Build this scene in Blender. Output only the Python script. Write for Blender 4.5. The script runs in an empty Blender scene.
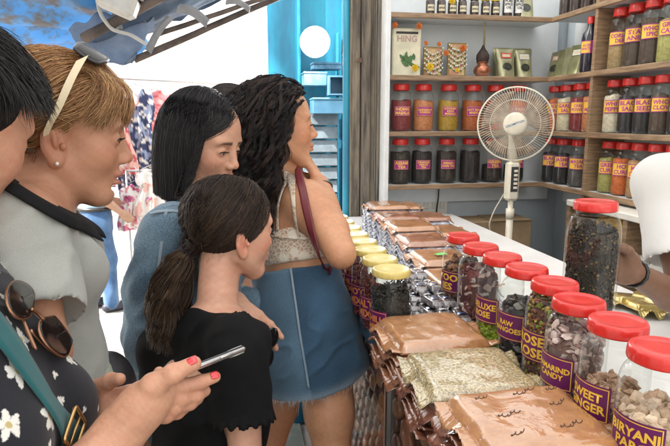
import bpy, bmesh, math, random
import numpy as np
from math import sin, cos, pi, radians, atan2, sqrt
from mathutils import Vector, Matrix
rng = np.random.default_rng(7); random.seed(7)
SC = bpy.context.scene
COL = SC.collection

# ------------------------------------------------------------------ camera, world, sun, exposure
CAM_H, CAM_F, CAM_PITCH, CAM_YAW = 1.55, 560.0, radians(10.4), radians(10.1)
cam = bpy.data.cameras.new('camera'); camo = bpy.data.objects.new('camera', cam); COL.objects.link(camo)
cam.sensor_fit = 'HORIZONTAL'; cam.sensor_width = 36.0; cam.lens = CAM_F/670*36
cam.clip_start = 0.02; cam.clip_end = 400
camo.location = (0, 0, CAM_H); camo.rotation_euler = (pi/2-CAM_PITCH, 0, -CAM_YAW)
SC.camera = camo
SUN_EL, SUN_AZ = radians(50), radians(-110)          # azimuth measured from +Y towards +X
w = bpy.data.worlds.new('World'); SC.world = w; w.use_nodes = True
nt = w.node_tree; bg = nt.nodes['Background']
sky = nt.nodes.new('ShaderNodeTexSky'); sky.sky_type = 'NISHITA'; sky.sun_disc = False
sky.sun_elevation = SUN_EL; sky.sun_rotation = SUN_AZ; sky.dust_density = 3.0; sky.ozone_density = 0.6
hs = nt.nodes.new('ShaderNodeHueSaturation'); hs.inputs['Saturation'].default_value = 0.12
nt.links.new(sky.outputs[0], hs.inputs['Color']); wm = nt.nodes.new('ShaderNodeMix'); wm.data_type = 'RGBA'; wm.blend_type = 'MULTIPLY'; wm.inputs[0].default_value = 1; wm.inputs[7].default_value = (1.04, 1.0, .935, 1)
nt.links.new(hs.outputs[0], wm.inputs[6]); nt.links.new(wm.outputs[2], bg.inputs['Color'])
bg.inputs['Strength'].default_value = 0.15
sl = bpy.data.lights.new('sun', 'SUN'); sl.energy = 3.2; sl.angle = radians(0.6); sl.color = (1, .95, .87)
so = bpy.data.objects.new('sun', sl); COL.objects.link(so)
sd = Vector((sin(SUN_AZ)*cos(SUN_EL), cos(SUN_AZ)*cos(SUN_EL), sin(SUN_EL)))
so.rotation_euler = sd.to_track_quat('Z', 'Y').to_euler(); so.location = sd*30
VS = SC.view_settings; VS.view_transform = 'Standard'; VS.look = 'None'; VS.gamma = 1; VS.use_curve_mapping = False
VS.exposure = 2.05
CY = SC.cycles; CY.use_denoising = True; CY.max_bounces = 9; CY.transparent_max_bounces = 24
CY.caustics_reflective = False; CY.caustics_refractive = False; CY.sample_clamp_indirect = 6

# ------------------------------------------------------------------ pixel -> place helpers (670 x 446 photograph)
_F = np.array([sin(CAM_YAW)*cos(CAM_PITCH), cos(CAM_YAW)*cos(CAM_PITCH), -sin(CAM_PITCH)])
_R = np.array([cos(CAM_YAW), -sin(CAM_YAW), 0.0]); _U = np.cross(_R, _F); _O = np.array([0, 0, CAM_H])
def ray(x, y): return _F + _R*(x-335)/CAM_F - _U*(y-223)/CAM_F
def atD(x, y, D): return _O + ray(x, y)*D
def atY(x, y, Y): d = ray(x, y); return _O + d*(Y/d[1])
def atX(x, y, X): d = ray(x, y); return _O + d*(X/d[0])
def atZ(x, y, Z): d = ray(x, y); return _O + d*((Z-CAM_H)/d[2])

# ------------------------------------------------------------------ materials
MATS = {}
def nodes(m):
    m.use_nodes = True; n = m.node_tree
    return n, n.nodes['Principled BSDF']
def setp(b, **k):
    for a, v in k.items():
        s = b.inputs[a.replace('_', ' ')]
        s.default_value = (*v, 1) if isinstance(v, (tuple, list)) and len(v) == 3 and s.type == 'RGBA' else v
def mat(name, col=(.5, .5, .5), rough=.6, spec=.5, metal=0.0, var=0.0, vscale=8.0, bump=0.0, bscale=60.0, stretch=None,
        col2=None, detail=4.0, coat=0.0, sheen=0.0, sss=0.0, attr=None, ramp=(.4, .62), bdist=.004, brough=0.0):
    """principled surface with procedural colour variation and relief, in object space"""
    if name in MATS: return MATS[name]
    m = bpy.data.materials.new(name); n, b = nodes(m); L = n.links.new
    setp(b, Base_Color=col, Roughness=rough, Metallic=metal); b.inputs['Specular IOR Level'].default_value = spec
    if coat: b.inputs['Coat Weight'].default_value = coat; b.inputs['Coat Roughness'].default_value = .06
    if sheen: b.inputs['Sheen Weight'].default_value = sheen
    if sss:
        b.inputs['Subsurface Weight'].default_value = sss; b.inputs['Subsurface Scale'].default_value = .006
        b.inputs['Subsurface Radius'].default_value = (1, .35, .2)
    tc = n.nodes.new('ShaderNodeTexCoord'); mp = n.nodes.new('ShaderNodeMapping'); L(tc.outputs['Object'], mp.inputs[0])
    if stretch: mp.inputs['Scale'].default_value = stretch
    src = None
    if attr:
        a = n.nodes.new('ShaderNodeAttribute'); a.attribute_name = attr; src = a.outputs['Color']; L(src, b.inputs['Base Color'])
    if var or col2:
        t = n.nodes.new('ShaderNodeTexNoise'); t.inputs['Scale'].default_value = vscale; t.inputs['Detail'].default_value = detail
        t.inputs['Roughness'].default_value = .62
        L(mp.outputs[0], t.inputs['Vector'])
        r = n.nodes.new('ShaderNodeValToRGB'); r.color_ramp.elements[0].position = ramp[0]; r.color_ramp.elements[1].position = ramp[1]
        if src is not None:
            lo, hi = 1-var, 1+var
            r.color_ramp.elements[0].color = (lo, lo, lo, 1); r.color_ramp.elements[1].color = (hi, hi, hi, 1)
            r.color_ramp.elements[0].position = .3; r.color_ramp.elements[1].position = .7
            mx = n.nodes.new('ShaderNodeMix'); mx.data_type = 'RGBA'; mx.blend_type = 'MULTIPLY'; mx.inputs[0].default_value = 1
            L(src, mx.inputs[6]); L(r.outputs[0], mx.inputs[7]); L(mx.outputs[2], b.inputs['Base Color'])
        else:
            c2 = col2 if col2 else tuple(min(1, c*(1+var)) for c in col); c1 = col if col2 else tuple(c*(1-var) for c in col)
            r.color_ramp.elements[0].color = (*c1, 1); r.color_ramp.elements[1].color = (*c2, 1)
            L(t.outputs[0], r.inputs[0]); L(r.outputs[0], b.inputs['Base Color'])
        if src is not None: L(t.outputs[0], r.inputs[0])
    if bump:
        t2 = n.nodes.new('ShaderNodeTexNoise'); t2.inputs['Scale'].default_value = bscale; t2.inputs['Detail'].default_value = 5
        L(mp.outputs[0], t2.inputs['Vector'])
        bp = n.nodes.new('ShaderNodeBump'); bp.inputs['Strength'].default_value = bump; bp.inputs['Distance'].default_value = bdist
        L(t2.outputs[0], bp.inputs['Height']); L(bp.outputs[0], b.inputs['Normal'])
        if brough:
            mr = n.nodes.new('ShaderNodeMapRange'); mr.inputs['To Min'].default_value = rough-brough; mr.inputs['To Max'].default_value = rough+brough
            L(t2.outputs[0], mr.inputs[0]); L(mr.outputs[0], b.inputs['Roughness'])
    MATS[name] = m; return m
def weave(name, c1, c2, scale=900, rough=.85, bump=.25, var=.2, vscale=14, sheen=.2, slub=(1, 1, 4)):
    """woven cloth: fine two-colour noise threads, broad fading, small relief"""
    if name in MATS: return MATS[name]
    m = bpy.data.materials.new(name); n, b = nodes(m); L = n.links.new
    setp(b, Roughness=rough); b.inputs['Specular IOR Level'].default_value = .2; b.inputs['Sheen Weight'].default_value = sheen
    tc = n.nodes.new('ShaderNodeTexCoord'); mp = n.nodes.new('ShaderNodeMapping'); L(tc.outputs['Object'], mp.inputs[0])
    mp.inputs['Scale'].default_value = slub
    t = n.nodes.new('ShaderNodeTexNoise'); t.inputs['Scale'].default_value = scale; t.inputs['Detail'].default_value = 2; L(mp.outputs[0], t.inputs['Vector'])
    t2 = n.nodes.new('ShaderNodeTexNoise'); t2.inputs['Scale'].default_value = vscale; t2.inputs['Detail'].default_value = 6; L(tc.outputs['Object'], t2.inputs['Vector'])
    ad = n.nodes.new('ShaderNodeMath'); ad.operation = 'MULTIPLY_ADD'; ad.inputs[1].default_value = 1.0; L(t.outputs[0], ad.inputs[0])
    ad2 = n.nodes.new('ShaderNodeMath'); ad2.operation = 'MULTIPLY_ADD'; ad2.inputs[1].default_value = var*4; ad2.inputs[2].default_value = -var*2
    L(t2.outputs[0], ad2.inputs[0]); L(ad2.outputs[0], ad.inputs[2])
    r = n.nodes.new('ShaderNodeValToRGB'); r.color_ramp.elements[0].position = .3; r.color_ramp.elements[1].position = .7
    r.color_ramp.elements[0].color = (*c1, 1); r.color_ramp.elements[1].color = (*c2, 1)
    L(ad.outputs[0], r.inputs[0]); L(r.outputs[0], b.inputs['Base Color'])
    bp = n.nodes.new('ShaderNodeBump'); bp.inputs['Strength'].default_value = bump; bp.inputs['Distance'].default_value = .002
    L(t.outputs[0], bp.inputs['Height']); L(bp.outputs[0], b.inputs['Normal'])
    MATS[name] = m; return m
def clear(name, tint=(.97, .98, .97), rough=.04, gain=1.0, bump=0.0, bscale=30, floor=.03):
    """thin clear plastic or glass: see-through with fresnel reflection"""
    if name in MATS: return MATS[name]
    m = bpy.data.materials.new(name); m.use_nodes = True; n = m.node_tree; L = n.links.new
    n.nodes.remove(n.nodes['Principled BSDF']); out = n.nodes['Material Output']
    tr = n.nodes.new('ShaderNodeBsdfTransparent'); tr.inputs[0].default_value = (*tint, 1)
    gl = n.nodes.new('ShaderNodeBsdfGlossy'); gl.inputs['Roughness'].default_value = rough
    lw = n.nodes.new('ShaderNodeLayerWeight'); lw.inputs['Blend'].default_value = .5
    po = n.nodes.new('ShaderNodeMath'); po.operation = 'POWER'; po.inputs[1].default_value = 4.0; L(lw.outputs['Facing'], po.inputs[0])
    ma = n.nodes.new('ShaderNodeMath'); ma.operation = 'MULTIPLY_ADD'; ma.inputs[1].default_value = gain; ma.inputs[2].default_value = floor; ma.use_clamp = True
    L(po.outputs[0], ma.inputs[0])
    mx = n.nodes.new('ShaderNodeMixShader'); L(ma.outputs[0], mx.inputs[0]); L(tr.outputs[0], mx.inputs[1]); L(gl.outputs[0], mx.inputs[2])
    if bump:
        tc = n.nodes.new('ShaderNodeTexCoord'); t2 = n.nodes.new('ShaderNodeTexNoise'); t2.inputs['Scale'].default_value = bscale
        L(tc.outputs['Object'], t2.inputs['Vector'])
        bp = n.nodes.new('ShaderNodeBump'); bp.inputs['Strength'].default_value = bump; bp.inputs['Distance'].default_value = .004
        L(t2.outputs[0], bp.inputs['Height']); L(bp.outputs[0], gl.inputs['Normal']); L(bp.outputs[0], lw.inputs['Normal'])
    L(mx.outputs[0], out.inputs['Surface']); MATS[name] = m; return m
def emit(name, col, strength):
    m = bpy.data.materials.new(name); n, b = nodes(m)
    setp(b, Base_Color=(.9, .9, .9)); b.inputs['Emission Color'].default_value = (*col, 1); b.inputs['Emission Strength'].default_value = strength
    MATS[name] = m; return m

# ------------------------------------------------------------------ objects
def tag(o, label=None, cat=None, group=None, kind=None):
    if label: o['label'] = label
    if cat: o['category'] = cat
    if group: o['group'] = group
    if kind: o['kind'] = kind
    return o
def thing(name, label, cat, loc=(0, 0, 0), rz=0.0, group=None):
    o = bpy.data.objects.new(name, None); COL.objects.link(o); o.empty_display_size = .05
    o.location = tuple(loc); o.rotation_euler = (0, 0, rz)
    return tag(o, label, cat, group)
def mesh_np(name, V, Fq, smooth=True):
    """V (n,3); Fq: list of (m,k) integer arrays"""
    me = bpy.data.meshes.new(name); V = np.asarray(V, np.float32)
    if not isinstance(Fq, list): Fq = [Fq]
    Fq = [np.asarray(f, np.int32) for f in Fq if len(f)]
    me.vertices.add(len(V)); me.vertices.foreach_set('co', V.ravel())
    nl = sum(f.size for f in Fq); nf = sum(len(f) for f in Fq)
    me.loops.add(nl); me.polygons.add(nf)
    me.loops.foreach_set('vertex_index', np.concatenate([f.ravel() for f in Fq]))
    tot = np.concatenate([np.full(len(f), f.shape[1], np.int32) for f in Fq]); st = np.concatenate([[0], np.cumsum(tot)[:-1]]).astype(np.int32)
    me.polygons.foreach_set('loop_start', st); me.polygons.foreach_set('loop_total', tot)
    me.polygons.foreach_set('use_smooth', np.full(nf, smooth)); me.update(calc_edges=True); me.validate()
    return me
def link(name, me, m, parent=None, local=True):
    o = bpy.data.objects.new(name, me); COL.objects.link(o)
    if m is not None and len(me.materials) == 0: me.materials.append(m)
    if parent is not None:
        o.parent = parent
        if not local:                                  # mesh given in world coordinates
            o.matrix_parent_inverse = Matrix.Identity(4)
            bpy.context.view_layer.update() if False else None
            M = Matrix.Translation(parent.location) @ parent.rotation_euler.to_matrix().to_4x4()
            p = parent.parent
            while p is not None:
                M = (Matrix.Translation(p.location) @ p.rotation_euler.to_matrix().to_4x4()) @ M; p = p.parent
            Mi = M.inverted(); me.transform(Mi)
    return o
def colattr(me, C, name='col'):
    a = me.color_attributes.new(name, 'FLOAT_COLOR', 'POINT'); C = np.asarray(C, np.float32)
    if C.shape[1] == 3: C = np.hstack([C, np.ones((len(C), 1), np.float32)])
    a.data.foreach_set('color', C.ravel())
class MB:
    """collects simple shapes into one mesh"""
    def __init__(s): s.V = []; s.F = []; s.n = 0
    def add(s, V, F):
        V = np.asarray(V, float); s.V.append(V)
        for f in (F if isinstance(F, list) else [F]):
            f = np.asarray(f)
            if len(f): s.F.append(f+s.n)
        s.n += len(V); return s
    def box(s, c, size, rot=None, bev=.0):
        c = np.array(c, float); h = np.array(size, float)/2
        if bev <= 0 or bev*2 >= min(size):
            P = np.array([(x, y, z) for x in (-1, 1) for y in (-1, 1) for z in (-1, 1)], float)*h
            F = np.array([(0, 1, 3, 2), (4, 6, 7, 5), (0, 4, 5, 1), (2, 3, 7, 6), (0, 2, 6, 4), (1, 5, 7, 3)])
            Fs = [F]
        else:
            P = []; idx = {}
            for x in (-1, 1):
                for y in (-1, 1):
                    for z in (-1, 1):
                        for a in range(3):
                            q = np.array([x, y, z])*(h-bev); q[a] = (x, y, z)[a]*h[a]
                            idx[(x, y, z, a)] = len(P); P.append(q)
            Q = []; T = []
            for a in range(3):
                b_, c_ = [(1, 2), (2, 0), (0, 1)][a]
                for sg in (-1, 1):
                    r = []
                    for u, v in ((-1, -1), (1, -1), (1, 1), (-1, 1)):
                        k = [0, 0, 0]; k[a] = sg; k[b_] = u; k[c_] = v; r.append(idx[(*k, a)])
                    Q.append(r if sg > 0 else r[::-1])
            for a in range(3):
                b_, c_ = [(1, 2), (2, 0), (0, 1)][a]
                for u in (-1, 1):
                    for v in (-1, 1):
                        k0 = [0, 0, 0]; k1 = [0, 0, 0]; k0[a] = -1; k1[a] = 1; k0[b_] = k1[b_] = u; k0[c_] = k1[c_] = v
                        r = [idx[(*k0, b_)], idx[(*k1, b_)], idx[(*k1, c_)], idx[(*k0, c_)]]
                        Q.append(r if u*v < 0 else r[::-1])
            for k in [(x, y, z) for x in (-1, 1) for y in (-1, 1) for z in (-1, 1)]:
                r = [idx[(*k, 0)], idx[(*k, 1)], idx[(*k, 2)]]
                T.append(r if k[0]*k[1]*k[2] > 0 else r[::-1])
            P = np.array(P); Fs = [np.array(Q), np.array(T)]
        if rot is not None: P = P @ np.array(rot.to_3x3() if isinstance(rot, Matrix) else rot).T
        return s.add(P+c, Fs)
    def tube(s, pts, r, k=10, caps=True, sq=1.0):
        pts = np.asarray(pts, float); n = len(pts); r = np.broadcast_to(np.asarray(r, float), (n,))
        T = np.gradient(pts, axis=0); T /= np.linalg.norm(T, axis=1)[:, None]+1e-12
        a = np.array([0, 0, 1.]) if abs(T[0, 2]) < .9 else np.array([1., 0, 0]); V = []
        u = np.cross(T[0], a); u /= np.linalg.norm(u)
        for i in range(n):
            u = u-T[i]*(u@T[i]); u /= np.linalg.norm(u)+1e-12; v = np.cross(T[i], u)
            th = np.arange(k)*2*pi/k
            V.append(pts[i]+r[i]*(np.cos(th)[:, None]*u+np.sin(th)[:, None]*v*sq))
        V = np.vstack(V); F = []
        for i in range(n-1):
            for j in range(k): F.append((i*k+j, i*k+(j+1) % k, (i+1)*k+(j+1) % k, (i+1)*k+j))
        Fs = [np.array(F)]
        if caps: Fs += [np.array([list(range(k))[::-1]]), np.array([[(n-1)*k+j for j in range(k)]])]
        return s.add(V, Fs)
    def lathe(s, prof, k=32, c=(0, 0, 0), rot=None):
        """prof: (r, z) list; r=0 ends are closed with fans of tiny radius"""
        prof = np.asarray(prof, float); n = len(prof); th = np.arange(k)*2*pi/k
        V = np.stack([np.outer(prof[:, 0], np.cos(th)), np.outer(prof[:, 0], np.sin(th)), np.repeat(prof[:, 1][:, None], k, 1)], -1).reshape(-1, 3)
        i = np.arange(n-1)[:, None]*k; j = np.arange(k)[None]; j2 = (j+1) % k
        F = np.stack([i+j, i+j2, i+k+j2, i+k+j], -1).reshape(-1, 4)
        if rot is not None: V = V @ np.array(rot.to_3x3()).T
        return s.add(V+np.array(c, float), F)
    def grid(s, P):
        """P (n,m,3) sheet"""
        n, m = P.shape[:2]; i = np.arange(n-1)[:, None]*m; j = np.arange(m-1)[None]
        return s.add(P.reshape(-1, 3), np.stack([i+j, i+j+1, i+m+j+1, i+m+j], -1).reshape(-1, 4))
    def mesh(s, name='m', smooth=False): return mesh_np(name, np.vstack(s.V), s.F, smooth)
    def build(s, name, m, parent=None, smooth=False, local=True): return link(name, s.mesh(name, smooth), m, parent, local)
def solidify(P, t):
    """closed slab from a sheet P (n,m,3): sheet, its back at distance t along the normals, and the rim"""
    n, m = P.shape[:2]; du = np.gradient(P, axis=0); dv = np.gradient(P, axis=1); N = np.cross(du, dv); N /= np.linalg.norm(N, axis=2)[..., None]+1e-12
    B = P-N*t; i = np.arange(n-1)[:, None]*m; j = np.arange(m-1)[None]; q = np.stack([i+j, i+m+j, i+m+j+1, i+j+1], -1).reshape(-1, 4); K = n*m
    ring = [*range(m), *[(a+1)*m-1 for a in range(1, n)], *[(n-1)*m+b for b in range(m-2, -1, -1)], *[a*m for a in range(n-2, 0, -1)]]
    rim = np.array([(ring[a], ring[(a+1) % len(ring)], ring[(a+1) % len(ring)]+K, ring[a]+K) for a in range(len(ring))])
    return np.vstack([P.reshape(-1, 3), B.reshape(-1, 3)]), [q, q[:, ::-1]+K, rim]
def text_mesh(body, size, bold=.0, extrude=.0004, align='CENTER', spacing=1.0, lead=.95):
    cu = bpy.data.curves.new('lettering', 'FONT'); cu.body = body; cu.size = size; cu.align_x = align; cu.align_y = 'CENTER'
    cu.offset = bold*size; cu.extrude = extrude; cu.space_character = spacing; cu.space_line = lead; cu.resolution_u = 2
    o = bpy.data.objects.new('lettering', cu); COL.objects.link(o); dg = bpy.context.evaluated_depsgraph_get(); dg.update()
    me = bpy.data.meshes.new_from_object(o.evaluated_get(dg)); bpy.data.objects.remove(o); bpy.data.curves.remove(cu)
    me.materials.clear(); return me
def noise3(P, f=1.0, seed=0, oct=4):
    """cheap smooth noise: sum of random plane waves, about -1..1"""
    r = np.random.default_rng(seed); o = np.zeros(len(P)); a = 1.0; tot = 0
    for k in range(oct):
        for _ in range(4):
            d = r.normal(size=3); d /= np.linalg.norm(d); o += a*np.sin(P@d*f*(1.9**k)*2*pi+r.uniform(0, 6.3))*.35
        tot += a; a *= .55
    return o/tot*1.3
# ------------------------------------------------------------------ smooth bodies: signed distances on a grid, one continuous skin
def unit(v): v = np.asarray(v, float); return v/(np.linalg.norm(v)+1e-12)
class Body:
    def __init__(s): s.ops = []
    def cone(s, a, b, ra, rb, k=.02, sub=False): s.ops.append(('cone', np.array(a, float), np.array(b, float), ra, rb, k, sub)); return s
    def chain(s, P, R, k=.015):
        for i in range(len(P)-1): s.cone(P[i], P[i+1], R[i], R[i+1], k)
        return s
    def ell(s, c, r, k=.02, M=None, sub=False):
        s.ops.append(('ell', np.array(c, float), np.array(r, float), np.eye(3) if M is None else np.array(M, float), k, sub)); return s
    def loft(s, st, side, k=.02, power=2.2, sub=False):
        """st: list of (centre, half width, half depth) along a body axis; side: vector of the width"""
        s.ops.append(('loft', np.array([q[0] for q in st], float), np.array([q[1] for q in st], float), np.array([q[2] for q in st], float), unit(side), power, k, sub)); return s
    def half(s, p, n, k=.004):                               # cut away the side n points to
        s.ops.append(('half', np.array(p, float), unit(n), k, True)); return s
    def copy(s): b = Body(); b.ops = list(s.ops); return b
    def _bb(s, o):
        if o[0] == 'cone': return np.minimum(o[1]-o[3], o[2]-o[4]), np.maximum(o[1]+o[3], o[2]+o[4]), o[5]
        if o[0] == 'ell': e = np.sqrt(((o[3]*o[2][None])**2).sum(1)); return o[1]-e, o[1]+e, o[4]
        if o[0] == 'loft': q = max(o[2].max(), o[3].max()); return o[1].min(0)-q, o[1].max(0)+q, o[6]
        return None, None, o[3]
    def _dist(s, o, X, Y, Z, off):
        if o[0] == 'cone':
            a, b, ra, rb = o[1:5]; ba = b-a; L2 = ba@ba+1e-12
            px, py, pz = X-a[0], Y-a[1], Z-a[2]; t = np.clip((px*ba[0]+py*ba[1]+pz*ba[2])/L2, 0, 1)
            return np.sqrt((px-ba[0]*t)**2+(py-ba[1]*t)**2+(pz-ba[2]*t)**2)-(ra+(rb-ra)*t)-off
        if o[0] == 'ell':
            c, r, M = o[1:4]; r = r+off; px, py, pz = X-c[0], Y-c[1], Z-c[2]
            l = [px*M[0, i]+py*M[1, i]+pz*M[2, i] for i in range(3)]
            k0 = np.sqrt((l[0]/r[0])**2+(l[1]/r[1])**2+(l[2]/r[2])**2); k1 = np.sqrt((l[0]/r[0]**2)**2+(l[1]/r[1]**2)**2+(l[2]/r[2]**2)**2)+1e-9
            return k0*(k0-1)/k1
        if o[0] == 'loft':
            C, W, D, side, pw = o[1:6]; ax = unit(C[-1]-C[0]); side = unit(side-ax*(side@ax)); fr = np.cross(ax, side)
            ts = (C-C[0])@ax; px, py, pz = X-C[0][0], Y-C[0][1], Z-C[0][2]
            t = px*ax[0]+py*ax[1]+pz*ax[2]; u = px*side[0]+py*side[1]+pz*side[2]; v = px*fr[0]+py*fr[1]+pz*fr[2]
            tt = np.linspace(ts[0], ts[-1], 60)
            def sm(q):                                        # softened interpolation of the stations
                y = np.interp(tt, ts, q); kk = np.array([1, 2, 3, 2, 1])/9; return np.convolve(np.pad(y, 2, 'edge'), kk, 'valid')
            f = lambda q: np.interp(t, tt, sm(q))
            w, d = f(W)+off, f(D)+off; u = u-f((C-C[0])@side); v = v-f((C-C[0])@fr)
            q = (np.abs(u/w)**pw+np.abs(v/d)**pw)**(1/pw); dd = (q-1)*np.minimum(w, d)
            e = np.maximum(ts[0]-t, t-ts[-1])-off
            return np.where(e > 0, np.sqrt(np.maximum(dd, 0)**2+e**2)+np.minimum(dd, 0)*0, np.maximum(dd, e))
        if o[0] == 'half': return -((X-o[1][0])*o[2][0]+(Y-o[1][1])*o[2][1]+(Z-o[1][2])*o[2][2])
    def bounds(s, off=0):
        lo = []; hi = []
        for o in s.ops:
            if o[0] != 'half' and not o[-1]: a, b, _ = s._bb(o); lo.append(a); hi.append(b)
        return np.min(lo, 0)-.02-off, np.max(hi, 0)+.02+off
    def field(s, ax, off=0.0):
        D = np.full([len(a) for a in ax], .2, np.float32)
        for o in s.ops:
            lo, hi, k = s._bb(o); sub = o[-1]
            if lo is None: sl = (slice(None),)*3
            else:
                m = .05+k+max(off, 0); i0 = [np.searchsorted(ax[i], lo[i]-m) for i in range(3)]; i1 = [np.searchsorted(ax[i], hi[i]+m) for i in range(3)]
                if any(a >= b for a, b in zip(i0, i1)): continue
                sl = tuple(slice(a, b) for a, b in zip(i0, i1))
            X = ax[0][sl[0]][:, None, None]; Y = ax[1][sl[1]][None, :, None]; Z = ax[2][sl[2]][None, None]
            d = s._dist(o, X, Y, Z, 0.0 if sub else off).astype(np.float32); q = D[sl]; k = max(k, 1e-4)
            if sub: h = np.maximum(k-np.abs(-d-q), 0)/k; D[sl] = np.maximum(q, -d)+h*h*k*.25
            else: h = np.maximum(k-np.abs(d-q), 0)/k; D[sl] = np.minimum(q, d)-h*h*k*.25
        return D
def axis(lo, hi, coarse, fine=()):
    """grid coordinates: coarse steps, finer inside the (lo, hi, step) ranges"""
    a = [lo]
    while a[-1] < hi:
        st = coarse
        for f in fine:
            if f[0]-coarse <= a[-1] <= f[1]: st = min(st, f[2])
        a.append(a[-1]+st)
    return np.array(a)
def nets(D, ax):
    """naive surface nets -> vertices, quads"""
    S = D < 0; nx, ny, nz = D.shape
    c = np.zeros((nx-1, ny-1, nz-1), np.uint8)
    for i in (0, 1):
        for j in (0, 1):
            for k in (0, 1): c += S[i:nx-1+i, j:ny-1+j, k:nz-1+k]
    I, J, K = np.nonzero((c > 0) & (c < 8)); n = len(I)
    idx = np.full(c.shape, -1, np.int32); idx[I, J, K] = np.arange(n)
    acc = np.zeros((n, 3)); cnt = np.zeros(n)
    cor = [(i, j, k) for i in (0, 1) for j in (0, 1) for k in (0, 1)]
    for a in cor:
        for d in range(3):
            if a[d]: continue
            b = list(a); b[d] = 1
            da = D[I+a[0], J+a[1], K+a[2]]; db = D[I+b[0], J+b[1], K+b[2]]; m = (da < 0) != (db < 0)
            t = np.where(m, da/(da-db+1e-20), 0)
            P = np.stack([ax[0][I+a[0]], ax[1][J+a[1]], ax[2][K+a[2]]], 1); Q = np.stack([ax[0][I+b[0]], ax[1][J+b[1]], ax[2][K+b[2]]], 1)
            acc[m] += (P+(Q-P)*t[:, None])[m]; cnt[m] += 1
    V = acc/np.maximum(cnt, 1)[:, None]; F = []
    for d in range(3):
        sa = [slice(1, -1)]*3; sa[d] = slice(0, -1); sb = [slice(1, -1)]*3; sb[d] = slice(1, None)
        A, B = S[tuple(sa)], S[tuple(sb)]; q = np.argwhere(A != B); q2 = q+1; q2[:, d] -= 1
        e, f = [(1, 2), (2, 0), (0, 1)][d]
        r = []
        for u, v in ((-1, -1), (0, -1), (0, 0), (-1, 0)):
            p = q2.copy(); p[:, e] += u; p[:, f] += v; r.append(idx[p[:, 0], p[:, 1], p[:, 2]])
        r = np.stack(r, 1); flip = A[q[:, 0], q[:, 1], q[:, 2]]; r[~flip] = r[~flip][:, ::-1]; F.append(r)
    F = np.vstack(F); F = F[(F >= 0).all(1)]
    return V, F
def vnormals(V, F):
    n = np.cross(V[F[:, 2]]-V[F[:, 0]], V[F[:, 3]]-V[F[:, 1]]); N = np.zeros_like(V)
    for i in range(4): np.add.at(N, F[:, i], n)
    return N/(np.linalg.norm(N, axis=1)[:, None]+1e-12)
def relax(V, F, it=1, a=.5):
    for _ in range(it):
        S = np.zeros_like(V); c = np.zeros(len(V))
        for i in range(4):
            j = (i+1) % 4; np.add.at(S, F[:, i], V[F[:, j]]); np.add.at(c, F[:, i], 1); np.add.at(S, F[:, j], V[F[:, i]]); np.add.at(c, F[:, j], 1)
        V = V+a*(S/np.maximum(c, 1)[:, None]-V)
    return V
def skin_of(b, coarse=.008, fine=(), off=0.0, it=1, lo=None, hi=None):
    """fine: list of (centre, half size, step)"""
    l, h = b.bounds(off)
    if lo is not None: l = np.maximum(l, lo)
    if hi is not None: h = np.minimum(h, hi)
    ax = [axis(l[i], h[i], coarse, [(np.atleast_1d(c)[i]-np.broadcast_to(r, 3)[i], np.atleast_1d(c)[i]+np.broadcast_to(r, 3)[i], st) for c, r, st in fine]) for i in range(3)]
    V, F = nets(b.field(ax, off), ax)
    return relax(V, F, it), F
def frame(fwd, up=(0, 0, 1)):
    """columns: forward, left, up"""
    f = unit(fwd); l = unit(np.cross(up, f)); return np.stack([f, l, np.cross(f, l)], 1)
def head_frame(heading, pitch=0, roll=0):
    """heading in degrees from +Y towards +X; pitch > 0 looks down; roll > 0 tips towards its own left"""
    h = radians(heading); M = np.stack([(sin(h), cos(h), 0), (-cos(h), sin(h), 0), (0, 0, 1)], 1)
    p = radians(pitch); r = radians(roll)
    P = np.array([[cos(p), 0, sin(p)], [0, 1, 0], [-sin(p), 0, cos(p)]]); Q = np.array([[1, 0, 0], [0, cos(r), -sin(r)], [0, sin(r), cos(r)]])
    return M@P@Q
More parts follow.
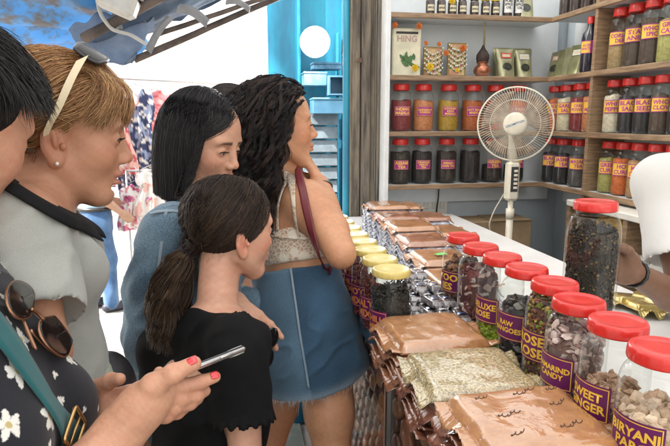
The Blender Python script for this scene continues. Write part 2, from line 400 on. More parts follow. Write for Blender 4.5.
class Head:
    """a head in its own frame (x forward, y left, z up; origin between the ears at eye height), size 1 = 22.5 cm tall"""
    def __init__(s, O, M, size=1.0, jaw=1.0, nose=1.0, mouth_open=0.0, lids=.5, young=0.0): s.O = np.array(O, float); s.M = M; s.k = size; s.jaw = jaw; s.nose = nose; s.open = mouth_open; s.lids = lids; s.young = young
    def w(s, p): return s.O+s.M@(np.array(p, float)*s.k)
    def ws(s, P): return s.O+(np.asarray(P, float)*s.k)@s.M.T
    def loc(s, P): return ((np.asarray(P, float)-s.O)@s.M)/s.k
    def add(s, b, neck_to=None, neck_r=.052):
        z = s.k; y = s.young; J = s.jaw
        def E(c, r, k, sub=False, M=None): b.ell(s.w(c), np.array(r)*z, k*z, s.M if M is None else s.M@M, sub)
        def C(p, q, r0, r1, k, sub=False): b.cone(s.w(p), s.w(q), r0*z, r1*z, k*z, sub)
        E((-.014, 0, .036), (.094, .073, .083), .01)
        E((.03, 0, .03), (.056, .062, .062), .03)
        E((.034, 0, -.032), (.054, .055, .062), .03)
        for q in (1, -1):
            C((-.004, q*.049, -.052), (.056, q*.02, -.097*J), .017, .016, .03)
            E((.05, q*.036, -.028), (.027, .02, .026), .025)
            E((.072, q*.026, .021), (.012, .024, .009), .018)
        E((.067, 0, -.1*J), (.019, .02, .016), .025)
        E((.066, 0, -.062), (.022, .025, .026), .022)
        for q in (1, -1): E((.094, q*.031, -.001), (.017, .018, .012), .016, True)
        n = s.nose
        C((.082, 0, .012), (.1*n, 0, -.026), .0075, .0095, .012)
        E((.103*n, 0, -.031), (.0092, .0085, .0082), .008)
        for q in (1, -1):
            E((.094, q*.011, -.035), (.011, .0075, .0075), .006)
            E((.0985, q*.0065, -.0425), (.006, .0034, .004), .002, True)
        o = s.open*.011
        E((.0885, 0, -.0592), (.0105, .023, .0068), .006); E((.0868, 0, -.0708-o), (.0105, .0205, .0078), .006)
        E((.0975, 0, -.0652-o*.5), (.0135, .021, .0011+o*.55), .002, True)
        E((.09, 0, -.0505), (.006, .0035, .007), .006, True)
        E((.086, 0, -.083), (.006, .018, .005), .01, True)
        for q in (1, -1):                                                    # eyelids round the ball, open between them
            E((.0735, q*.031, -.001), (.0142, .0152, .0135), .004)
            E((.0895, q*.0315, -.0015-.002*(1-s.lids)), (.008, .0125, .0012+.0052*s.lids), .0015, True)
        for q in (1, -1):                                                    # ears
            a = radians(14); Me = np.array([[cos(a), 0, -sin(a)], [0, 1, 0], [sin(a), 0, cos(a)]]); bq = radians(22)*q; Mz = np.array([[cos(bq), sin(bq), 0], [-sin(bq), cos(bq), 0], [0, 0, 1]])
            Me = Mz@Me
            E((-.012, q*.071, -.02), (.019, .0075, .031), .006, M=Me); E((-.006, q*.07, -.044), (.01, .006, .011), .006)
            E((-.009, q*.0785, -.017), (.0115, .0065, .021), .003, True, M=Me); E((-.011, q*.0755, -.012), (.0045, .004, .016), .003, M=Me)
            E((.002, q*.074, -.022), (.0045, .004, .006), .003)
        if neck_to is not None:
            b.cone(s.w((-.030, 0, -.05)), neck_to, neck_r*z, neck_r*1.08*z, .018*z)
            b.cone(s.w((-.004, 0, -.068)), np.array(neck_to)+s.M@np.array([.02, 0, .0])*z, .026*z, .03*z, .018*z)
    def paint(s, V, base, lip=(.42, .13, .12), brow=(.05, .03, .025), brow_on=1.0, blush=.25, deep=None, brow_up=0.0):
        """own colours of the skin: lips, brows, warmer cheeks, nose and ears"""
        C = np.tile(np.array(base, float), (len(V), 1)); L = s.loc(V); x, y, z = L.T; ay = np.abs(y)
        def g(c, r): return np.exp(-(((x-c[0])/r[0])**2+((ay-c[1])/r[1])**2+((z-c[2])/r[2])**2))
        def mix(m, col): C[:] = C*(1-m[:, None])+np.array(col)*m[:, None]
        red = np.array(base)*np.array([1.02, .66, .6])
        mix(np.clip(g((.062, .042, -.028), (.03, .024, .022))*blush*1.6, 0, .6), red)
        mix(np.clip(g((.105, 0, -.032), (.016, .014, .014))*blush*1.3, 0, .5), red)
        mix(np.clip(g((-.01, .078, -.02), (.03, .014, .035))*blush*1.5, 0, .6), red)
        o = s.open*.011
        lipm = np.maximum(np.exp(-(((z+.0595)/.0062)**4+(y/.0245)**4)), np.exp(-(((z+.0708+o)/.0082)**4+(y/.022)**4)))*(x > .070)
        mix(lipm*.85, lip)
        ins = np.exp(-(((z+.0652+o*.5)/(.0012+o*.5))**4+(y/.019)**4))*(x > .06)*(x < .0905); mix(ins*.9, np.array(lip)*.25)
        zz = .0215+brow_up-.9*(np.maximum(ay-.03, 0)**2)*12-(.012-np.minimum(ay, .012))*.2
        bm = np.exp(-(((z-zz)/(.0050-.00004*ay/.001))**4))*np.clip((ay-.009)/.006, 0, 1)*np.clip((.054-ay)/.014, 0, 1)*(x > .045)
        st = .85+.15*np.sin(ay*2600+z*2200+np.sin(z*900)*2); mix(np.clip(bm*st*brow_on, 0, .97), brow)
        lm = np.exp(-(((x-.081)/.02)**2))*np.exp(-(((z+.001)/.0085)**4))*np.exp(-(((ay-.0315)/.0155)**4)); mix(lm*.22, np.array(base)*np.array([.75, .55, .5]))
        C *= (1+.06*noise3(V, 24, 3, 3)[:, None]); C *= 1+(.075*noise3(V, 75, 13, 3)+.05*noise3(V, 9, 14, 2))[:, None]*np.array([.5, 1.2, 1.3]); C *= 1+(.05*np.clip(noise3(V, 200, 23, 2)-.55, 0, 1))[:, None]*np.array([-1.2, -3, -3])
        return np.clip(C, 0, 1)
    def eyes(s, parent, iris=(.09, .045, .02), look=(1, 0, -.25), only=(1, -1)):
        for q in only:
            c = s.w((.0738, q*.031, -.0012)); m = MB(); R = .0121*s.k; d = unit(s.M@np.array(unit(look)))
            rot = Vector(d).to_track_quat('Z', 'Y').to_matrix()
            th = np.linspace(0.0001, pi-.0001, 40); m.lathe([(R*sin(t), R*cos(t)+(.0011*s.k*math.exp(-(t/.42)**4))) for t in th], 32, c, rot)
            me = m.mesh('eyeball', True); P = np.array([v.co for v in me.vertices]); ca = ((P-c)@d)/np.linalg.norm(P-c, axis=1); an = np.arccos(np.clip(ca, -1, 1))
            C = np.tile([.72, .68, .65], (len(P), 1)); C[an < .47] = iris; C[(an > .4) & (an < .5)] = np.array(iris)*.4; C[an < .2] = (.004, .004, .004); colattr(me, C)
            e = link('eyeball', me, mat('eye_surface', rough=.12, spec=.6, attr='col', coat=1.0), parent, False)
            lash = MB(); a = np.linspace(-1, 1, 15)
            oz = .0012+.0052*s.lids
            for t in a:
                p0 = np.array([.0735+.0142*sqrt(max(0, 1-(t*.8)**2))-.0006, q*(.031+.0122*t), -.0015-.002*(1-s.lids)+oz*sqrt(max(0, 1-t*t))*.9])
                p1 = p0+np.array([.0055, q*.0035*t, .0005]); p2 = p1+np.array([.002, q*.002*t, .002])
                lash.tube(s.ws([p0, (p0+p1)/2-np.array([0, 0, .0006]), p1, p2]), np.array([.0006, .0006, .0004, .0002])*s.k, 4)
            pl = [np.array([.0735+.0146*sqrt(max(0, 1-(t*.8)**2))-.0008, q*(.031+.0124*t), -.0012-.002*(1-s.lids)+oz*sqrt(max(0, 1-t*t))*.95]) for t in np.linspace(-1, 1, 21)]
            lash.tube(s.ws(pl), .0008*s.k, 5)
            lash.build('eyelashes', mat('lash', (.012, .009, .008), .6), parent, True, False)
# ------------------------------------------------------------------ ground, walls, street
def ground():
    xs = np.linspace(-40, 40, 81); ys = np.linspace(-30, 60, 91); X, Y = np.meshgrid(xs, ys, indexing='ij')
    Z = -.12*np.clip((Y-3.0)/1.6, 0, 1)*np.clip((.3-X)/.6+1, 0, 1)
    m = MB(); m.grid(np.stack([X, Y, Z], -1)[:, ::-1][::-1][:, ::-1] if False else np.stack([X, Y, Z], -1))
    me = m.mesh('ground', True); me.flip_normals()
    tag(link('ground', me, mat('concrete_ground', (.36, .34, .31), .85, var=.3, vscale=1.7, bump=.4, bscale=40)), kind='structure')
ground()
PAINT = mat('wall_paint', (.47, .53, .58), .65, var=.1, vscale=1.3, bump=.08, bscale=120, stretch=(1, 1, .35))
WOOD = mat('shelf_wood', (.26, .17, .10), .55, var=.28, vscale=9, stretch=(1, 1, 9), bump=.15, bscale=30)
LAM = mat('shelf_laminate', (.62, .66, .68), .5, var=.07, vscale=3, bump=.04)
o = MB().box((1.4, 3.17, 1.2), (1.5, .08, 2.4)).build('back_wall', PAINT); tag(o, 'pale grey blue painted wall behind the fan and the shelves', 'wall')
o = MB().box((1.97, 1.5, 1.2), (.08, 3.23, 2.4)).build('side_wall', PAINT); tag(o, 'painted side wall carrying the shelves behind the vendor', 'wall')

LV = [1.205, 1.49, 1.78, 2.09]
def shelf_unit():
    t = thing('wall_shelf', 'open wooden wall shelf unit with four levels behind the standing fan', 'shelf', (.79, 3.0, 1.2))
    b = MB().box((1.32, 3.105, 1.68), (1.08, .02, 1.2)); b.build('back_panel', LAM, t, local=False)
    MB().box((.79, 2.99, 1.70), (.024, .22, 1.24), bev=.002).build('side_panel', mat('side_white', (.68, .7, .71), .5, var=.06), t, local=False)
    for z in LV:
        MB().box((1.255, 3.0, z-.011), (.9, .19, .02)).build('shelf', LAM, t, local=False)
        MB().box((1.255, 2.897, z-.011), (.91, .014, .026), bev=.003).build('front_edge', WOOD, t, local=False)
    t = thing('wall_shelf', 'long side wall shelf unit with a wooden divider, full of spice jars', 'shelf', (1.83, 2.4, 1.2))
    MB().box((1.915, 2.0, 1.68), (.02, 2.0, 1.2)).build('back_panel', LAM, t, local=False)
    for z in LV:
        MB().box((1.805, 2.07, z-.011), (.19, 1.66, .02)).build('shelf', LAM, t, local=False)
        MB().box((1.702, 2.0, z-.011), (.014, 1.8, .026), bev=.003).build('front_edge', WOOD, t, local=False)
    MB().box((1.80, 2.515, 1.68), (.2, .022, 1.2), bev=.002).build('divider', WOOD, t, local=False)
shelf_unit()
def low_cabinet():
    t = thing('low_cabinet', 'low open wooden cabinet below the side shelves, yellow snacks inside', 'cabinet', (1.72, 2.1, 0))
    W = mat('cabinet_white', (.66, .64, .58), .5, var=.12, vscale=4)
    MB().box((1.76, 1.85, 1.155), (.34, 1.25, .03), bev=.004).build('top', W, t, local=False)
    for y in (2.46, 2.05, 1.4): MB().box((1.76, y, .57), (.33, .026, 1.139)).build('side_panel', WOOD, t, local=False)
    for z in (.98, .6): MB().box((1.765, 1.85, z), (.31, 1.19, .02)).build('shelf', W, t, local=False)
low_cabinet()
SN = mat('yellow_snack', (.62, .38, .05), .6, col2=(.45, .24, .03), vscale=60, bump=.8, bscale=90)
def snack():
    b = Body(); b.ell((1.68, 2.2, 1.06), (.05, .1, .075), .02); b.ell((1.69, 2.3, 1.05), (.045, .07, .06), .02)
    V, F = skin_of(b, .012); V += .006*noise3(V, 14, 5)[:, None]
    o = link('snack_bag', mesh_np('snack_bag', V, F), SN); tag(o, 'clear bag of yellow snacks in the low cabinet behind the arm of the vendor', 'snack bag')
snack()
# weathered plank post and blue pole between the stall and the blue kiosk
def planks():
    t = thing('plank_post', 'weathered grey brown wooden plank post beside the shelf unit', 'wooden post', (.69, 3.02, 0))
    PW = mat('plank', (.30, .25, .18), .85, col2=(.09, .075, .06), vscale=3.2, stretch=(9, 9, .9), bump=.6, bscale=16, ramp=(.35, .62), detail=8)
    PW2 = mat('plank_dark', (.2, .17, .13), .85, col2=(.06, .05, .045), vscale=4, stretch=(9, 9, .8), bump=.6, bscale=16, detail=8)
    for x, wd, y, mm in ((.648, .052, 3.03, PW), (.703, .05, 3.015, PW2), (.745, .03, 3.04, PW), (.77, .018, 3.0, PW2)):
        MB().box((x, y, 1.35), (wd, .04, 2.7), bev=.004).build('plank', mm, t, local=False)
    MB().tube([(.655, 2.985, 1.86), (.663, 2.97, 1.86)], .014, 10).build('nail_head', mat('rust', (.12, .07, .05), .7), t, local=False)
planks()
CY_ = mat('cyan_paint', (.02, .30, .44), .5, col2=(.03, .20, .33), vscale=2.5, stretch=(3, 3, .7), bump=.2, bscale=30)
CYL = mat('cyan_pale', (.08, .21, .31), .5, col2=(.05, .15, .24), vscale=4, bump=.2, bscale=30)
DB = mat('dusty_blue', (.06, .16, .26), .7, col2=(.12, .22, .30), vscale=5, bump=.2)
o = MB().tube([(.608, 3.06, 0), (.608, 3.06, 2.6)], .021, 16).build('blue_pole', CY_, smooth=True); tag(o, 'bright blue painted pole beside the weathered plank post', 'pole')
def kiosk():
    t = thing('blue_kiosk', 'bright blue painted kiosk with grey louvred shutter and stacked boxes', 'kiosk', (.6, 4.4, 0))
    MB().box((.375, 4.42, 1.4), (.25, .06, 2.8), bev=.006).build('door_panel', CY_, t, local=False)
    MB().box((.70, 4.46, 1.4), (.40, .04, 2.8)).build('wall', CY_, t, local=False)
    MB().box((.505, 4.39, 1.4), (.022, .05, 2.8), bev=.004).build('trim', mat('cyan_trim', (.03, .33, .5), .5, var=.2), t, local=False)
    MB().box((.865, 4.40, 1.4), (.05, .09, 2.8), bev=.006).build('door_jamb', CYL, t, local=False)
    MB().box((.80, 4.38, 1.1), (.018, .06, 2.2), bev=.004).build('rail', CY_, t, local=False)
    MB().box((.255, 4.36, 1.4), (.02, .1, 2.8), bev=.004).build('edge_strip', mat('pale_edge', (.55, .62, .66), .6, var=.2), t, local=False)
    G = mat('shutter_grey', (.16, .20, .23), .6, var=.25, vscale=6)
    for k in range(9):
        z = .72+k*.105
        MB().box((.655, 4.34, z), (.27, .02, .095), rot=Matrix.Rotation(radians(-16), 3, 'X'), bev=.003).build('louvre', G, t, local=False)
kiosk()
def kiosk_boxes():
    def open_box(c, s, m, nm, lab):
        t = thing('storage_box', lab, 'box', c)
        x, y, z = s; k = .012
        b = MB()
        b.box((0, y/2-k/2, 0), (x, k, z)); b.box((-x/2+k/2, -k/2-.0005, 0), (k, y-k, z)); b.box((x/2-k/2, -k/2-.0005, 0), (k, y-k, z))
        b.build('carcass', m, t); MB().box((0, -k/2-.0005, z/2-k/2), (x-2*k-.001, y-k, k)).build('top_panel', m, t); MB().box((0, -k/2-.0005, -z/2+k/2), (x-2*k-.001, y-k, k)).build('bottom_panel', m, t)
        return t
    bx = [(( .765, 4.22, 1.80), (.155, .2, .14), CYL, 1, 'small open fronted blue box hung on the kiosk under the lamp'),
          (( .60, 4.26, 1.85), (.17, .16, .10), mat('box_dust', (.08, .19, .26), .6, var=.3, vscale=14), 0, 'dusty blue closed box beside the open fronted box'),
          (( .69, 4.27, 1.945), (.21, .14, .05), mat('box_lid', (.06, .15, .23), .6, var=.3, vscale=14), 0, 'flat blue box lying on top of the kiosk boxes'),
          (( .70, 4.23, 1.655), (.25, .2, .115), CYL, 0, 'wide pale blue box under the open fronted box')]
    for c, s, m, op, lab in bx:
        if op: open_box(c, s, m, 'storage_box', lab)
        else:
            t = thing('storage_box', lab, 'box', c); MB().box((0, 0, -.008), (s[0], s[1], s[2]-.016), bev=.004).build('body', m, t); MB().box((0, 0, s[2]/2-.008), (s[0]+.006, s[1]+.006, .015), bev=.003).build('lid', m, t)
    m = MB(); m.tube([(.80, 4.2, 2.03), (.80, 4.15, 2.1), (.84, 4.1, 2.15), (.88, 4.1, 2.05), (.89, 4.12, 1.9)], .004, 6)
    tag(m.build('power_cable', mat('cable', (.03, .03, .03), .5), smooth=True), 'thin dark cable looping from the kiosk lamp', 'cable')
kiosk_boxes()
def lamp():
    c = atY(315, 42, 4.12); t = thing('flood_lamp', 'glaring round white lamp lit on the blue kiosk wall', 'lamp', c)
    d = unit(np.array([-.25, -1, -.1])); q = Vector(d).to_track_quat('Z', 'Y').to_matrix()
    MB().lathe([(.0005, -.06), (.05, -.055), (.085, -.03), (.105, .0), (.109, .004), (.104, .006), (.08, -.02), (.0005, -.03)], 32, (0, 0, 0), q).build('reflector', mat('reflector', (.8, .8, .8), .3, metal=.2), t, smooth=True)
    MB().lathe([(.0005, .075), (.03, .072), (.058, .055), (.078, .025), (.084, 0), (.078, -.012), (.0005, -.014)], 32, (0, 0, 0), q).build('bulb', emit('lamp_glow', (1, .99, .97), 140), t, smooth=True)
    MB().tube([np.array([0, 0, 0])-d*.055, np.array([0, .18, .03])], .014, 8).build('bracket', mat('cable', (.03, .03, .03), .5), t, smooth=True)
lamp()

# sunlit street: pale building, garments on a rail
WB = mat('sunlit_plaster', (.80, .80, .79), .8, var=.06, vscale=1.0, bump=.2, bscale=30)
def building():
    t = thing('plaster_building', 'sunlit white plaster building across the street', 'building', (-1.5, 11, 0))
    MB().box((-2.2, 11.5, 3.2), (13, 1.0, 6.6)).build('wall', WB, t, local=False)
    MB().box((-2.2, 10.93, 3.0), (13, .1, .14), bev=.02).build('cornice', mat('cornice', (.72, .70, .66), .8, var=.1), t, local=False)
    for x in (-5.2, -3.3, -.6):
        f = MB(); f.box((x, 10.97, 1.1), (1.0, .05, 2.2)); w_ = f.build('door', mat('pale_door', (.62, .66, .68), .6, var=.12), t, local=False)
building()
def garment(p, w, h, cols, lab, seed, rz=.3, sleeve=True, cat='dress'):
    r = np.random.default_rng(seed); t = thing('hanging_garment', lab, cat, p, rz, 'garments hanging on the street rail')
    m = MB(); m.tube([(0, 0, .1), (.012, 0, .125), (0, 0, .145), (-.014, 0, .13)], .003, 6); m.tube([(-w*.42, 0, .045), (0, 0, .1), (w*.42, 0, .045)], .004, 6)
    m.build('hanger', mat('hanger_wire', (.25, .2, .18), .5), t, smooth=True)
    n, k = 46, 40; u = np.linspace(-1, 1, k); v = np.linspace(0, 1, n)[:, None]
    half = w*(.40+.05*np.sin(v*9)+.16*v**1.5-.09*np.exp(-((v-.33)/.12)**2))
    if sleeve: half = half+w*.2*np.exp(-((v-.10)/.09)**4)
    X = u[None]*half; Z = .07-v*h-.05*np.abs(u[None])**1.6*(1-v)*(v < .3)-.05*(np.abs(u)<.25)[None]*(1-v*10).clip(0, 1)
    Yf = .02*np.sin(u[None]*9+seed+2*v)*(.3+v)+.012*np.sin(u[None]*23+seed)*v
    P = np.stack([X, -.02-Yf*.9, Z], -1); V, Fq = solidify(P, .035)
    me = mesh_np('cloth', V, Fq); base = np.array(cols[0]); C = np.tile(base, (len(V), 1))
    q = V*np.array([1, .6, 1])
    for i, c in enumerate(cols[1:]):
        nn = noise3(q, 9+5*i, seed+i, 2); C[nn > .28+.1*i] = c
    colattr(me, C); link('cloth', me, mat('garment_cloth', rough=.8, attr='col', sheen=.2), t)
def garments():
    a, b = atY(90, 74, 5.4), atY(262, 84, 6.6); a[2] = b[2] = 1.93
    t = thing('garment_rail', 'long thin clothes rail along the sunny street', 'clothes rail', (a[0], a[1], 0))
    MB().tube([a, b], .012, 8).build('rail', mat('chrome', (.5, .5, .5), .3, metal=.8), t, smooth=True, local=False)
    for q in (a, b): MB().tube([(q[0], q[1], -.12), q], .012, 8).build('post', mat('chrome'), t, smooth=True, local=False)
    pk, rd, wh, nv, pe, gy = (.62, .22, .24), (.5, .07, .08), (.75, .7, .66), (.03, .04, .11), (.72, .42, .36), (.5, .5, .52)
    G = [(103, .42, .8, (pe, wh, rd), 'peach and white blouse hanging beside the navy dress'), (127, .36, 1.0, (nv, (.3, .35, .5), wh), 'navy patterned dress hanging between pale garments'),
         (158, .56, .98, (pk, (.7, .38, .36), rd), 'pink and red floral dress with puffed sleeves on the rail'), (187, .44, .8, (wh, (.66, .6, .6), pk), 'white garment with faint pink pattern behind the black bob'),
         (214, .44, .85, ((.7, .5, .5), wh, rd), 'pale rose top hanging above the black bob'), (240, .44, .9, (wh, gy), 'plain white garment hanging nearest the blue kiosk'),
         (82, .42, .9, (wh, pe, rd), 'cream garment with peach print hanging behind the blonde hair')]
    for i, (px, w_, h, c, lab) in enumerate(G):
        f = (px-90)/(262-90); p = a+(b-a)*f; p[2] -= .145; garment(p, w_, h, c, lab, 11+i, rz=.12+.5*((i*37 % 10)/10-.5), sleeve=i != 1)
    # lower row lying lower: folded patterned cloths hung on a second bar
    for i, (px, py, c, lab) in enumerate([(137, 205, (wh, (.5, .08, .2), pk), 'white skirt with magenta print on the low bar'), (152, 190, (wh, pe), 'white cloth on the low bar beside the magenta print skirt')]):
        p = atY(px, py-14, 5.2); garment(p, .3, .42, c, lab, 31+i, rz=.2, sleeve=False, cat='skirt')
    a2, b2 = atY(126, 172, 5.25), atY(176, 170, 5.25); a2[2] = b2[2]
    t = thing('garment_rail', 'short low bar with skirts below the pink dress', 'clothes rail', (a2[0], a2[1], 0))
    MB().tube([a2, b2], .01, 8).build('rail', mat('chrome'), t, smooth=True, local=False)
    for q in (a2, b2): MB().tube([(q[0], q[1], -.12), q], .01, 8).build('post', mat('chrome'), t, smooth=True, local=False)
garments()

def added_shade_house():  # added out of view, tall enough to shade counter and people from the sun
    t = thing('added_shade_house', 'unseen tall pale house added to keep the sun off the stall', 'house', (-3, -2, 0)); MB().box((-3.0, -2.5, 4.4), (1.0, 9.0, 8.8)).build('wall', WB, t, local=False)
    MB().box((-3.0, -2.5, 8.86), (1.2, 9.2, .12), bev=.02).build('roof_slab', mat('cornice'), t, local=False)
    for y in (-5, -2, .8): MB().box((-2.49, y, 1.05), (.04, .95, 2.1)).build('door', mat('pale_door'), t, local=False)
added_shade_house()
# awnings: ragged tarps and poles over the lane
def tarp(name, lab, quad, m, sag, seed, n=60, amp=.05, ragged=.02, cat='tarp'):
    q = np.array(quad, float); u = np.linspace(0, 1, n)[:, None, None]; v = np.linspace(0, 1, n)[None, :, None]
    P = (q[0]*(1-u)+q[1]*u)*(1-v)+(q[3]*(1-u)+q[2]*u)*v
    P = P.copy(); P[..., 2] -= sag*(4*u*(1-u)*4*v*(1-v))[..., 0]
    f = P.reshape(-1, 3); d = noise3(f, 1.6, seed, 4).reshape(n, n); P[..., 2] += amp*d
    e = np.minimum(np.minimum(u, 1-u), np.minimum(v, 1-v))[..., 0]
    P[..., 0] += ragged*noise3(f, 5, seed+3, 2).reshape(n, n)*(e < .03); P[..., 2] += ragged*noise3(f, 6, seed+5, 2).reshape(n, n)*(e < .05)
    V, F = solidify(P, .004); return tag(link(name, mesh_np(name, V, F), m), lab, cat)
def tarp_mat(name, c1, c2, pos=(.47, .56), sc=1.9, trans=.35):
    m = bpy.data.materials.new(name); n, b = nodes(m); L = n.links.new; MATS[name] = m
    setp(b, Roughness=.5)
    tc = n.nodes.new('ShaderNodeTexCoord'); mp = n.nodes.new('ShaderNodeMapping'); L(tc.outputs['Object'], mp.inputs[0]); mp.inputs['Scale'].default_value = (1, .7, 1)
    t = n.nodes.new('ShaderNodeTexNoise'); t.inputs['Scale'].default_value = sc; t.inputs['Detail'].default_value = 9; t.inputs['Roughness'].default_value = .66; L(mp.outputs[0], t.inputs['Vector'])
    r = n.nodes.new('ShaderNodeValToRGB'); r.color_ramp.elements[0].position = pos[0]; r.color_ramp.elements[1].position = pos[1]
    r.color_ramp.elements[0].color = (*c1, 1); r.color_ramp.elements[1].color = (*c2, 1)
    L(t.outputs[0], r.inputs[0]); L(r.outputs[0], b.inputs['Base Color'])
    tl = n.nodes.new('ShaderNodeBsdfTranslucent'); L(r.outputs[0], tl.inputs['Color']); mx = n.nodes.new('ShaderNodeMixShader'); mx.inputs[0].default_value = trans
    L(b.outputs[0], mx.inputs[1]); L(tl.outputs[0], mx.inputs[2]); L(mx.outputs[0], n.nodes['Material Output'].inputs['Surface'])
    bp = n.nodes.new('ShaderNodeBump'); bp.inputs['Strength'].default_value = .5; bp.inputs['Distance'].default_value = .02; L(t.outputs[0], bp.inputs['Height']); L(bp.outputs[0], b.inputs['Normal'])
    return m
TB = tarp_mat('tarp_blue', (.13, .36, .62), (.20, .19, .20), (.50, .60), 5.5, .45)
TG = tarp_mat('tarp_grey', (.22, .30, .44), (.42, .50, .60), (.4, .62), 3, .4)
TD = tarp_mat('tarp_navy', (.06, .10, .18), (.16, .24, .36), (.4, .62), 3, .25)
def awning():
    E = lambda x, y, Y: atY(x, y, Y)
    tarp('canopy_tarp', 'patched bright blue tarp with dirt stains stretched over the lane', [E(-330, -60, 2.2), E(-140, 66, 4.2), E(140, 58, 4.2), E(190, -120, 2.2)], TB, .1, 4, amp=.07)
    tarp('plastic_sheet', 'loose grey blue plastic sheet hanging under the pole end', [E(72, 30, 3.0), E(86, 64, 3.0), E(134, 66, 3.05), E(150, 14, 2.95)], TG, .0, 9, amp=.05, ragged=.04, cat='plastic sheet')
    tarp('canopy_tarp', 'dark navy tarp rolled along the upper pole', [E(84, 44, 3.0), E(140, 40, 3.2), E(320, -60, 3.2), E(210, -60, 2.6)], TD, .05, 14, amp=.04)
    WP = mat('pole_wood', (.17, .13, .11), .8, col2=(.07, .055, .05), vscale=6, bump=.4, bscale=30)
    def pole(a, b, r, lab, sq=1.0):
        P = np.linspace(a, b, 14); P += .008*noise3(P*3, 1, 5)[:, None]; tag(MB().tube(P, r*np.linspace(1.1, .85, 14), 10, sq=sq).build('wooden_pole', WP, smooth=True), lab, 'pole', 'poles of the lane awning')
    pole(E(84, 38, 2.9), E(235, -42, 2.7), .022, 'dark rough pole crossing the blue tarp')
    pole(E(134, 60, 3.05), E(330, -25, 3.1), .016, 'lowest long pole with the white sky below it')
    pole(E(158, 34, 3.0), E(282, -8, 2.95), .012, 'thin middle pole under the navy tarp')
    S = mat('slat_paint', (.30, .31, .33), .6, var=.2, vscale=5)
    def slat(a, b, w_, lab):
        a, b = np.array(a), np.array(b); d = unit(b-a); u = np.cross(d, [0, 1, .2]); u = unit(u)*w_/2
        P = np.stack([np.linspace(a-u, b-u, 12), np.linspace(a, b, 12)+np.array([0, -.01, .006]), np.linspace(a+u, b+u, 12)], 1); P[..., 2] += (.02*np.sin(np.linspace(0, pi, 12)))[:, None]
        V, F = solidify(P, .003); tag(link('awning_slat', mesh_np('awning_slat', V, F, False), S), lab, 'slat', 'slats of the lane awning')
    slat(E(148, 52, 2.98), E(170, 18, 2.96), .035, 'short pale slat near the plastic sheet'); slat(E(178, 8, 2.9), E(208, 24, 2.95), .045, 'wide curled white slat between the poles')
    slat(E(112, 8, 2.8), E(120, 30, 2.9), .03, 'crooked pale rod beside the hanging box'); slat(E(226, 2, 2.95), E(250, 10, 2.95), .03, 'thin slat high between the poles')
    t = thing('hanging_box', 'white plastic tub wedged between the tarp and the pole', 'tub', E(118, 2, 2.75))
    MB().box((0, 0, 0), (.17, .12, .1), rot=Matrix.Rotation(.4, 3, 'Y'), bev=.02).build('body', mat('tub_white', (.6, .58, .54), .5, var=.12), t)
    MB().box((.02, 0, .053), (.18, .13, .012), rot=Matrix.Rotation(.4, 3, 'Y'), bev=.004).build('lid', mat('tub_white'), t)
    pts = np.array([E(96, -8, 2.8), E(100, 14, 2.82), E(112, 30, 2.85), E(130, 34, 2.9), E(146, 44, 2.95)]); tt = np.linspace(0, 4, 40); P = np.stack([np.interp(tt, range(5), pts[:, i]) for i in range(3)], 1)
    tag(MB().tube(relax_line(P), .009, 8).build('pale_hose', mat('hose_white', (.55, .55, .53), .5), smooth=True), 'pale plastic hose curling beside the dark rough pole', 'hose')
def relax_line(P, it=8):
    for _ in range(it): P[1:-1] = (P[:-2]+2*P[1:-1]+P[2:])/4
    return P
awning()
def floor_bits():
    o = MB().box((-.02, 2.25, .006), (.62, 1.5, .01), bev=.003).build('floor_mat', mat('mat_green', (.16, .19, .17), .8, var=.25, vscale=5, bump=.3)); tag(o, 'grey green rubber mat on the ground before the counter', 'mat')
    p = atZ(300, 412, .02); t = thing('plastic_tub', 'bright blue plastic tub on the ground behind the bare legs', 'tub', (p[0], p[1], .012)); B = mat('tub_blue', (.02, .22, .42), .4, var=.1)
    MB().lathe([(.0005, .0), (.10, .0), (.13, .2), (.135, .2), (.138, .215), (.126, .215), (.098, .008), (.0005, .008)], 32).build('body', B, t, smooth=True)
    MB().tube([(.13*cos(a), .02, .2+.11*sin(a)) for a in np.linspace(.1, pi-.1, 20)], .005, 6).build('handle', mat('tub_white'), t, smooth=True)
floor_bits()
# ------------------------------------------------------------------ counter
STEEL = mat('steel', (.55, .56, .58), .28, metal=1.0, var=.08, vscale=10, bump=.05, bscale=200)
CT = 1.025
def counter():
    t = thing('sales_counter', 'long white topped sales counter with a glass front and steel edge', 'counter', (.75, 1.6, 0))
    MB().box((.775, 1.52, CT-.015), (.87, 2.94, .03), bev=.003).build('counter_top', mat('counter_white', (.80, .80, .79), .35, var=.04, vscale=5), t, local=False)
    MB().box((.80, 1.52, .49), (.80, 2.9, .98)).build('body', mat('counter_body', (.32, .30, .28), .6, var=.15), t, local=False)
    b = MB(); b.box((.331, 1.52, CT-.02), (.022, 2.94, .04), bev=.004); b.build('steel_edge', STEEL, t, local=False)
    for y in (.35, .74, 1.155, 2.1, 2.95): MB().box((.33, y, .5), (.016, .018, .965), bev=.003).build('steel_post', STEEL, t, local=False)
    MB().box((.334, 1.52, .50), (.004, 2.88, .96)).build('front_glass', clear('front_glass', (.95, .96, .96), .02, .14, floor=.015), t, local=False)
    MB().box((.33, 1.52, .02), (.02, 2.94, .03)).build('bottom_rail', STEEL, t, local=False)
counter()
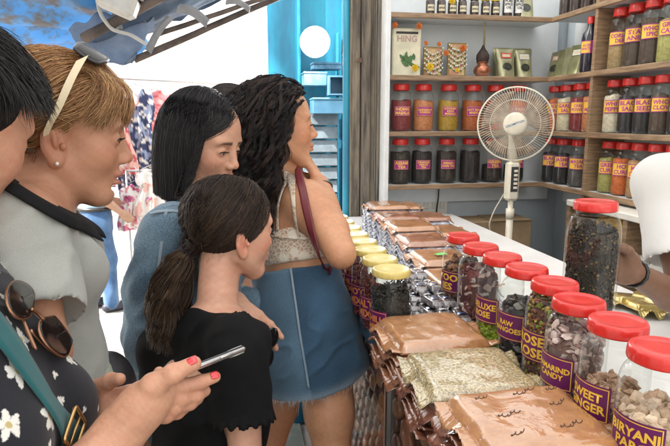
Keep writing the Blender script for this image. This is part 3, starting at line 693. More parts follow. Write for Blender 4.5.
def behind_glass():
    """dried fruit pressed flat behind the counter front: rows of rounded brown pieces"""
    r = np.random.default_rng(3); cs = [(.30, .11, .055), (.22, .08, .05), (.36, .16, .07), (.16, .06, .045), (.42, .2, .1), (.10, .05, .045)]
    V = []; C = []; F = []; n = 0
    th, ph = np.linspace(0.05, pi-.05, 9), np.linspace(0, 2*pi, 14, endpoint=False); S = np.stack([np.outer(np.cos(th), np.ones(14)), np.outer(np.sin(th), np.cos(ph)), np.outer(np.sin(th), np.sin(ph))], -1).reshape(-1, 3)
    f = np.array([(i*14+j, i*14+(j+1) % 14, (i+1)*14+(j+1) % 14, (i+1)*14+j) for i in range(8) for j in range(14)])
    for y0, y1, sx in ((1.165, 2.95, .052), (.35, 1.145, .085)):
        rows = int(.95/(sx*.9))
        for k in range(rows):
            z = .06+k*sx*.92
            if z > .96: break
            for i in range(int((y1-y0)/sx)+1):
                y = y0+(i+.5*(k % 2))*sx
                if y > y1-.02 or y < y0+.015 or sx > .06 and r.random() < .2: continue
                q = S*np.array([.014, sx*.5*r.uniform(.85, 1.02), sx*.5*r.uniform(.85, 1.05)]); a = r.uniform(0, 3) if sx > .06 else 0
                if sx > .06: q = q*np.array([1, r.uniform(.6, 1.2), r.uniform(.6, 1.2)])
                q = np.stack([q[:, 0], q[:, 1]*cos(a)-q[:, 2]*sin(a), q[:, 1]*sin(a)+q[:, 2]*cos(a)], 1); q = q*(1+.06*noise3(q, 40, i+k*50, 2)[:, None])
                V.append(q+np.array([.366, y, z])); C.append(np.tile(np.array(cs[r.integers(6)])*r.uniform(.8, 1.2), (len(q), 1))); F.append(f+n); n += len(q)
    me = mesh_np('dried_fruit', np.vstack(V), np.vstack(F)); colattr(me, np.vstack(C))
    o = link('dried_fruit', me, mat('fruit', rough=.35, attr='col', var=.25, vscale=60, coat=.4, bump=.3, bscale=120)); tag(o, 'brown dried fruit pieces displayed behind the glass counter front', 'dried fruit', kind='stuff')
    o = MB().box((.386, 1.52, .5), (.01, 2.86, .95)).build('display_backing', mat('backing', (.10, .07, .06), .7)); tag(o, 'dark backing sheet behind the dried fruit display', 'backing sheet')
behind_glass()

# ------------------------------------------------------------------ jars
GLASS = clear('jar_glass', (.965, .975, .965), .03, .75, bump=.12, bscale=18, floor=.035)
RED = mat('lid_red', (.62, .028, .022), .3, var=.06, vscale=20, coat=.3)
YEL = mat('lid_yellow', (.62, .50, .16), .38, var=.08, vscale=20, coat=.2)
PUR = mat('label_purple', (.12, .008, .10), .45, var=.1, vscale=30)
MAG = mat('label_magenta', (.36, .03, .22), .5, var=.12, vscale=30)
INK = mat('ink_yellow', (.80, .50, .06), .5)
INKR = mat('ink_orange', (.72, .25, .06), .5)
PANEL = mat('label_yellow', (.75, .45, .05), .5, var=.1)
def jar_prof(r, h, nr, hn):
    """outer profile from base centre to the mouth"""
    p = [(.0006, .004), (r*.62, .003), (r*.86, .0), (r*.97, .008), (r, .02)]
    z1 = h*.70
    p += [(r, z) for z in np.linspace(.03, z1, 5)]
    for a in np.linspace(.12, 1, 9): p.append((nr+(r-nr)*cos(a*pi/2)**.9 if a < 1 else nr, z1+(hn-z1)*sin(a*pi/2)))
    p += [(nr, hn+.004), (nr, h-.006)]; return p
def lid_mesh(lr, z0, z1, k=48):
    m = MB(); pr = [(lr*.93, z0), (lr, z0+.0015), (lr*1.005, z0+.004), (lr*1.0, (z0+z1)/2), (lr*.985, z1-.0045), (lr*.95, z1-.001), (lr*.9, z1), (lr*.84, z1-.0012), (lr*.80, z1-.0022), (lr*.4, z1-.0016), (.0006, z1-.0014)]
    m.lathe(pr, k*2); V = m.V[0]; rr = np.hypot(V[:, 0], V[:, 1]); an = np.arctan2(V[:, 1], V[:, 0]); s = (V[:, 2] > z0+.003) & (V[:, 2] < z1-.004)
    V[s, :2] *= (1+.008*np.sign(np.sin(an[s]*k)))[:, None]; return m
def bend(me, R, ang0, zc):
    """wrap a flat mesh (x right, y up, z out) round a jar of radius R; ang0 = direction of its middle"""
    P = np.zeros(len(me.vertices)*3, np.float32); me.vertices.foreach_get('co', P); P = P.reshape(-1, 3)
    a = ang0+P[:, 0]/R; rr = R+P[:, 2]; Q = np.stack([rr*np.cos(a), rr*np.sin(a), zc+P[:, 1]], 1); me.vertices.foreach_set('co', Q.astype(np.float32).ravel()); me.update(); return me
def sticker(parent, R, ang, zc, w, h, lines, m, ink, tilt=0.0, size=None, panel=None, border=True):
    n = 24; X = np.linspace(-w/2, w/2, n); Y = np.array([-h/2, 0, h/2]); P = np.stack(np.meshgrid(X, Y, indexing='ij')+[np.full((n, 3), .0006)], -1)
    g = MB().grid(P).mesh('label_sticker', True)
    def turn(me):
        if tilt: me.transform(Matrix.Rotation(tilt, 4, 'Z'))
        return bend(me, R, ang, zc)
    s = link('label_sticker', turn(g), m, parent)
    if border:
        b = MB(); e = h*.05
        for y in (-h/2+e*1.2, h/2-e*1.2): b.grid(np.stack(np.meshgrid(np.linspace(-w/2+e, w/2-e, n), np.array([y-e*.25, y+e*.25]), indexing='ij')+[np.full((n, 2), .0009)], -1))
        for x in (-w/2+e*1.2, w/2-e*1.2): b.grid(np.stack(np.meshgrid(np.array([x-e*.25, x+e*.25]), np.linspace(-h/2+e, h/2-e, 3), indexing='ij')+[np.full((2, 3), .0009)], -1))
        link('border', turn(b.mesh('border')), ink, s)
    if panel is not None:
        x0, x1 = panel; g2 = MB().grid(np.stack(np.meshgrid(np.linspace(x0*w, x1*w, 10), np.array([-h*.44, h*.44]), indexing='ij')+[np.full((10, 2), .0008)], -1)).mesh('panel', True); link('panel', turn(g2), PANEL, s)
    if lines:
        me = text_mesh(lines, 1.0, .035, .0)
        P = np.array([v.co for v in me.vertices]); ext = P.max(0)-P.min(0); cen = (P.max(0)+P.min(0))/2
        k = min(w*.86/ext[0], h*.74/ext[1]); kx = min(w*.86/ext[0], k*1.15)
        me.transform(Matrix.Diagonal((kx, k, 1, 1)) @ Matrix.Translation((-cen[0], -cen[1], 0))); me.transform(Matrix.Translation((0, 0, .0013)))
        link('lettering', turn(me), ink if panel is None else MAG, s)
    return s
_CH = {}
def chunks(R, h, kind, seed, n=900, size=.008, cols=((.2, .1, .05),), flat=.5, top=.02, r0=.0):
    """loose pieces filling a jar: outer layers only, one mesh"""
    r = np.random.default_rng(seed); ico = np.array([(0, 0, 1), (.894, 0, .447), (.276, .851, .447), (-.724, .526, .447), (-.724, -.526, .447), (.276, -.851, .447), (.724, .526, -.447), (-.276, .851, -.447), (-.894, 0, -.447), (-.276, -.851, -.447), (.724, -.526, -.447), (0, 0, -1)])
    f = np.array([(0, 1, 2), (0, 2, 3), (0, 3, 4), (0, 4, 5), (0, 5, 1), (1, 6, 2), (2, 7, 3), (3, 8, 4), (4, 9, 5), (5, 10, 1), (6, 7, 2), (7, 8, 3), (8, 9, 4), (9, 10, 5), (10, 6, 1), (11, 7, 6), (11, 8, 7), (11, 9, 8), (11, 10, 9), (11, 6, 10)])
    nt_ = int(n*.25); a = r.uniform(0, 2*pi, n); rad = R*(1-.10*r.random(n))-size*.55; z = r.uniform(size*.5, h, n)
    rad[:nt_] = (R-size)*np.sqrt(r.random(nt_)); z[:nt_] = h+top*(r.random(nt_)-.5)+top*.5*np.cos(a[:nt_]+seed)*rad[:nt_]/R
    S = size*r.uniform(.55, 1.25, (n, 1))*np.array([1, 1, 1.0])*np.stack([np.ones(n), r.uniform(.6, 1, n), r.uniform(flat*.6, flat*1.2, n)], 1)
    Q = r.normal(size=(n, 4)); Q /= np.linalg.norm(Q, axis=1)[:, None]; w_, x, y, zq = Q.T
    M = np.stack([1-2*(y*y+zq*zq), 2*(x*y-zq*w_), 2*(x*zq+y*w_), 2*(x*y+zq*w_), 1-2*(x*x+zq*zq), 2*(y*zq-x*w_), 2*(x*zq-y*w_), 2*(y*zq+x*w_), 1-2*(x*x+y*y)], 1).reshape(n, 3, 3)
    L = ico[None]*S[:, None]*r.uniform(.8, 1.2, (n, 12, 1)); P = np.einsum('nij,nkj->nki', M, L)+np.stack([rad*np.cos(a), rad*np.sin(a), z+.004], 1)[:, None]
    rr = np.hypot(P[..., 0], P[..., 1]); k = np.minimum(1, (R-.0012)/np.maximum(rr, 1e-6)); P[..., :2] *= k[..., None]; P[..., 2] = np.maximum(P[..., 2], .004)
    F = (f[None]+(np.arange(n)*12)[:, None, None]).reshape(-1, 3); C = np.array(cols)[r.integers(len(cols), size=n)]*r.uniform(.75, 1.25, (n, 1))
    me = mesh_np('contents', P.reshape(-1, 3), F, kind == 'smooth'); colattr(me, np.repeat(C, 12, 0)); return me
def core(R, h, col, seed, top=.01):
    m = MB(); m.lathe([(.0005, .005), (R*.8, .005), (R*.9, .012), (R*.9, h*.5), (R*.9, h-.004), (R*.6, h+top*.2), (.0005, h+top*.5)], 28); V = m.V[0]
    V[:, 2] += (V[:, 2] > h*.8)*top*.5*np.cos(np.arctan2(V[:, 1], V[:, 0])+seed)*np.hypot(V[:, 0], V[:, 1])/R
    return m
CHM = lambda: mat('chunk', rough=.6, attr='col', var=.2, vscale=150, bump=.3, bscale=300)
def big_jar(loc, label, lines, fill, seed, ang, cols, n=900, size=.008, flat=.5, kind='rough', r=.05, h=.235, lidm=None, lr=.0418, nr=.0365, hn=.207, group='red lidded jars on the counter', lab_z=.115, lw=.085, lh=.058, layers=(), corecol=None, tilt=0.0, cat='spice jar'):
    t = thing('spice_jar', label, cat, loc, 0, group)
    out = jar_prof(r, h, nr, hn); m = MB().lathe(out, 44); m.build('glass_body', GLASS, t, smooth=True)
    lid_mesh(lr, hn+.008, h).build('lid', lidm or RED, t, smooth=True)
    R = r-.0035
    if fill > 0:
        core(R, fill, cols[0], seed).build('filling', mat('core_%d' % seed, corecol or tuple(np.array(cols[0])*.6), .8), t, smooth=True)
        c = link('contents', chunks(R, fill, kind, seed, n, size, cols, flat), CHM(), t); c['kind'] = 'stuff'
    for z0, z1, cc, nn, ss in layers:
        me = chunks(R, z1-z0, kind, seed+7, nn, ss, cc, flat); me.transform(Matrix.Translation((0, 0, z0))); c = link('contents', me, CHM(), t); c['kind'] = 'stuff'
    if lines: sticker(t, r+.0008, ang, lab_z, lw, lh, lines, PUR, INK, tilt)
    return t
VIEW = radians(-128)
def counter_jars():
    br, dk, cr, gr = (.22, .10, .055), (.05, .035, .03), (.52, .35, .235), (.36, .50, .03)
    J = [((.573, 1.335), 'jar of dark brown pieces, red lid, end of the row nearest the fan', 'TOO\nIES', .15, [br, (.22, .11, .06), dk], 700, .009, -2.75),
         ((.566, 1.213), 'jar of foil wrapped sweets, no label in view, second from the fan end', None, .165, [(.12, .035, .04), (.45, .4, .4), (.18, .05, .05), (.5, .36, .33)], 260, .017, -2.3),
         ((.570, 1.110), 'jar half full of bright green seeds with label ending in uxe', 'DELUXE\nROSE', .085, [gr, (.36, .5, .06), (.2, .3, .02)], 1500, .005, -2.85),
         ((.573, 1.010), 'jar labelled raw mangoes with slate grey pieces inside', 'RAW\nMANGOES', .15, [(.05, .05, .055), (.10, .10, .10), dk, (.2, .2, .19)], 520, .012, -2.8),
         ((.572, .906), 'jar of mixed red, yellow and green flakes labelled rose', 'ROSE\nROSE', .185, [(.16, .06, .035), (.5, .36, .08), (.22, .28, .05), (.09, .03, .03), (.3, .10, .05)], 1500, .0052, -2.95),
         ((.552, .802), 'jar of sugared mauve brown lumps labelled tamarind candy', 'TAMARIND\nCANDY', .168, [(.24, .14, .125), (.42, .3, .28), (.15, .085, .075), (.58, .46, .43)], 640, .012, -2.92),
         ((.551, .703), 'jar half full of pale pinkish slices labelled sweet ginger', 'SWEET\nGINGER', .115, [cr, (.45, .30, .21), (.36, .23, .15)], 750, .011, -3.0),
         ((.541, .602), 'jar of pale cream slices labelled biryani in the frame corner', 'BIRYANI\nPARQ', .135, [(.58, .44, .31), (.48, .34, .22), (.64, .51, .38)], 800, .010, -2.8),
         ((.625, .535), 'jar only its label edge in view beside the biryani jar', 'PAN\nMASALA', .10, [(.5, .4, .28), (.35, .24, .14)], 520, .012, -2.9)]
    for i, ((x, y), lab, tx, fill, cols, n, size, ang) in enumerate(J):
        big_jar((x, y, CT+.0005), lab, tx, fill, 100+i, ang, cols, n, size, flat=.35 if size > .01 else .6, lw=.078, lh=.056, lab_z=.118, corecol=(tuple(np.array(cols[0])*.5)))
counter_jars()
def held_jar():
    p = atD(596, 202, 1.13); big_jar((p[0], p[1], p[2]-.232), 'tall jar of dark tea with pale flecks held up by the vendor', None, .165, 131, -2, [(.022, .016, .012), (.035, .025, .016), (.02, .015, .013), (.03, .02, .014), (.04, .02, .015), (.026, .02, .014), (.03, .022, .016), (.16, .11, .04)], 3000, .0038, r=.0525, h=.235, group='jars in the hand of the vendor', corecol=(.02, .016, .012))
held_jar()
def yellow_jars():
    D = ['nearest', 'second', 'third', 'fourth', 'fifth', 'sixth', 'seventh', 'eighth', 'ninth']
    for i in range(9):
        x = .352; y = 1.225+.105*i
        t = big_jar((x, y, CT+.0005), 'wide mouthed jar with yellow lid, %s of its row from the packets' % D[i], None, .128 if i == 0 else .075, 151+i, -2.3, [(.02, .022, .02), (.035, .035, .03)] if i < 1 else [(.18, .03, .03), (.12, .02, .03), (.25, .07, .03)], 1500 if i < 1 else 300, .0045 if i < 1 else .008, r=.049, h=.185, lidm=YEL, lr=.0455, nr=.042, hn=.160, group='yellow lidded jars along the counter edge', lab_z=.06)
        sticker(t, .0498, radians(-155), .062, .07, .06, ('CHILLI\nMIX', 'SALT\nMIX', 'HOT\nMIX')[i % 3], PUR, INKR)
yellow_jars()

# ------------------------------------------------------------------ packets
def film(name, c1, c2, sc=60, coat=1.0, rough=.35, shine=.55):
    m = bpy.data.materials.new(name); n, b = nodes(m); L = n.links.new; MATS[name] = m
    tc = n.nodes.new('ShaderNodeTexCoord'); t = n.nodes.new('ShaderNodeTexNoise'); t.inputs['Scale'].default_value = sc; t.inputs['Detail'].default_value = 7; t.inputs['Roughness'].default_value = .7
    L(tc.outputs['Object'], t.inputs['Vector']); r = n.nodes.new('ShaderNodeValToRGB'); r.color_ramp.elements[0].position = .4; r.color_ramp.elements[1].position = .6
    r.color_ramp.elements[0].color = (*c1, 1); r.color_ramp.elements[1].color = (*c2, 1); L(t.outputs[0], r.inputs[0]); L(r.outputs[0], b.inputs['Base Color'])
    setp(b, Roughness=rough); b.inputs['Coat Weight'].default_value = coat; b.inputs['Coat Roughness'].default_value = .05; b.inputs['Coat IOR'].default_value = 2.0
    w1 = n.nodes.new('ShaderNodeTexNoise'); w1.inputs['Scale'].default_value = 17; w1.inputs['Detail'].default_value = 4; w1.inputs['Distortion'].default_value = .7; L(tc.outputs['Object'], w1.inputs['Vector'])
    bp = n.nodes.new('ShaderNodeBump'); bp.inputs['Strength'].default_value = shine; bp.inputs['Distance'].default_value = .006; L(w1.outputs[0], bp.inputs['Height']); L(bp.outputs[0], b.inputs['Coat Normal']); L(bp.outputs[0], b.inputs['Normal'])
    return m
F_BR = film('packet_brown', (.40, .185, .075), (.49, .245, .105), 45)
F_RB = film('packet_redbrown', (.20, .07, .045), (.28, .11, .06), 45)
F_GR = film('packet_herb', (.15, .12, .035), (.66, .54, .33), 230, rough=.45)
F_WH = film('packet_white', (.10, .14, .30), (.72, .72, .74), 55)
F_BD = film('packet_brick', (.30, .12, .06), (.38, .17, .085), 45)
def packet_mesh(w, d, h, seed, end=.022):
    """pillow bag: x across (crimped ends at +-x), y along, z thickness"""
    r = np.random.default_rng(seed); n, k = 34, 30; u = np.linspace(-1, 1, n)[:, None]; v = np.linspace(-1, 1, k)[None]
    prof = np.clip(1-np.abs(u)**9, 0, 1)**.5*np.clip(1-np.abs(v)**11, 0, 1)**.45
    X = u*w/2*(1+0*v); Y = v*d/2*(.93+.07*(1-u**2)); P = np.stack([X, Y+0*X, 0*X*Y], -1)
    nz = noise3(P.reshape(-1, 3), 7, seed, 3).reshape(n, k)
    top = P.copy(); top[..., 2] = h*prof*(.82+.10*nz)+.001; bot = P.copy(); bot[..., 2] = -.0+h*.16*(1-prof)
    top[..., 0] += .004*nz*prof; m = MB(); m.grid(top); m.grid(bot[::-1])
    ring = lambda A: np.vstack([A[0, :], A[1:, -1], A[-1, -2::-1], A[-2:0:-1, 0]])
    A, B = ring(top), ring(bot); q = len(A); m.add(np.vstack([A, B]), np.array([(i, i+q, (i+1) % q+q, (i+1) % q) for i in range(q)]))
    for s in (-1, 1):                                             # crimped seal fin
        e = np.linspace(0, 1, 5)[:, None]; vv = np.linspace(-1, 1, 40)[None]; zig = .0022*np.sin(vv*46+seed)*(.3+e)
        Pf = np.stack([s*(w/2-.004+end*e+0*vv), vv*d/2*.93+0*e, h*.2+h*.32*(1-e)*0+zig+.012*np.sin(vv*5+seed)*e-.006*e], -1)
        V, F = solidify(Pf if s > 0 else Pf[::-1], .0008); m.add(V, F)
    return m.mesh('packet', True)
def packets():
    W, Dp, Hh = .19, .185, .022
    st = [((.405, 1.085), 5, [F_BD]*4+[F_BR], 'brown spice powder', .03), ((.405, .885), 5, [F_RB]*4+[F_GR], 'green and yellow herb mix', -.05), ((.405, .685), 6, [F_RB, F_BD, F_RB, F_RB, F_RB, F_BR], 'smooth tan spice powder printed with script', .06), ((.405, .48), 5, [F_RB]*5, 'red brown spice powder', -.02)]
    for s, ((x, y), n, mats, what, a) in enumerate(st):
        z = CT+.001
        for k in range(n):
            top = k == n-1; h = .021 if not top else .027; nm = ('stack beside the first yellow jar', 'stack under the herb mix', 'stack under the tan packet', 'stack cut by the frame edge')[s]
            lab = ('clear packet of %s, on top of its stack' % what) if top else 'brown film packet squeezed in the %s' % nm
            me = packet_mesh(W*(1 if not top else 1.03), Dp, h, 40+s*10+k)
            o = link('spice_packet', me, mats[k]); o.location = (x+.004*((k*7) % 3-1), y+.004*((k*5) % 3-1), z); o.rotation_euler = (0, 0, a+.03*((k*3) % 5-2)); tag(o, lab, 'spice packet', None if top else 'brown packets in the '+nm)
            z += h*.80
            if s == 2 and top:
                Vp = np.array([v.co for v in me.vertices]); gg = np.random.default_rng(77); sq = MB()
                for wx, wy in ((-.06, .055), (-.05, .0), (.005, .06), (.04, .015), (-.055, -.05), (.02, -.045), (.06, .06)):
                    L = gg.integers(3, 6); tt = np.linspace(0, 1, 14*L); px = wx+tt*.0075*L+.003*np.cos(tt*L*6.3); py = wy+.0045*np.sin(tt*L*6.3+1)*gg.uniform(.6, 1.3)+.003*np.sin(tt*L*2.1)+tt*.012
                    zz = np.array([Vp[np.argsort((Vp[:, 0]-x_)**2+(Vp[:, 1]-y_)**2+(Vp[:, 2] < h*.4)*1)[:3], 2].mean() for x_, y_ in zip(px, py)]); sq.tube(np.stack([px, py, zz+.0004], 1), .0007, 4)
                link('handwriting', sq.mesh('handwriting', True), mat('print_brown', (.09, .045, .03), .5), o)['kind'] = 'stuff'
packets()
def far_packets():
    r = np.random.default_rng(8); D = ['first', 'second', 'third', 'fourth', 'fifth', 'sixth']
    st = [(.635, 1.50, 5, F_BR, .0), (.65, 1.69, 6, F_BR, .05), (.66, 1.89, 7, F_BD, -.04), (.675, 2.09, 8, F_BR, .05), (.685, 2.30, 8, F_BD, 0), (.695, 2.52, 9, F_BR, -.05)]
    base = packet_mesh(.17, .19, .018, 91)
    for s, (x, y, n, mt, a) in enumerate(st):
        z = CT+.001
        for k in range(n):
            top = k == n-1; o = link('spice_packet', base.copy() if top else base, None)
            if top: o.data = packet_mesh(.17, .19, .022, 95+s)
            o.data.materials.clear() if top else None
            if top: o.data.materials.append(mt)
            elif not base.materials: base.materials.append(F_WH)
            o.location = (x+r.uniform(-.006, .006), y+r.uniform(-.006, .006), z); o.rotation_euler = (0, 0, a+r.uniform(-.06, .06)); z += .0155
            tag(o, ('topmost packet of the %s white edged stack from the jars' % D[s]) if top else 'white film packet in the %s white edged stack from the jars' % D[s], 'spice packet', None if top else 'white packets in the %s stack' % D[s])
    # second column nearer the white counter surface
    for s, (x, y, n, mt) in enumerate([(.82, 2.68, 7, F_BR), (.87, 2.44, 6, F_BD), (.86, 2.18, 5, F_BR)]):
        z = CT+.001
        for k in range(n):
            top = k == n-1; o = link('spice_packet', packet_mesh(.15, .2, .02, 120+s*10+k), mt if top else F_WH); o.location = (x, y, z); o.rotation_euler = (0, 0, .1*(s-1)); z += .016
            tag(o, 'topmost packet of the %s low stack on the white counter' % D[s] if top else 'white film packet in the %s low stack on the white counter' % D[s], 'spice packet', None if top else 'white packets in the %s low stack' % D[s])
    # foil bars with dark and blue stripes stacked aslant
    BAR = film('bar_foil', (.07, .055, .06), (.24, .23, .25), 30, rough=.25); BL = mat('bar_blue', (.05, .09, .25), .35); BW = mat('bar_white', (.7, .7, .72), .35)
    for k in range(24):
        row, c = divmod(k, 8); cy, cx = divmod(c, 2) if row < 1 else (c % 4, c // 4); t = thing('snack_bar', 'silver foil snack bar with dark bands in the pile between packets and jars', 'snack bar', (.462+.036*cx+.014*row, 1.20+.105*cy+.012*row, CT+.010+.021*row+.006*cy), pi/2-.12+.05*((k*7) % 5-2), 'foil snack bars in the pile'); t.rotation_euler[1] = .12
        me = packet_mesh(.13, .036, .02, 200+k, .01); link('wrapper', me, BAR, t)
        for sx, mm in ((-.03, BL), (.025, BW)):
            b = MB(); th = np.linspace(.25, pi-.25, 10); P = np.stack([np.stack([np.full(10, sx+dx), .0165*np.cos(th), .0195*np.sin(th)**.7+.0005], 1) for dx in (-.008, .008)]); b.grid(P); b.build('printed_band', mm, t, smooth=True)
    o = MB(); o.grid(np.stack(np.meshgrid(np.linspace(-.02, .02, 8), np.linspace(-.012, .012, 6), indexing='ij')+[.002*np.random.default_rng(1).random((8, 6))], -1)); o = o.build('price_tag', mat('tag_green', (.2, .6, .15), .5)); o.location = (.64, 1.66, 1.128); o.rotation_euler = (0, 0, .3); tag(o, 'small bright green tag lying on the white edged packets', 'tag')
    G = film('packet_gold', (.55, .38, .06), (.66, .5, .12), 40, rough=.25); G.node_tree.nodes['Principled BSDF'].inputs['Metallic'].default_value = .6
    for k, (px, py) in enumerate([(628, 302), (648, 300), (640, 308), (664, 306)]):
        p = atZ(px, py, CT+.01); o = link('spice_packet', packet_mesh(.11, .08, .025, 300+k), G); o.location = p; o.rotation_euler = (.1*k-.1, .1, .7*k); tag(o, ['shiny gold packet lying beside the hand of the vendor', 'gold packet beneath the bare forearm', 'gold packet lowest in the loose heap by the jars', 'gold packet at the frame edge under the forearm'][k], 'packet', 'gold packets behind the jars')
far_packets()
# ------------------------------------------------------------------ jars on the wall shelves
def powder(name, c, sc=80, v=.16): return mat(name, c, .85, var=v, vscale=sc, bump=.3, bscale=160)
_PJ = {}
def proto_jar(r, h):
    k = (r, h)
    if k not in _PJ:
        hn = h*.84; out = jar_prof(r, h, r*.68, hn); m = MB().lathe(out, 28)
        g = m.mesh('glass_body', True); g.materials.append(GLASS); l = lid_mesh(r*.77, hn+.006, h, 24).mesh('lid', True); l.materials.append(RED); _PJ[k] = (g, l)
    return _PJ[k]
def shelf_jar(loc, r, h, fill, m, label, lines, ang, lw, group, lh=.05, lz=None, lumpy=0, panel=None):
    t = thing('shelf_jar', label, 'spice jar', loc, 0, group); g, l = proto_jar(r, h)
    for me, nm in ((g, 'glass_body'), (l, 'lid')): link(nm, me, None, t)
    f = fill*h*.8; R = r-.003; b = MB(); b.lathe([(.0005, .004), (R*.85, .004), (R, .012), (R, f*.5), (R, f-.004) if f < h*.68 else (R, h*.66), (R*.97, f), (R*.5, f+.006), (.0005, f+.008)], 28)
    V = b.V[0]; s = V[:, 2] > f*.8; V[s, 2] += .006*np.sin(V[s, 0]*60+loc[0]*90)+.004*np.cos(V[s, 1]*80+loc[1]*50)
    if lumpy: an = np.arctan2(V[:, 1], V[:, 0]); V[:, :2] *= (1-.03*np.abs(np.sin(an*9+V[:, 2]*120)))[:, None]
    c = b.build('contents', m, t, smooth=True); c['kind'] = 'stuff'
    sticker(t, r+.0008, ang, lz or h*.43, lw, lh, lines, MAG, INK, panel=panel, border=panel is None)
def shelf_jars():
    A = radians(-97)
    dk = powder('tea_dark', (.022, .018, .017), 120, .5); dk2 = powder('tea_brown', (.035, .026, .02), 120, .5)
    P = {k: powder('powder_'+k, c) for k, c in dict(maroon=(.20, .03, .03), orange=(.52, .20, .08), mustard=(.42, .26, .03), rust=(.42, .11, .03), chilli=(.50, .06, .03), ivory=(.58, .52, .36), black=(.02, .018, .02), olive=(.35, .33, .10), tan=(.40, .24, .11), grey=(.10, .09, .09), cream=(.62, .55, .42), saffron=(.55, .13, .03), seed=(.32, .22, .10), darkbrown=(.07, .045, .03)).items()}
    xs = [.895, 1.02, 1.163, 1.303, 1.437, 1.57]
    B = [('maroon', 'INDIAN\nMASALA', 'maroon powder'), ('orange', 'CINNAMON\nPOWDER', 'pale orange powder'), ('mustard', 'KITCHEN\nKING\nMASALA', 'mustard yellow powder'), ('rust', 'HOT BEAN\nMASALA', 'rust orange powder'), ('chilli', 'MEAT\nMASALA', 'red powder seen through the fan'), ('saffron', 'TIKKA\nMASALA', 'deep orange powder by the shelf corner')]
    for x, (c, tx, w_) in zip(xs, B): shelf_jar((x, 2.985, LV[1]+.001), .057, .25, .8, P[c], 'jar of %s on the third back wall shelf' % w_, tx, A, .09, 'red lidded jars of powder on the back shelf')
    B = [('ASSAM\nTEA', 'assam tea'), ('ORANGE\nPEKOE\nTEA', 'orange pekoe tea'), ('INDIAN\nCHAI TEA', 'indian chai tea'), ('', 'dark tea without a label in view'), ('GREEN\nTEA', 'leaf tea right behind the fan'), ('DARK\nTEA', 'tea beside the shelf corner')]
    for i, (x, (tx, w_)) in enumerate(zip(xs, B)):
        shelf_jar((x, 2.985, LV[0]+.001), .057, .245, .86 if i < 4 else .45, dk if i % 2 else dk2, 'jar of %s on the lowest back wall shelf' % w_, tx or 'TEA', A if tx else radians(90), .085, 'red lidded jars of tea on the back shelf')
    A2 = radians(-128)
    def row(ys, z, items, group, r=.055, h=.245, x=1.775, what=''):
        for y, (c, tx, w_, fl) in zip(ys, items): shelf_jar((x, y, z+.001), r, h, fl, P[c], 'jar of %s %s' % (w_, what), tx, A2, .1, group, lh=.06, lz=h*.5, panel=(-.5, .22))
    s3 = 'on the side shelf between corner and divider'
    row([2.93, 2.815, 2.695, 2.585][::1], LV[1], [('saffron', 'HOT\nCURRY', 'orange curry powder', .85), ('ivory', 'GARLIC\nSALT', 'ivory powder', .85), ('maroon', 'CHILLI\nPOWDER', 'dark red chilli powder', .85), ('orange', 'FISH\nMASALA', 'salmon coloured powder', .85)], 'red lidded jars by the divider', what=s3)
    row([2.93, 2.81, 2.67], LV[0], [('black', 'BLACK\nTEA', 'black leaf tea', .8), ('black', 'JASMIN\nTEA', 'jasmine tea', .8), ('grey', 'MASALA\nTEA', 'dark grey tea', .8)], 'red lidded jars by the divider', what='on the lowest side shelf before the divider')
    row([2.43, 2.325, 2.222, 2.12, 2.018], LV[1], [('cream', 'WHITE\nPEPPER', 'cream white powder', .85), ('black', 'BLACK\nSALT', 'black grains', .8), ('black', 'BLACK\nSEEDS', 'black seeds with a dark sheen', .8), ('darkbrown', 'WHOLE\nCLOVES', 'dark brown cloves', .8), ('black', 'BLACK\nPEPPER', 'black pepper at the frame edge', .8)], 'red lidded jars past the divider', r=.049, what='on the middle side shelf')
    row([2.43, 2.328, 2.225, 2.122, 2.02], LV[0], [('olive', 'GREEN\nCURRY', 'greenish yellow curry powder', .8), ('saffron', 'HOT\nCURRY', 'orange curry powder', .82), ('tan', 'MILLY\nCURRY', 'tan yellow curry powder', .8), ('grey', 'DRY\nLIME', 'dull grey pieces behind the shoulder', .7), ('seed', 'DRY\nSEEDS', 'brown seeds hidden by the white sleeve', .8)], 'red lidded jars past the divider', r=.049, what='on the low side shelf')
    row([2.43, 2.325, 2.22, 2.115, 2.01], LV[2], [('seed', 'CORIAN\nDER', 'tan coriander seeds', .7), ('darkbrown', 'STAR\nANISE', 'brown star anise', .8), ('darkbrown', 'WHOLE\nSPICE', 'dark brown whole spice', .85), ('olive', 'GREEN\nCARDA', 'green cardamom pods', .75), ('seed', 'CUMIN\nSEEDS', 'cumin at the frame edge', .8)], 'tall red lidded jars on the upper side shelf', r=.05, h=.275, what='on the upper side shelf')
shelf_jars()
def bottle():
    t = thing('syrup_bottle', 'dark glass bottle with red cap standing against the divider', 'bottle', (1.735, 2.60, LV[2]+.001))
    MB().lathe([(.0005, .002), (.036, 0), (.04, .006), (.04, .16), (.036, .185), (.018, .21), (.016, .235), (.016, .25)], 28).build('glass_body', mat('dark_glass', (.02, .02, .035), .08, coat=.5), t, smooth=True)
    MB().lathe([(.019, .232), (.0195, .262), (.017, .266), (.0005, .266)], 24).build('cap', RED, t, smooth=True)
    sticker(t, .0406, radians(-140), .12, .07, .06, 'ROSE\nWATER', MAG, INK, panel=(-.5, .2), border=False)
bottle()
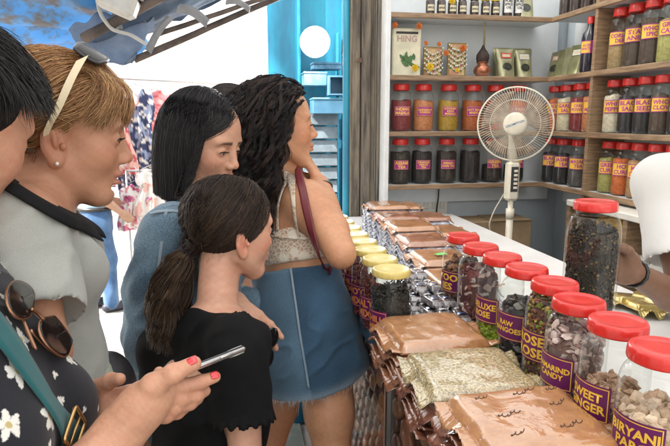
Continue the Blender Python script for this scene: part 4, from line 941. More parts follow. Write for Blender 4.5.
# small bottles along the top shelf
def top_shelf():
    LBL = mat('label_cream', (.62, .55, .38), .6, var=.1); BD = mat('bottle_contents', (.045, .03, .025), .25, coat=.6); WL = mat('label_white', (.7, .7, .68), .6); BK = mat('ink_black', (.03, .03, .03), .6)
    YC = mat('cap_yellow', (.62, .45, .03), .35); BC = mat('cap_black', (.03, .025, .025), .4)
    pos = [430, 441, 452, 462, 474, 485, 495]; nm = ['first', 'second', 'third', 'fourth', 'fifth', 'sixth', 'seventh']
    for i, px in enumerate(pos):
        p = atY(px, 14, 2.95); t = thing('spice_bottle', 'small dark spice bottle with cream label, %s along the top shelf' % nm[i], 'bottle', (p[0], 2.95, LV[3]+.001), 0, 'small bottles on the top shelf')
        MB().lathe([(.0005, .002), (.022, 0), (.0235, .004), (.0235, .07), (.02, .078), (.0165, .084), (.0165, .09)], 24).build('glass_body', BD, t, smooth=True)
        MB().lathe([(.0215, .082), (.022, .11), (.02, .113), (.0005, .113)], 24).build('cap', YC if i % 3 != 1 else BC, t, smooth=True)
        sticker(t, .024, radians(-98), .036, .036, .03, 'SPICE', LBL, BK, border=False)
    for i, px in enumerate((507, 518)):
        p = atY(px, 15, 2.95); t = thing('spice_bottle', ['tall bottle with white label and black print on the top shelf', 'white labelled bottle beside the top shelf pouch'][i], 'bottle', (p[0], 2.95, LV[3]+.001), 0, 'white labelled bottles on the top shelf')
        MB().lathe([(.0005, .002), (.024, 0), (.026, .004), (.026, .12), (.02, .135), (.017, .14)], 24).build('glass_body', BD, t, smooth=True); MB().lathe([(.021, .136), (.021, .16), (.0005, .162)], 24).build('cap', BC, t, smooth=True)
        sticker(t, .0268, radians(-98), .066, .05, .085, 'PURE\nSPICE\nOIL', WL, BK, border=False)
    for i, y in enumerate((2.9, 2.8, 2.7, 2.6)):
        t = thing('spice_bottle', 'tall slim glass bottle on the top side shelf, %s from the corner' % nm[i], 'bottle', (1.775, y, LV[3]+.001), 0, 'slim bottles on the top side shelf')
        MB().lathe([(.0005, .002), (.03, 0), (.033, .005), (.033, .14), (.02, .17), (.016, .175)], 24).build('glass_body', BD, t, smooth=True); MB().lathe([(.02, .172), (.02, .2), (.0005, .202)], 24).build('cap', (BC, YC)[i % 2], t, smooth=True)
    for i, y in enumerate((2.42, 2.29, 2.16, 2.03)):
        t = thing('spice_bottle', 'red capped glass bottle cut by the frame top, %s past the divider' % nm[i], 'bottle', (1.775, y, LV[3]+.001), 0, 'red capped bottles past the divider')
        MB().lathe([(.0005, .002), (.035, 0), (.04, .005), (.04, .14), (.024, .17), (.02, .175)], 24).build('glass_body', BD, t, smooth=True); MB().lathe([(.025, .172), (.025, .2), (.0005, .202)], 24).build('cap', RED, t, smooth=True)
top_shelf()
FOIL = mat('pouch_foil', (.34, .33, .20), .3, metal=.55, var=.15, vscale=12, bump=.5, bscale=22)
FOIL2 = mat('pouch_olive', (.25, .25, .13), .35, metal=.5, var=.2, vscale=12, bump=.5, bscale=22)
def pouch(loc, rz, w, h, lab, m, seed, tag_col=None, window=True, lean=.12):
    t = thing('foil_pouch', lab, 'pouch', loc, rz, 'foil pouches on the shelves')
    n, k = 24, 30; u = np.linspace(-1, 1, n)[:, None]; v = np.linspace(0, 1, k)[None]; th = .032*(1-v)**.8*np.clip(1-u**4, 0, 1)**.6+.0012
    X = u*w/2*(1-.02*np.sin(v*pi)); Z = v*h+0*u; nz = noise3(np.stack([X.ravel()*1.0, 0*X.ravel()*1.0+seed, (Z+0*X).ravel()], 1) if X.shape == Z.shape else np.stack([(X+0*Z).ravel(), np.full(n*k, seed*1.0), (Z+0*X).ravel()], 1), 9, seed, 2).reshape(n, k)*.0025
    Fp = np.stack([X+0*Z, -th+nz+lean*Z, Z], -1); Bp = np.stack([X+0*Z, th+nz+lean*Z, Z], -1); b = MB(); b.grid(Fp[::-1]); b.grid(Bp)
    ring = lambda A: np.vstack([A[0, :], A[1:, -1], A[-1, -2::-1], A[-2:0:-1, 0]]); A, B = ring(Fp), ring(Bp); q = len(A); b.add(np.vstack([A, B]), np.array([(i, (i+1) % q, (i+1) % q+q, i+q) for i in range(q)]))
    b.build('foil_body', m, t, smooth=True)
    def patch(z0, z1, x0, x1, mm, name, oval=False, off=.0018):
        uu, vv = np.meshgrid(np.linspace(-1, 1, 15), np.linspace(-1, 1, 11), indexing='ij')
        if oval: uu, vv = uu*np.sqrt(1-vv**2/2), vv*np.sqrt(1-uu**2/2)
        zz = (z0+z1)/2+vv*(z1-z0)/2; xx = (x0+x1)/2+uu*(x1-x0)/2; un = xx/(w/2); vn = zz/h
        yy = -(.032*(1-vn)**.8*np.clip(1-un**4, 0, 1)**.6+.0012)+lean*zz-off; P = MB(); P.grid(np.stack([xx, yy, zz], -1)[::-1]); return P.build(name, mm, t, smooth=True)
    if tag_col: patch(h*.66, h*.84, -w*.28, w*.28, mat('pouch_tag_'+tag_col, dict(red=(.55, .05, .04), white=(.66, .66, .62), pink=(.62, .32, .30))[tag_col], .5), 'label_patch'); patch(h*.70, h*.80, -w*.22, w*.22, mat('label_cream', (.62, .55, .38)), 'label_inset', off=.0026)
    if window: patch(h*.22, h*.50, -w*.26, w*.26, mat('pouch_window', (.04, .045, .035), .15, var=.4, vscale=60), 'window', True)
def pouches():
    pouch((1.475, 2.955, LV[2]+.001), .0, .105, .155, 'gold green foil pouch with red tag beside the copper pot', FOIL, 1, 'red'); pouch((1.585, 2.96, LV[2]+.001), -.05, .095, .15, 'foil pouch with white tag next to the red tagged pouch', FOIL, 2, 'white')
    pouch((1.49, 3.02, LV[2]+.001), .05, .12, .165, 'taller plain foil pouch behind the red tagged pouch', FOIL2, 3, None, False, 0.05); pouch((1.60, 3.03, LV[2]+.001), -.1, .12, .165, 'plain foil pouch behind the white tagged pouch', FOIL2, 4, None, False, .05)
    pouch((1.565, 2.95, LV[3]+.001), 0, .10, .15, 'foil pouch with dark window on the top shelf corner', FOIL, 5, None)
    for i, (y, tc, lab) in enumerate([(2.93, 'pink', 'narrow foil pouch in the shelf corner with pink tag'), (2.875, None, 'thin olive pouch second from the shelf corner'), (2.82, None, 'olive pouch standing third from the shelf corner'), (2.77, 'white', 'olive pouch before the big double tagged pouch'), (2.69, 'pink', 'large foil pouch with pink tag and dark window by the bottle')]):
        pouch((1.76+.006*i, y, LV[2]+.001), -pi/2+.25 if i < 4 else -pi/2+.1, .10 if i < 4 else .115, .14+.006*i, lab, (FOIL, FOIL2)[i % 2], 10+i, tc, i in (0, 4))
pouches()
# shrine items on the second shelf: poster pack, garlanded frames, marigolds, copper pot
def shrine():
    z = LV[2]+.001
    t = thing('picture_pack', 'cream picture pack printed with green leaves, orange flowers at its top corners', 'packet', (.912, 2.96, z))
    MB().box((0, .012, .12), (.158, .03, .25), bev=.006).build('body', mat('pack_cream', (.66, .62, .46), .5, var=.12, vscale=9), t)
    r = np.random.default_rng(5); LG = mat('leaf_print', (.05, .13, .035), .5, var=.3, vscale=30)
    b = MB()
    for k in range(16):
        a = r.uniform(-.4, 3.5); L = r.uniform(.03, .055); c = np.array([r.normal(.012, .012), 0, .075+r.normal(0, .012)]); d = np.array([cos(a), 0, sin(a)]); s = np.array([-d[2], 0, d[0]]); e = np.linspace(0, 1, 7)[:, None]
        wd = .008*np.sin(e*pi)**.8; P = np.stack([c+d*L*e-s*wd, c+d*L*e+s*wd], 1); P[..., 1] = -.0045-.0004*k; P[..., 2] = np.clip(P[..., 2], .012, .22); b.grid(P)
    b.build('leaf_picture', LG, t); g = text_mesh('HING', .045, .02, .0002); g.transform(Matrix.Translation((0, -.0042, .19)) @ Matrix.Rotation(pi/2, 4, 'X')); link('lettering', g, mat('print_mauve', (.42, .28, .26), .6), t)
    b = MB().box((0, -.0040, .221), (.12, .001, .012)); b.build('printed_strip', mat('ink_black', (.03, .03, .03)), t)
    OR = mat('marigold_orange', (.62, .16, .02), .7, var=.25, vscale=90); YL = mat('marigold_yellow', (.72, .48, .02), .7, var=.2, vscale=90); JW = mat('jasmine_white', (.68, .68, .58), .7); GN = mat('garland_green', (.06, .16, .03), .7)
    def flower(c, R, m, lab, seed, y=2.93):
        r = np.random.default_rng(seed); b = MB(); tt = thing('marigold', lab, 'flower', c, 0, 'marigold flowers on the second shelf')
        for ring in range(5):
            for k in range(9+ring*2):
                a = 2*pi*(k+r.random()*.6)/(9+ring*2); el = radians(12+ring*17); d = np.array([cos(a)*cos(el), -sin(el), sin(a)*cos(el)]); s = unit(np.cross(d, [0, 1, .01])); e = np.linspace(.25, 1, 4)[:, None]
                P = np.stack([d*R*e*(1-.08*ring)-s*R*.16*np.sin(e*2.6), d*R*e*(1-.08*ring)+s*R*.16*np.sin(e*2.6)], 1); P[-1, :, 1] += .1*R; V, F = solidify(P, .001); b.add(V, F)
        b.build('petals', m, tt, smooth=False); MB().lathe([(.0005, 0), (R*.35, .003), (R*.3, .010), (.0005, .012)], 12, (0, R*.25, 0), Matrix.Rotation(pi/2, 3, 'X')).build('calyx', GN, tt, smooth=True)
    fl = lambda px, py, R, m, lab, s, Y=2.925: flower(atY(px, py, Y), R, m, lab, s)
    fl(395, 25, .017, OR, 'small orange marigold on one top corner of the picture pack', 1); fl(419, 26, .02, OR, 'orange marigold on the other top corner of the picture pack', 2)
    fl(415, 68, .022, YL, 'yellow marigold lying before the picture pack', 3); fl(430, 67, .024, YL, 'yellow marigold under the first garlanded frame', 4); fl(446, 53, .018, OR, 'orange marigold between the two garlanded frames', 5); fl(463, 48, .021, OR, 'bright orange marigold on the second garlanded frame', 6)
    fl(426, 43, .014, OR, 'small orange marigold on a top corner of the first frame', 7); fl(439, 44, .014, OR, 'orange marigold on the inner corner of the first frame', 8); fl(457, 70, .014, YL, 'small yellow marigold at the foot of the second frame', 9); fl(452, 1, .02, YL, 'yellow marigold hanging over the top shelf bottles', 10, 2.88)
    for i, (x, h) in enumerate([(1.062, .155), (1.197, .178)]):
        t = thing('garlanded_frame', ['small picture frame draped with jasmine, beside the picture pack', 'taller picture frame draped with jasmine, beside the copper pot'][i], 'frame', (x, 2.975, z))
        MB().box((0, 0, h/2), (.105, .014, h), bev=.003).build('frame', mat('frame_gold', (.3, .2, .06), .4, metal=.4), t); MB().box((0, -.0085, h/2), (.085, .003, h-.02)).build('picture', mat('picture_pink', (.5, .2, .16), .4, col2=(.55, .45, .2), vscale=26), t)
        b = MB(); r = np.random.default_rng(20+i); sph = [(.0005, 1), (.5, .86), (.86, .5), (1, 0), (.86, -.5), (.5, -.86), (.0005, -1)]
        gg = MB()
        for s in range(5):
            for k in range(11):
                e = k/10; px = -.05+.1*e; pz = h*.93-.025*s-.03*sin(e*pi)+r.normal(0, .002); q = r.uniform(.0042, .0062); b.lathe([(a*q, c*q) for a, c in sph], 7, (px, -.015-r.random()*.006, pz))
                if k % 2: gg.lathe([(a*q*.8, c*q*.8) for a, c in sph], 6, (px+.004, -.012-r.random()*.004, pz-.009))
        c1 = b.build('jasmine_garland', JW, t, smooth=True); c1['kind'] = 'stuff'; c2 = gg.build('leaf_garland', GN, t, smooth=True); c2['kind'] = 'stuff'
    p = atY(482, 73, 2.96); t = thing('copper_pot', 'round copper pot holding a dark coconut and an upright stick', 'pot', (p[0], 2.96, z))
    MB().lathe([(.0005, .002), (.022, 0), (.03, .004), (.044, .022), (.047, .036), (.042, .052), (.03, .064), (.026, .07), (.034, .078), (.036, .08), (.033, .08), (.024, .072)], 32).build('pot_body', mat('copper', (.42, .17, .10), .3, metal=.85, var=.15, vscale=14, bump=.1), t, smooth=True)
    b = Body(); b.ell((0, 0, .10), (.034, .034, .038), .01); b.cone((0, 0, .115), (0, 0, .165), .026, .006, .02); V, F = skin_of(b, .004); V += .0018*noise3(V, 60, 3)[:, None]; link('coconut', mesh_np('coconut', V, F), mat('husk', (.04, .025, .02), .7, var=.4, vscale=60, bump=.6, bscale=120), t)
    MB().tube([(.004, 0, .15), (.004, 0, .3), (.002, 0, .43)], [.006, .005, .006], 8).build('stick', mat('stick_tan', (.32, .28, .16), .7, var=.2), t, smooth=True)
    b = MB()
    for k in range(7):
        a = k*.9; d = np.array([cos(a)*.35, sin(a)*.35, 1]); P = np.linspace(0, 1, 5)[:, None]; Q = np.array([.002, 0, .40])+d*.07*P+np.array([cos(a), sin(a), -.3])*.02*P**2; sd = np.array([-sin(a), cos(a), 0]); wd = .007*np.sin(P*2.8+.2); V, F = solidify(np.stack([Q-sd*wd, Q+sd*wd], 1), .0008); b.add(V, F)
    b.build('leaves', GN, t, smooth=True)
shrine()

# ------------------------------------------------------------------ standing fan, switchboard, carton
def fan():
    c = atY(515, 124, 2.5); t = thing('pedestal_fan', 'white pedestal fan with round wire guard standing behind the counter', 'fan', (c[0], c[1], 0))
    FW = mat('fan_white', (.62, .58, .48), .4, var=.08, vscale=12); FK = mat('fan_black', (.03, .03, .032), .4); d = unit(np.array([c[0]*-1.0, -c[1], .06])); q = Vector(d).to_track_quat('Z', 'Y').to_matrix(); Q = np.array(q)
    hub = np.array([0, 0, c[2]]); R = .172
    W = lambda P: hub+np.asarray(P)@Q.T
    th = np.linspace(0, 2*pi, 65)
    def guard(zc, sgn, name):
        b = MB()
        for k in range(84):
            a = 2*pi*k/84; e = np.linspace(.045, R, 9); z = zc+sgn*.028*(1-(e/R)**2.6); a2 = a+.22*(e/R); b.tube(W(np.stack([e*np.cos(a2), e*np.sin(a2), z], 1)), .0009, 4, False)
        for rr in (R, R*.985, R*.66): b.tube(W(np.stack([rr*np.cos(th), rr*np.sin(th), np.full(65, zc+sgn*.028*(1-min(1, rr/R)**2.6))], 1)), .0022 if rr > R*.9 else .0012, 6, False)
        b.build(name, FW, t, smooth=True)
    guard(.012, 1, 'front_guard'); guard(-.012, -1, 'rear_guard')
    MB().lathe([(.0005, .049), (.04, .048), (.052, .043), (.054, .036), (.05, .03), (.0005, .03)], 40, hub, q).build('badge_disc', FW, t, smooth=True)
    g = text_mesh('CROMPTON', .0155, .008, .0002); g.transform(Matrix.Translation(hub) @ Matrix(Q).to_4x4() @ Matrix.Rotation(.35, 4, 'Z') @ Matrix.Translation((0, 0, .0497)))
    # keep the script slanted as on the badge
    link('badge_lettering', g, mat('badge_blue', (.08, .16, .32), .4), t)
    bl = MB(); dirt = mat('blade_dusty', (.34, .26, .19), .6, col2=(.15, .10, .07), vscale=26, stretch=(1, 1, 1))
    for k in range(3):
        a0 = 2*pi*k/3+.4; e = np.linspace(.03, .155, 12)[:, None]; s = np.linspace(-1, 1, 10)[None]; wd = (.35+.55*(e-.03)/.125); an = a0+s*wd; P = np.stack([e*np.cos(an), e*np.sin(an), .012*s+0*e-.002], -1); V, F = solidify(P, .002); MB().add(W(V), F).build('blade', dirt, t, smooth=True)
    MB().lathe([(.0005, .016), (.026, .014), (.03, 0), (.03, -.016), (.0005, -.018)], 24, hub, q).build('blade_hub', FW, t, smooth=True)
    MB().lathe([(.0005, -.03), (.05, -.032), (.056, -.05), (.052, -.1), (.035, -.125), (.0005, -.13)], 28, hub, q).build('motor_housing', FW, t, smooth=True)
    zb = c[2]-.215; b = MB(); b.box((0, 0, zb-.055), (.062, .05, .19), bev=.012); b.build('control_box', FW, t); MB().tube([(0, 0, zb+.03), (0, .03, c[2]-.04)], .022, 12).build('neck', FW, t, smooth=True)
    n = unit(np.array([-c[0]*.4, -c[1], 0])); 
    MB().box((0, -.0262, zb-.045), (.036, .003, .12), bev=.001).build('control_panel', FK, t)
    for k in range(5): MB().box((.004, -.0295, zb-.005-.02*k), (.018, .005, .011), bev=.001).build('button', FW, t)
    MB().tube([(0, 0, zb-.14), (0, 0, .66)], .013, 14).build('upper_pole', FW, t, smooth=True); MB().tube([(0, 0, zb-.19), (0, 0, zb-.24)], [.021, .019], 14).build('collar', FW, t, smooth=True); MB().tube([(0, 0, zb-.24), (0, 0, .03)], .017, 14).build('lower_pole', FW, t, smooth=True)
    MB().lathe([(.0005, .03), (.06, .03), (.17, .015), (.18, .0), (.0005, 0)], 36).build('base', FW, t, smooth=True)
    P = np.array([(-.02, .03, zb-.12), (-.05, .06, zb-.2), (-.07, .08, zb-.28), (-.04, .09, zb-.36), (-.05, .1, zb-.5), (-.06, .12, .4)]); tt = np.linspace(0, 5, 50); P = np.stack([np.interp(tt, range(6), P[:, i]) for i in range(3)], 1); MB().tube(relax_line(P), .0032, 6).build('cord', FW, t, smooth=True)
fan()
def switchboard():
    t = thing('switch_board', 'white electric switchboard on the wall under the tea shelf', 'switchboard', (1.115, 3.12, 1.09)); Wp = mat('switch_white', (.68, .67, .62), .45)
    MB().box((0, 0, .01), (.23, .03, .22), bev=.004).build('board', Wp, t)
    for x in (-.07, -.02, .03, .08):
        for z in (-.03, .02): MB().box((x, -.0175, z), (.03, .006, .042), bev=.002).build('switch', mat('switch_ivory', (.58, .57, .52), .45), t)
    MB().box((-.025, -.018, .075), (.024, .008, .03), bev=.002).build('indicator', mat('indicator_red', (.45, .03, .03), .4), t)
    MB().tube([(.045, -.02, .085), (.045, -.045, .07), (.046, -.04, .02), (.04, -.03, -.08)], .004, 6).build('cord', mat('cable'), t, smooth=True)
    o = thing('carton', 'brown cardboard carton on the floor side of the fan pole', 'carton', (1.45, 3.0, .8)); CB = mat('cardboard', (.34, .24, .14), .85, var=.15, vscale=8, bump=.1)
    MB().box((0, 0, .09), (.42, .2, .2), bev=.004).build('body', CB, o); MB().box((.08, -.01, .193), (.24, .2, .005)).build('flap', CB, o)
    o = MB().box((1.45, 3.0, .395), (.6, .24, .79), bev=.004).build('back_counter', mat('back_counter', (.3, .32, .33), .6, var=.1)); tag(o, 'plain grey ledge carrying the carton behind the fan', 'ledge')
switchboard()
# ------------------------------------------------------------------ hair
def tubes(P, rad, col=None, k=3):
    """P (n,m,3) strands -> one mesh of thin tapering tubes; rad (n,) or (n,m); col (n,3)"""
    n, m = P.shape[:2]; rad = np.broadcast_to(np.asarray(rad, float).reshape(len(np.atleast_1d(rad)), -1), (n, m))
    T = np.gradient(P, axis=1); T /= np.linalg.norm(T, axis=2)[..., None]+1e-9
    a = np.where(np.abs(T[..., 2:3]) < .85, np.array([0, 0, 1.]), np.array([1., 0, 0])); U = np.cross(T, a); U /= np.linalg.norm(U, axis=2)[..., None]+1e-9; W = np.cross(T, U)
    th = np.arange(k)*2*pi/k; V = P[:, :, None]+rad[..., None, None]*(np.cos(th)[:, None]*U[:, :, None]+np.sin(th)[:, None]*W[:, :, None])
    s = np.arange(n)[:, None, None]*m*k; i = np.arange(m-1)[None, :, None]*k; j = np.arange(k)[None, None]; j2 = (j+1) % k
    F = np.stack(np.broadcast_arrays(s+i+j, s+i+j2, s+i+k+j2, s+i+k+j), -1).reshape(-1, 4); me = mesh_np('hair', V.reshape(-1, 3), F)
    if col is not None: colattr(me, np.repeat(col, m*k, 0))
    return me
def hair_mat(name, rough=.36, spec=.5, sheen=0.0, trans=0.0):
    if name in MATS: return MATS[name]
    m = mat(name, rough=rough+.08, spec=spec*.75, attr='col'); b = m.node_tree.nodes['Principled BSDF']; b.inputs['Anisotropic'].default_value = .3
    return m
HL = [(-.14, -.062), (-.06, -.062), (-.035, -.05), (-.018, .002), (.002, .010), (.018, .012), (.032, .036), (.05, .056), (.064, .074), (.085, .095)]
def scalp(n, r, low=0.0, seed=0, side=None):
    """root points on the skull of a head (local), inside the hair line"""
    g = np.random.default_rng(seed); d = g.normal(size=(n*4, 3)); d /= np.linalg.norm(d, axis=1)[:, None]; L = np.array([-.014, 0, .036])+d*np.array([.094, .073, .083])
    hl = np.interp(L[:, 0], [q[0] for q in HL], [q[1] for q in HL])+low+.004*np.sin(L[:, 1]*200)
    ok = L[:, 2] > hl
    if side is not None: ok &= side(L)
    return L[ok][:n]
SK = (np.array([-.014, 0, .036]), np.array([.094, .073, .083]))
def push(p, v, cols):
    for c, r, M in cols:
        l = (p-c)@M; q = np.sqrt(((l/r)**2).sum(1)); m = q < 1
        if m.any():
            l2 = l[m]/q[m][:, None]; p[m] = c+l2@M.T
            if v is not None: nn = (l2/r**2); nn /= np.linalg.norm(nn, axis=1)[:, None]; nn = nn@M.T; vm = v[m]; d = (vm*nn).sum(1); vm -= np.minimum(d, 0)[:, None]*nn; v[m] = vm
    return p
def fall(p, v, steps, ds, cols, g=.25, stop=None, jit=0.0, seed=0, extra=None):
    """let strands run out from their roots, sink under gravity and slide over the colliders -> (n,steps,3)"""
    r = np.random.default_rng(seed); p = p.copy(); v = v/np.linalg.norm(v, axis=1)[:, None]; out = [p.copy()]; ds = np.broadcast_to(np.asarray(ds, float), (len(p),)).copy(); live = np.ones(len(p))
    for i in range(steps-1):
        v = v+np.array([0, 0, -g])+jit*r.normal(size=v.shape)
        if extra is not None: v = v+extra(p, i/steps)
        v /= np.linalg.norm(v, axis=1)[:, None]; q = p+v*(ds*live)[:, None]; q = push(q, v, cols)
        if stop is not None: live = np.where(stop(q), 0.02, live)
        p = q; out.append(p.copy())
    return np.stack(out, 1)
def shades(n, base, seed, var=.25, tips=None):
    r = np.random.default_rng(seed); b = np.array(base, float) if np.ndim(base) == 1 else np.array(base, float)[r.integers(len(base), size=n)]
    return b*r.lognormal(0, var, (n, 1))
def taper(n, m, r0, seed=0, root=.8, tip=.35):
    g = np.random.default_rng(seed+9); e = np.linspace(0, 1, m); return r0*g.uniform(.7, 1.25, (n, 1))*(np.interp(e, [0, .15, .75, 1], [root, 1, .9, tip]))[None]
def skull_collider(h, grow=1.0, add=0.0): return (h.w(SK[0]), (SK[1]+add)*h.k*grow, h.M)
def face_collider(h, add=0.0): return (h.w((.03, 0, -.03)), (np.array([.07, .064, .085])+add)*h.k, h.M)
def cap(h, name, col, parent, cuts=(), add=.004, bump=.002, m=None):
    """thin under-layer of hair over the skull"""
    b = Body(); b.ell(h.w(SK[0]), (SK[1]+add)*h.k, .01, h.M)
    for p, n in cuts: b.half(h.w(p), h.M@np.array(n, float), .01)
    V, F = skin_of(b, .004); me = mesh_np('hair_base', V, F); colattr(me, np.tile(col, (len(V), 1))); return link(name, me, m or hair_mat('hair_dark'), parent, False)
def rope(P, n=60): 
    P = np.asarray(P, float); t = np.linspace(0, len(P)-1, n); Q = np.stack([np.interp(t, range(len(P)), P[:, i]) for i in range(3)], 1); return relax_line(Q, 10)

# ------------------------------------------------------------------ bodies
SKIN = lambda: mat('skin', rough=.47, spec=.4, attr='col', sss=.12, bump=.28, bscale=520, bdist=.0012, brough=.08, var=.05, vscale=40)
def limb(b, P, R, k=.012): return b.chain(P, R, k)
def arm(b, sh, el, wr, s=1.0):
    sh, el, wr = map(np.array, (sh, el, wr)); m1 = sh*.65+el*.35; m2 = el*.68+wr*.32
    limb(b, [sh, m1, el], [.047*s, .043*s, .034*s], .02); limb(b, [el, m2, wr], [.034*s, .036*s, .0235*s], .02)
def leg(b, hip, kn, an, s=1.0):
    hip, kn, an = map(np.array, (hip, kn, an)); limb(b, [hip, hip*.5+kn*.5, kn], [.088*s, .073*s, .053*s], .03); limb(b, [kn, kn*.68+an*.32, an], [.053*s, .054*s, .034*s], .03)
def foot(b, an, fwd, s=1.0):
    an = np.array(an, float); f = unit(np.array([fwd[0], fwd[1], 0])); h = np.array([an[0], an[1], 0.028*s]); limb(b, [an, h-f*.03*s], [.034*s, .03*s], .02); limb(b, [h-f*.03*s, h+f*.10*s, h+f*.17*s-np.array([0, 0, .008])], [.032*s, .033*s, .022*s], .02)
def torso(b, pel, neck, side, fwd, wh=.165, ww=.122, wc=.15, ws=.13, dh=.115, dw=.092, dc=.105, bust=.0, bow=0.0):
    pel, neck = np.array(pel, float), np.array(neck, float); L = neck-pel; fwd = unit(fwd)
    def q(t, f=0.0): return pel+L*t+fwd*f
    st = [(q(-.14), wh*.86, dh*.85), (q(0), wh, dh), (q(.2), (wh+ww)/2, (dh+dw)/2), (q(.38, bow), ww, dw), (q(.58, bow*.6), wc*.94, dc*.98), (q(.75), wc, dc), (q(.88), ws, dc*.72), (q(.97), ws*.6, .055), (q(1.05), .05, .048)]
    b.loft(st, side, .02)
    if bust:
        s = unit(side)
        for e in (1, -1): b.ell(q(.66)+fwd*dc*.62+s*e*.072, (bust, bust*.95, bust*.95), .03)
    return q
def bend_fingers(W, fwd, nrm, side, curls, lens=(.075, .084, .078, .062), s=1.0, spread=.10, splay=None, pal=(.085, .040)):
    """five-digit hand: W wrist, fwd along the palm, nrm the way the palm faces, side towards the thumb. Returns joints of each finger"""
    f, n, t = unit(fwd), unit(nrm), unit(side); out = []
    for i in range(4):
        o = (1.5-i); base = W+f*(pal[0]*s-(.003, .0, .004, .012)[i]*s)+t*o*.0195*s; a = spread*o*.55+(splay[i] if splay else 0)
        d = unit(f*cos(a)+t*sin(a)); P = [base]; c = 0.0
        for j, fr in enumerate((.46, .30, .24)):
            c += curls[i]*(1.0, 1.15, .8)[j] if np.ndim(curls[i]) == 0 else curls[i][j]
            P.append(P[-1]+(d*cos(c)+n*sin(c))*lens[i]*fr*s)
        out.append(np.array(P))
    return out
def hand(b, W, fwd, nrm, side, curls, thumb, s=1.0, **kw):
    """thumb: three offsets (along fwd, side, nrm) in metres from the wrist: base, knuckle, end joints"""
    f, n, t = unit(fwd), unit(nrm), unit(side); n = unit(n-f*(n@f)); t = unit(t-f*(t@f)-n*(t@n)); W = np.array(W, float); F = bend_fingers(W, f, n, t, curls, s=s, **kw); k = .008*s
    for i, P in enumerate(F):
        o = 1.5-i; b.cone(W+t*o*.012*s+f*.01*s, P[0], .0135*s, .0112*s, .012*s); r = (.0088, .009, .0087, .0076)[i]*s
        for j in range(3): b.cone(P[j], P[j+1], r*(1.08, .98, .9)[j], r*(.98, .9, .78)[j], .0045*s)
        b.ell(P[1], np.array([r, r, r])*1.06, .004*s)
    T = [W+(f*q[0]+t*q[1]+n*q[2])*s for q in thumb]
    b.cone(W+f*.015*s+t*.008*s, T[0], .016*s, .0165*s, .015*s); b.cone(T[0], T[1], .0155*s, .011*s, .012*s); b.cone(T[1], T[2], .0108*s, .0098*s, .006*s); b.cone(T[2], T[3], .0098*s, .0078*s, .005*s)
    return F, T
def nail(parent, tip, prev, up, m, w=.0062, l=.0085, back=.3):
    """small curved plate on the back of a finger end"""
    d = unit(np.array(tip)-prev); u = unit(np.array(up)-d*(np.array(up)@d)); s = np.cross(d, u); U, V = np.meshgrid(np.linspace(-1, 1, 9), np.linspace(-1, 1, 9), indexing='ij'); sh = np.sqrt(np.clip(1-.35*V**2*(np.abs(U)), 0, 1)); rw = .0078
    w_ = w*(1-.25*np.clip(V, 0, 1)**2)*(1-.25*np.clip(-V, 0, 1)**3); a = U*w_/rw
    P = np.array(tip)[None, None]+d*(V*l*.55-.001)[..., None]+(np.sin(a)*rw)[..., None]*s+((np.cos(a)*rw+.0008-.0012*np.clip(V, 0, 1)**2))[..., None]*u
    Vv, F = solidify(P, .0012); return link('nail', mesh_np('nail', Vv, F), m, parent, False)
def cloth_disp(V, F, amp, freq, seed, dirv=None, stretch=.25):
    """folds: wavy displacement along the normals, drawn out along dirv"""
    N = vnormals(relax(V, F, 10), F); P = V.copy()
    if dirv is not None: d = unit(dirv); P = P-np.outer(P@d, d)*(1-stretch)
    r = 1-np.abs(noise3(P, freq*1.15, seed+50, 2))*1.6; r = np.clip(r, 0, 1)**3; w_ = np.clip(noise3(V, 3.2, seed+51, 2)*1.5+.35, 0, 1)
    return V+N*(amp*noise3(P, freq, seed, 3)+amp*1.25*(r-.3)*w_)[:, None]
def cloth_obj(name, b, m, parent, res=.006, off=0.0, fine=(), amp=.003, freq=4, seed=0, dirv=(0, 0, 1), lo=None, hi=None, paint=None, it=2, stretch=.25):
    V, F = skin_of(b, res, fine, off, it, lo, hi)
    if amp: V = relax(cloth_disp(V, F, amp, freq, seed, dirv, stretch), F, 3)
    me = mesh_np(name, V, F)
    if paint is not None: colattr(me, paint(V, vnormals(V, F)))
    return link(name, me, m, parent, False)
def body_obj(parent, b, h, base, res=.008, fine=(), it=1, paint=None, **kw):
    V, F = skin_of(b, res, fine, 0, it); me = mesh_np('body', V, F)
    C = h.paint(V, base, **kw)
    if paint is not None: C = paint(V, C)
    colattr(me, C); return link('body', me, SKIN(), parent, False)
def person(label, at, group=None): return thing('person', label, 'person', (at[0], at[1], 0), 0, group)
def head_at(px, py, D, heading, pitch=0, roll=0, size=1.0, anchor=(-.012, -.071, -.02), **kw):
    """head whose anchor point (its right ear by default) lies at the pixel and depth"""
    M = head_frame(heading, pitch, roll); P = atD(px, py, D); return Head(P-M@np.array(anchor)*size, M, size, **kw)

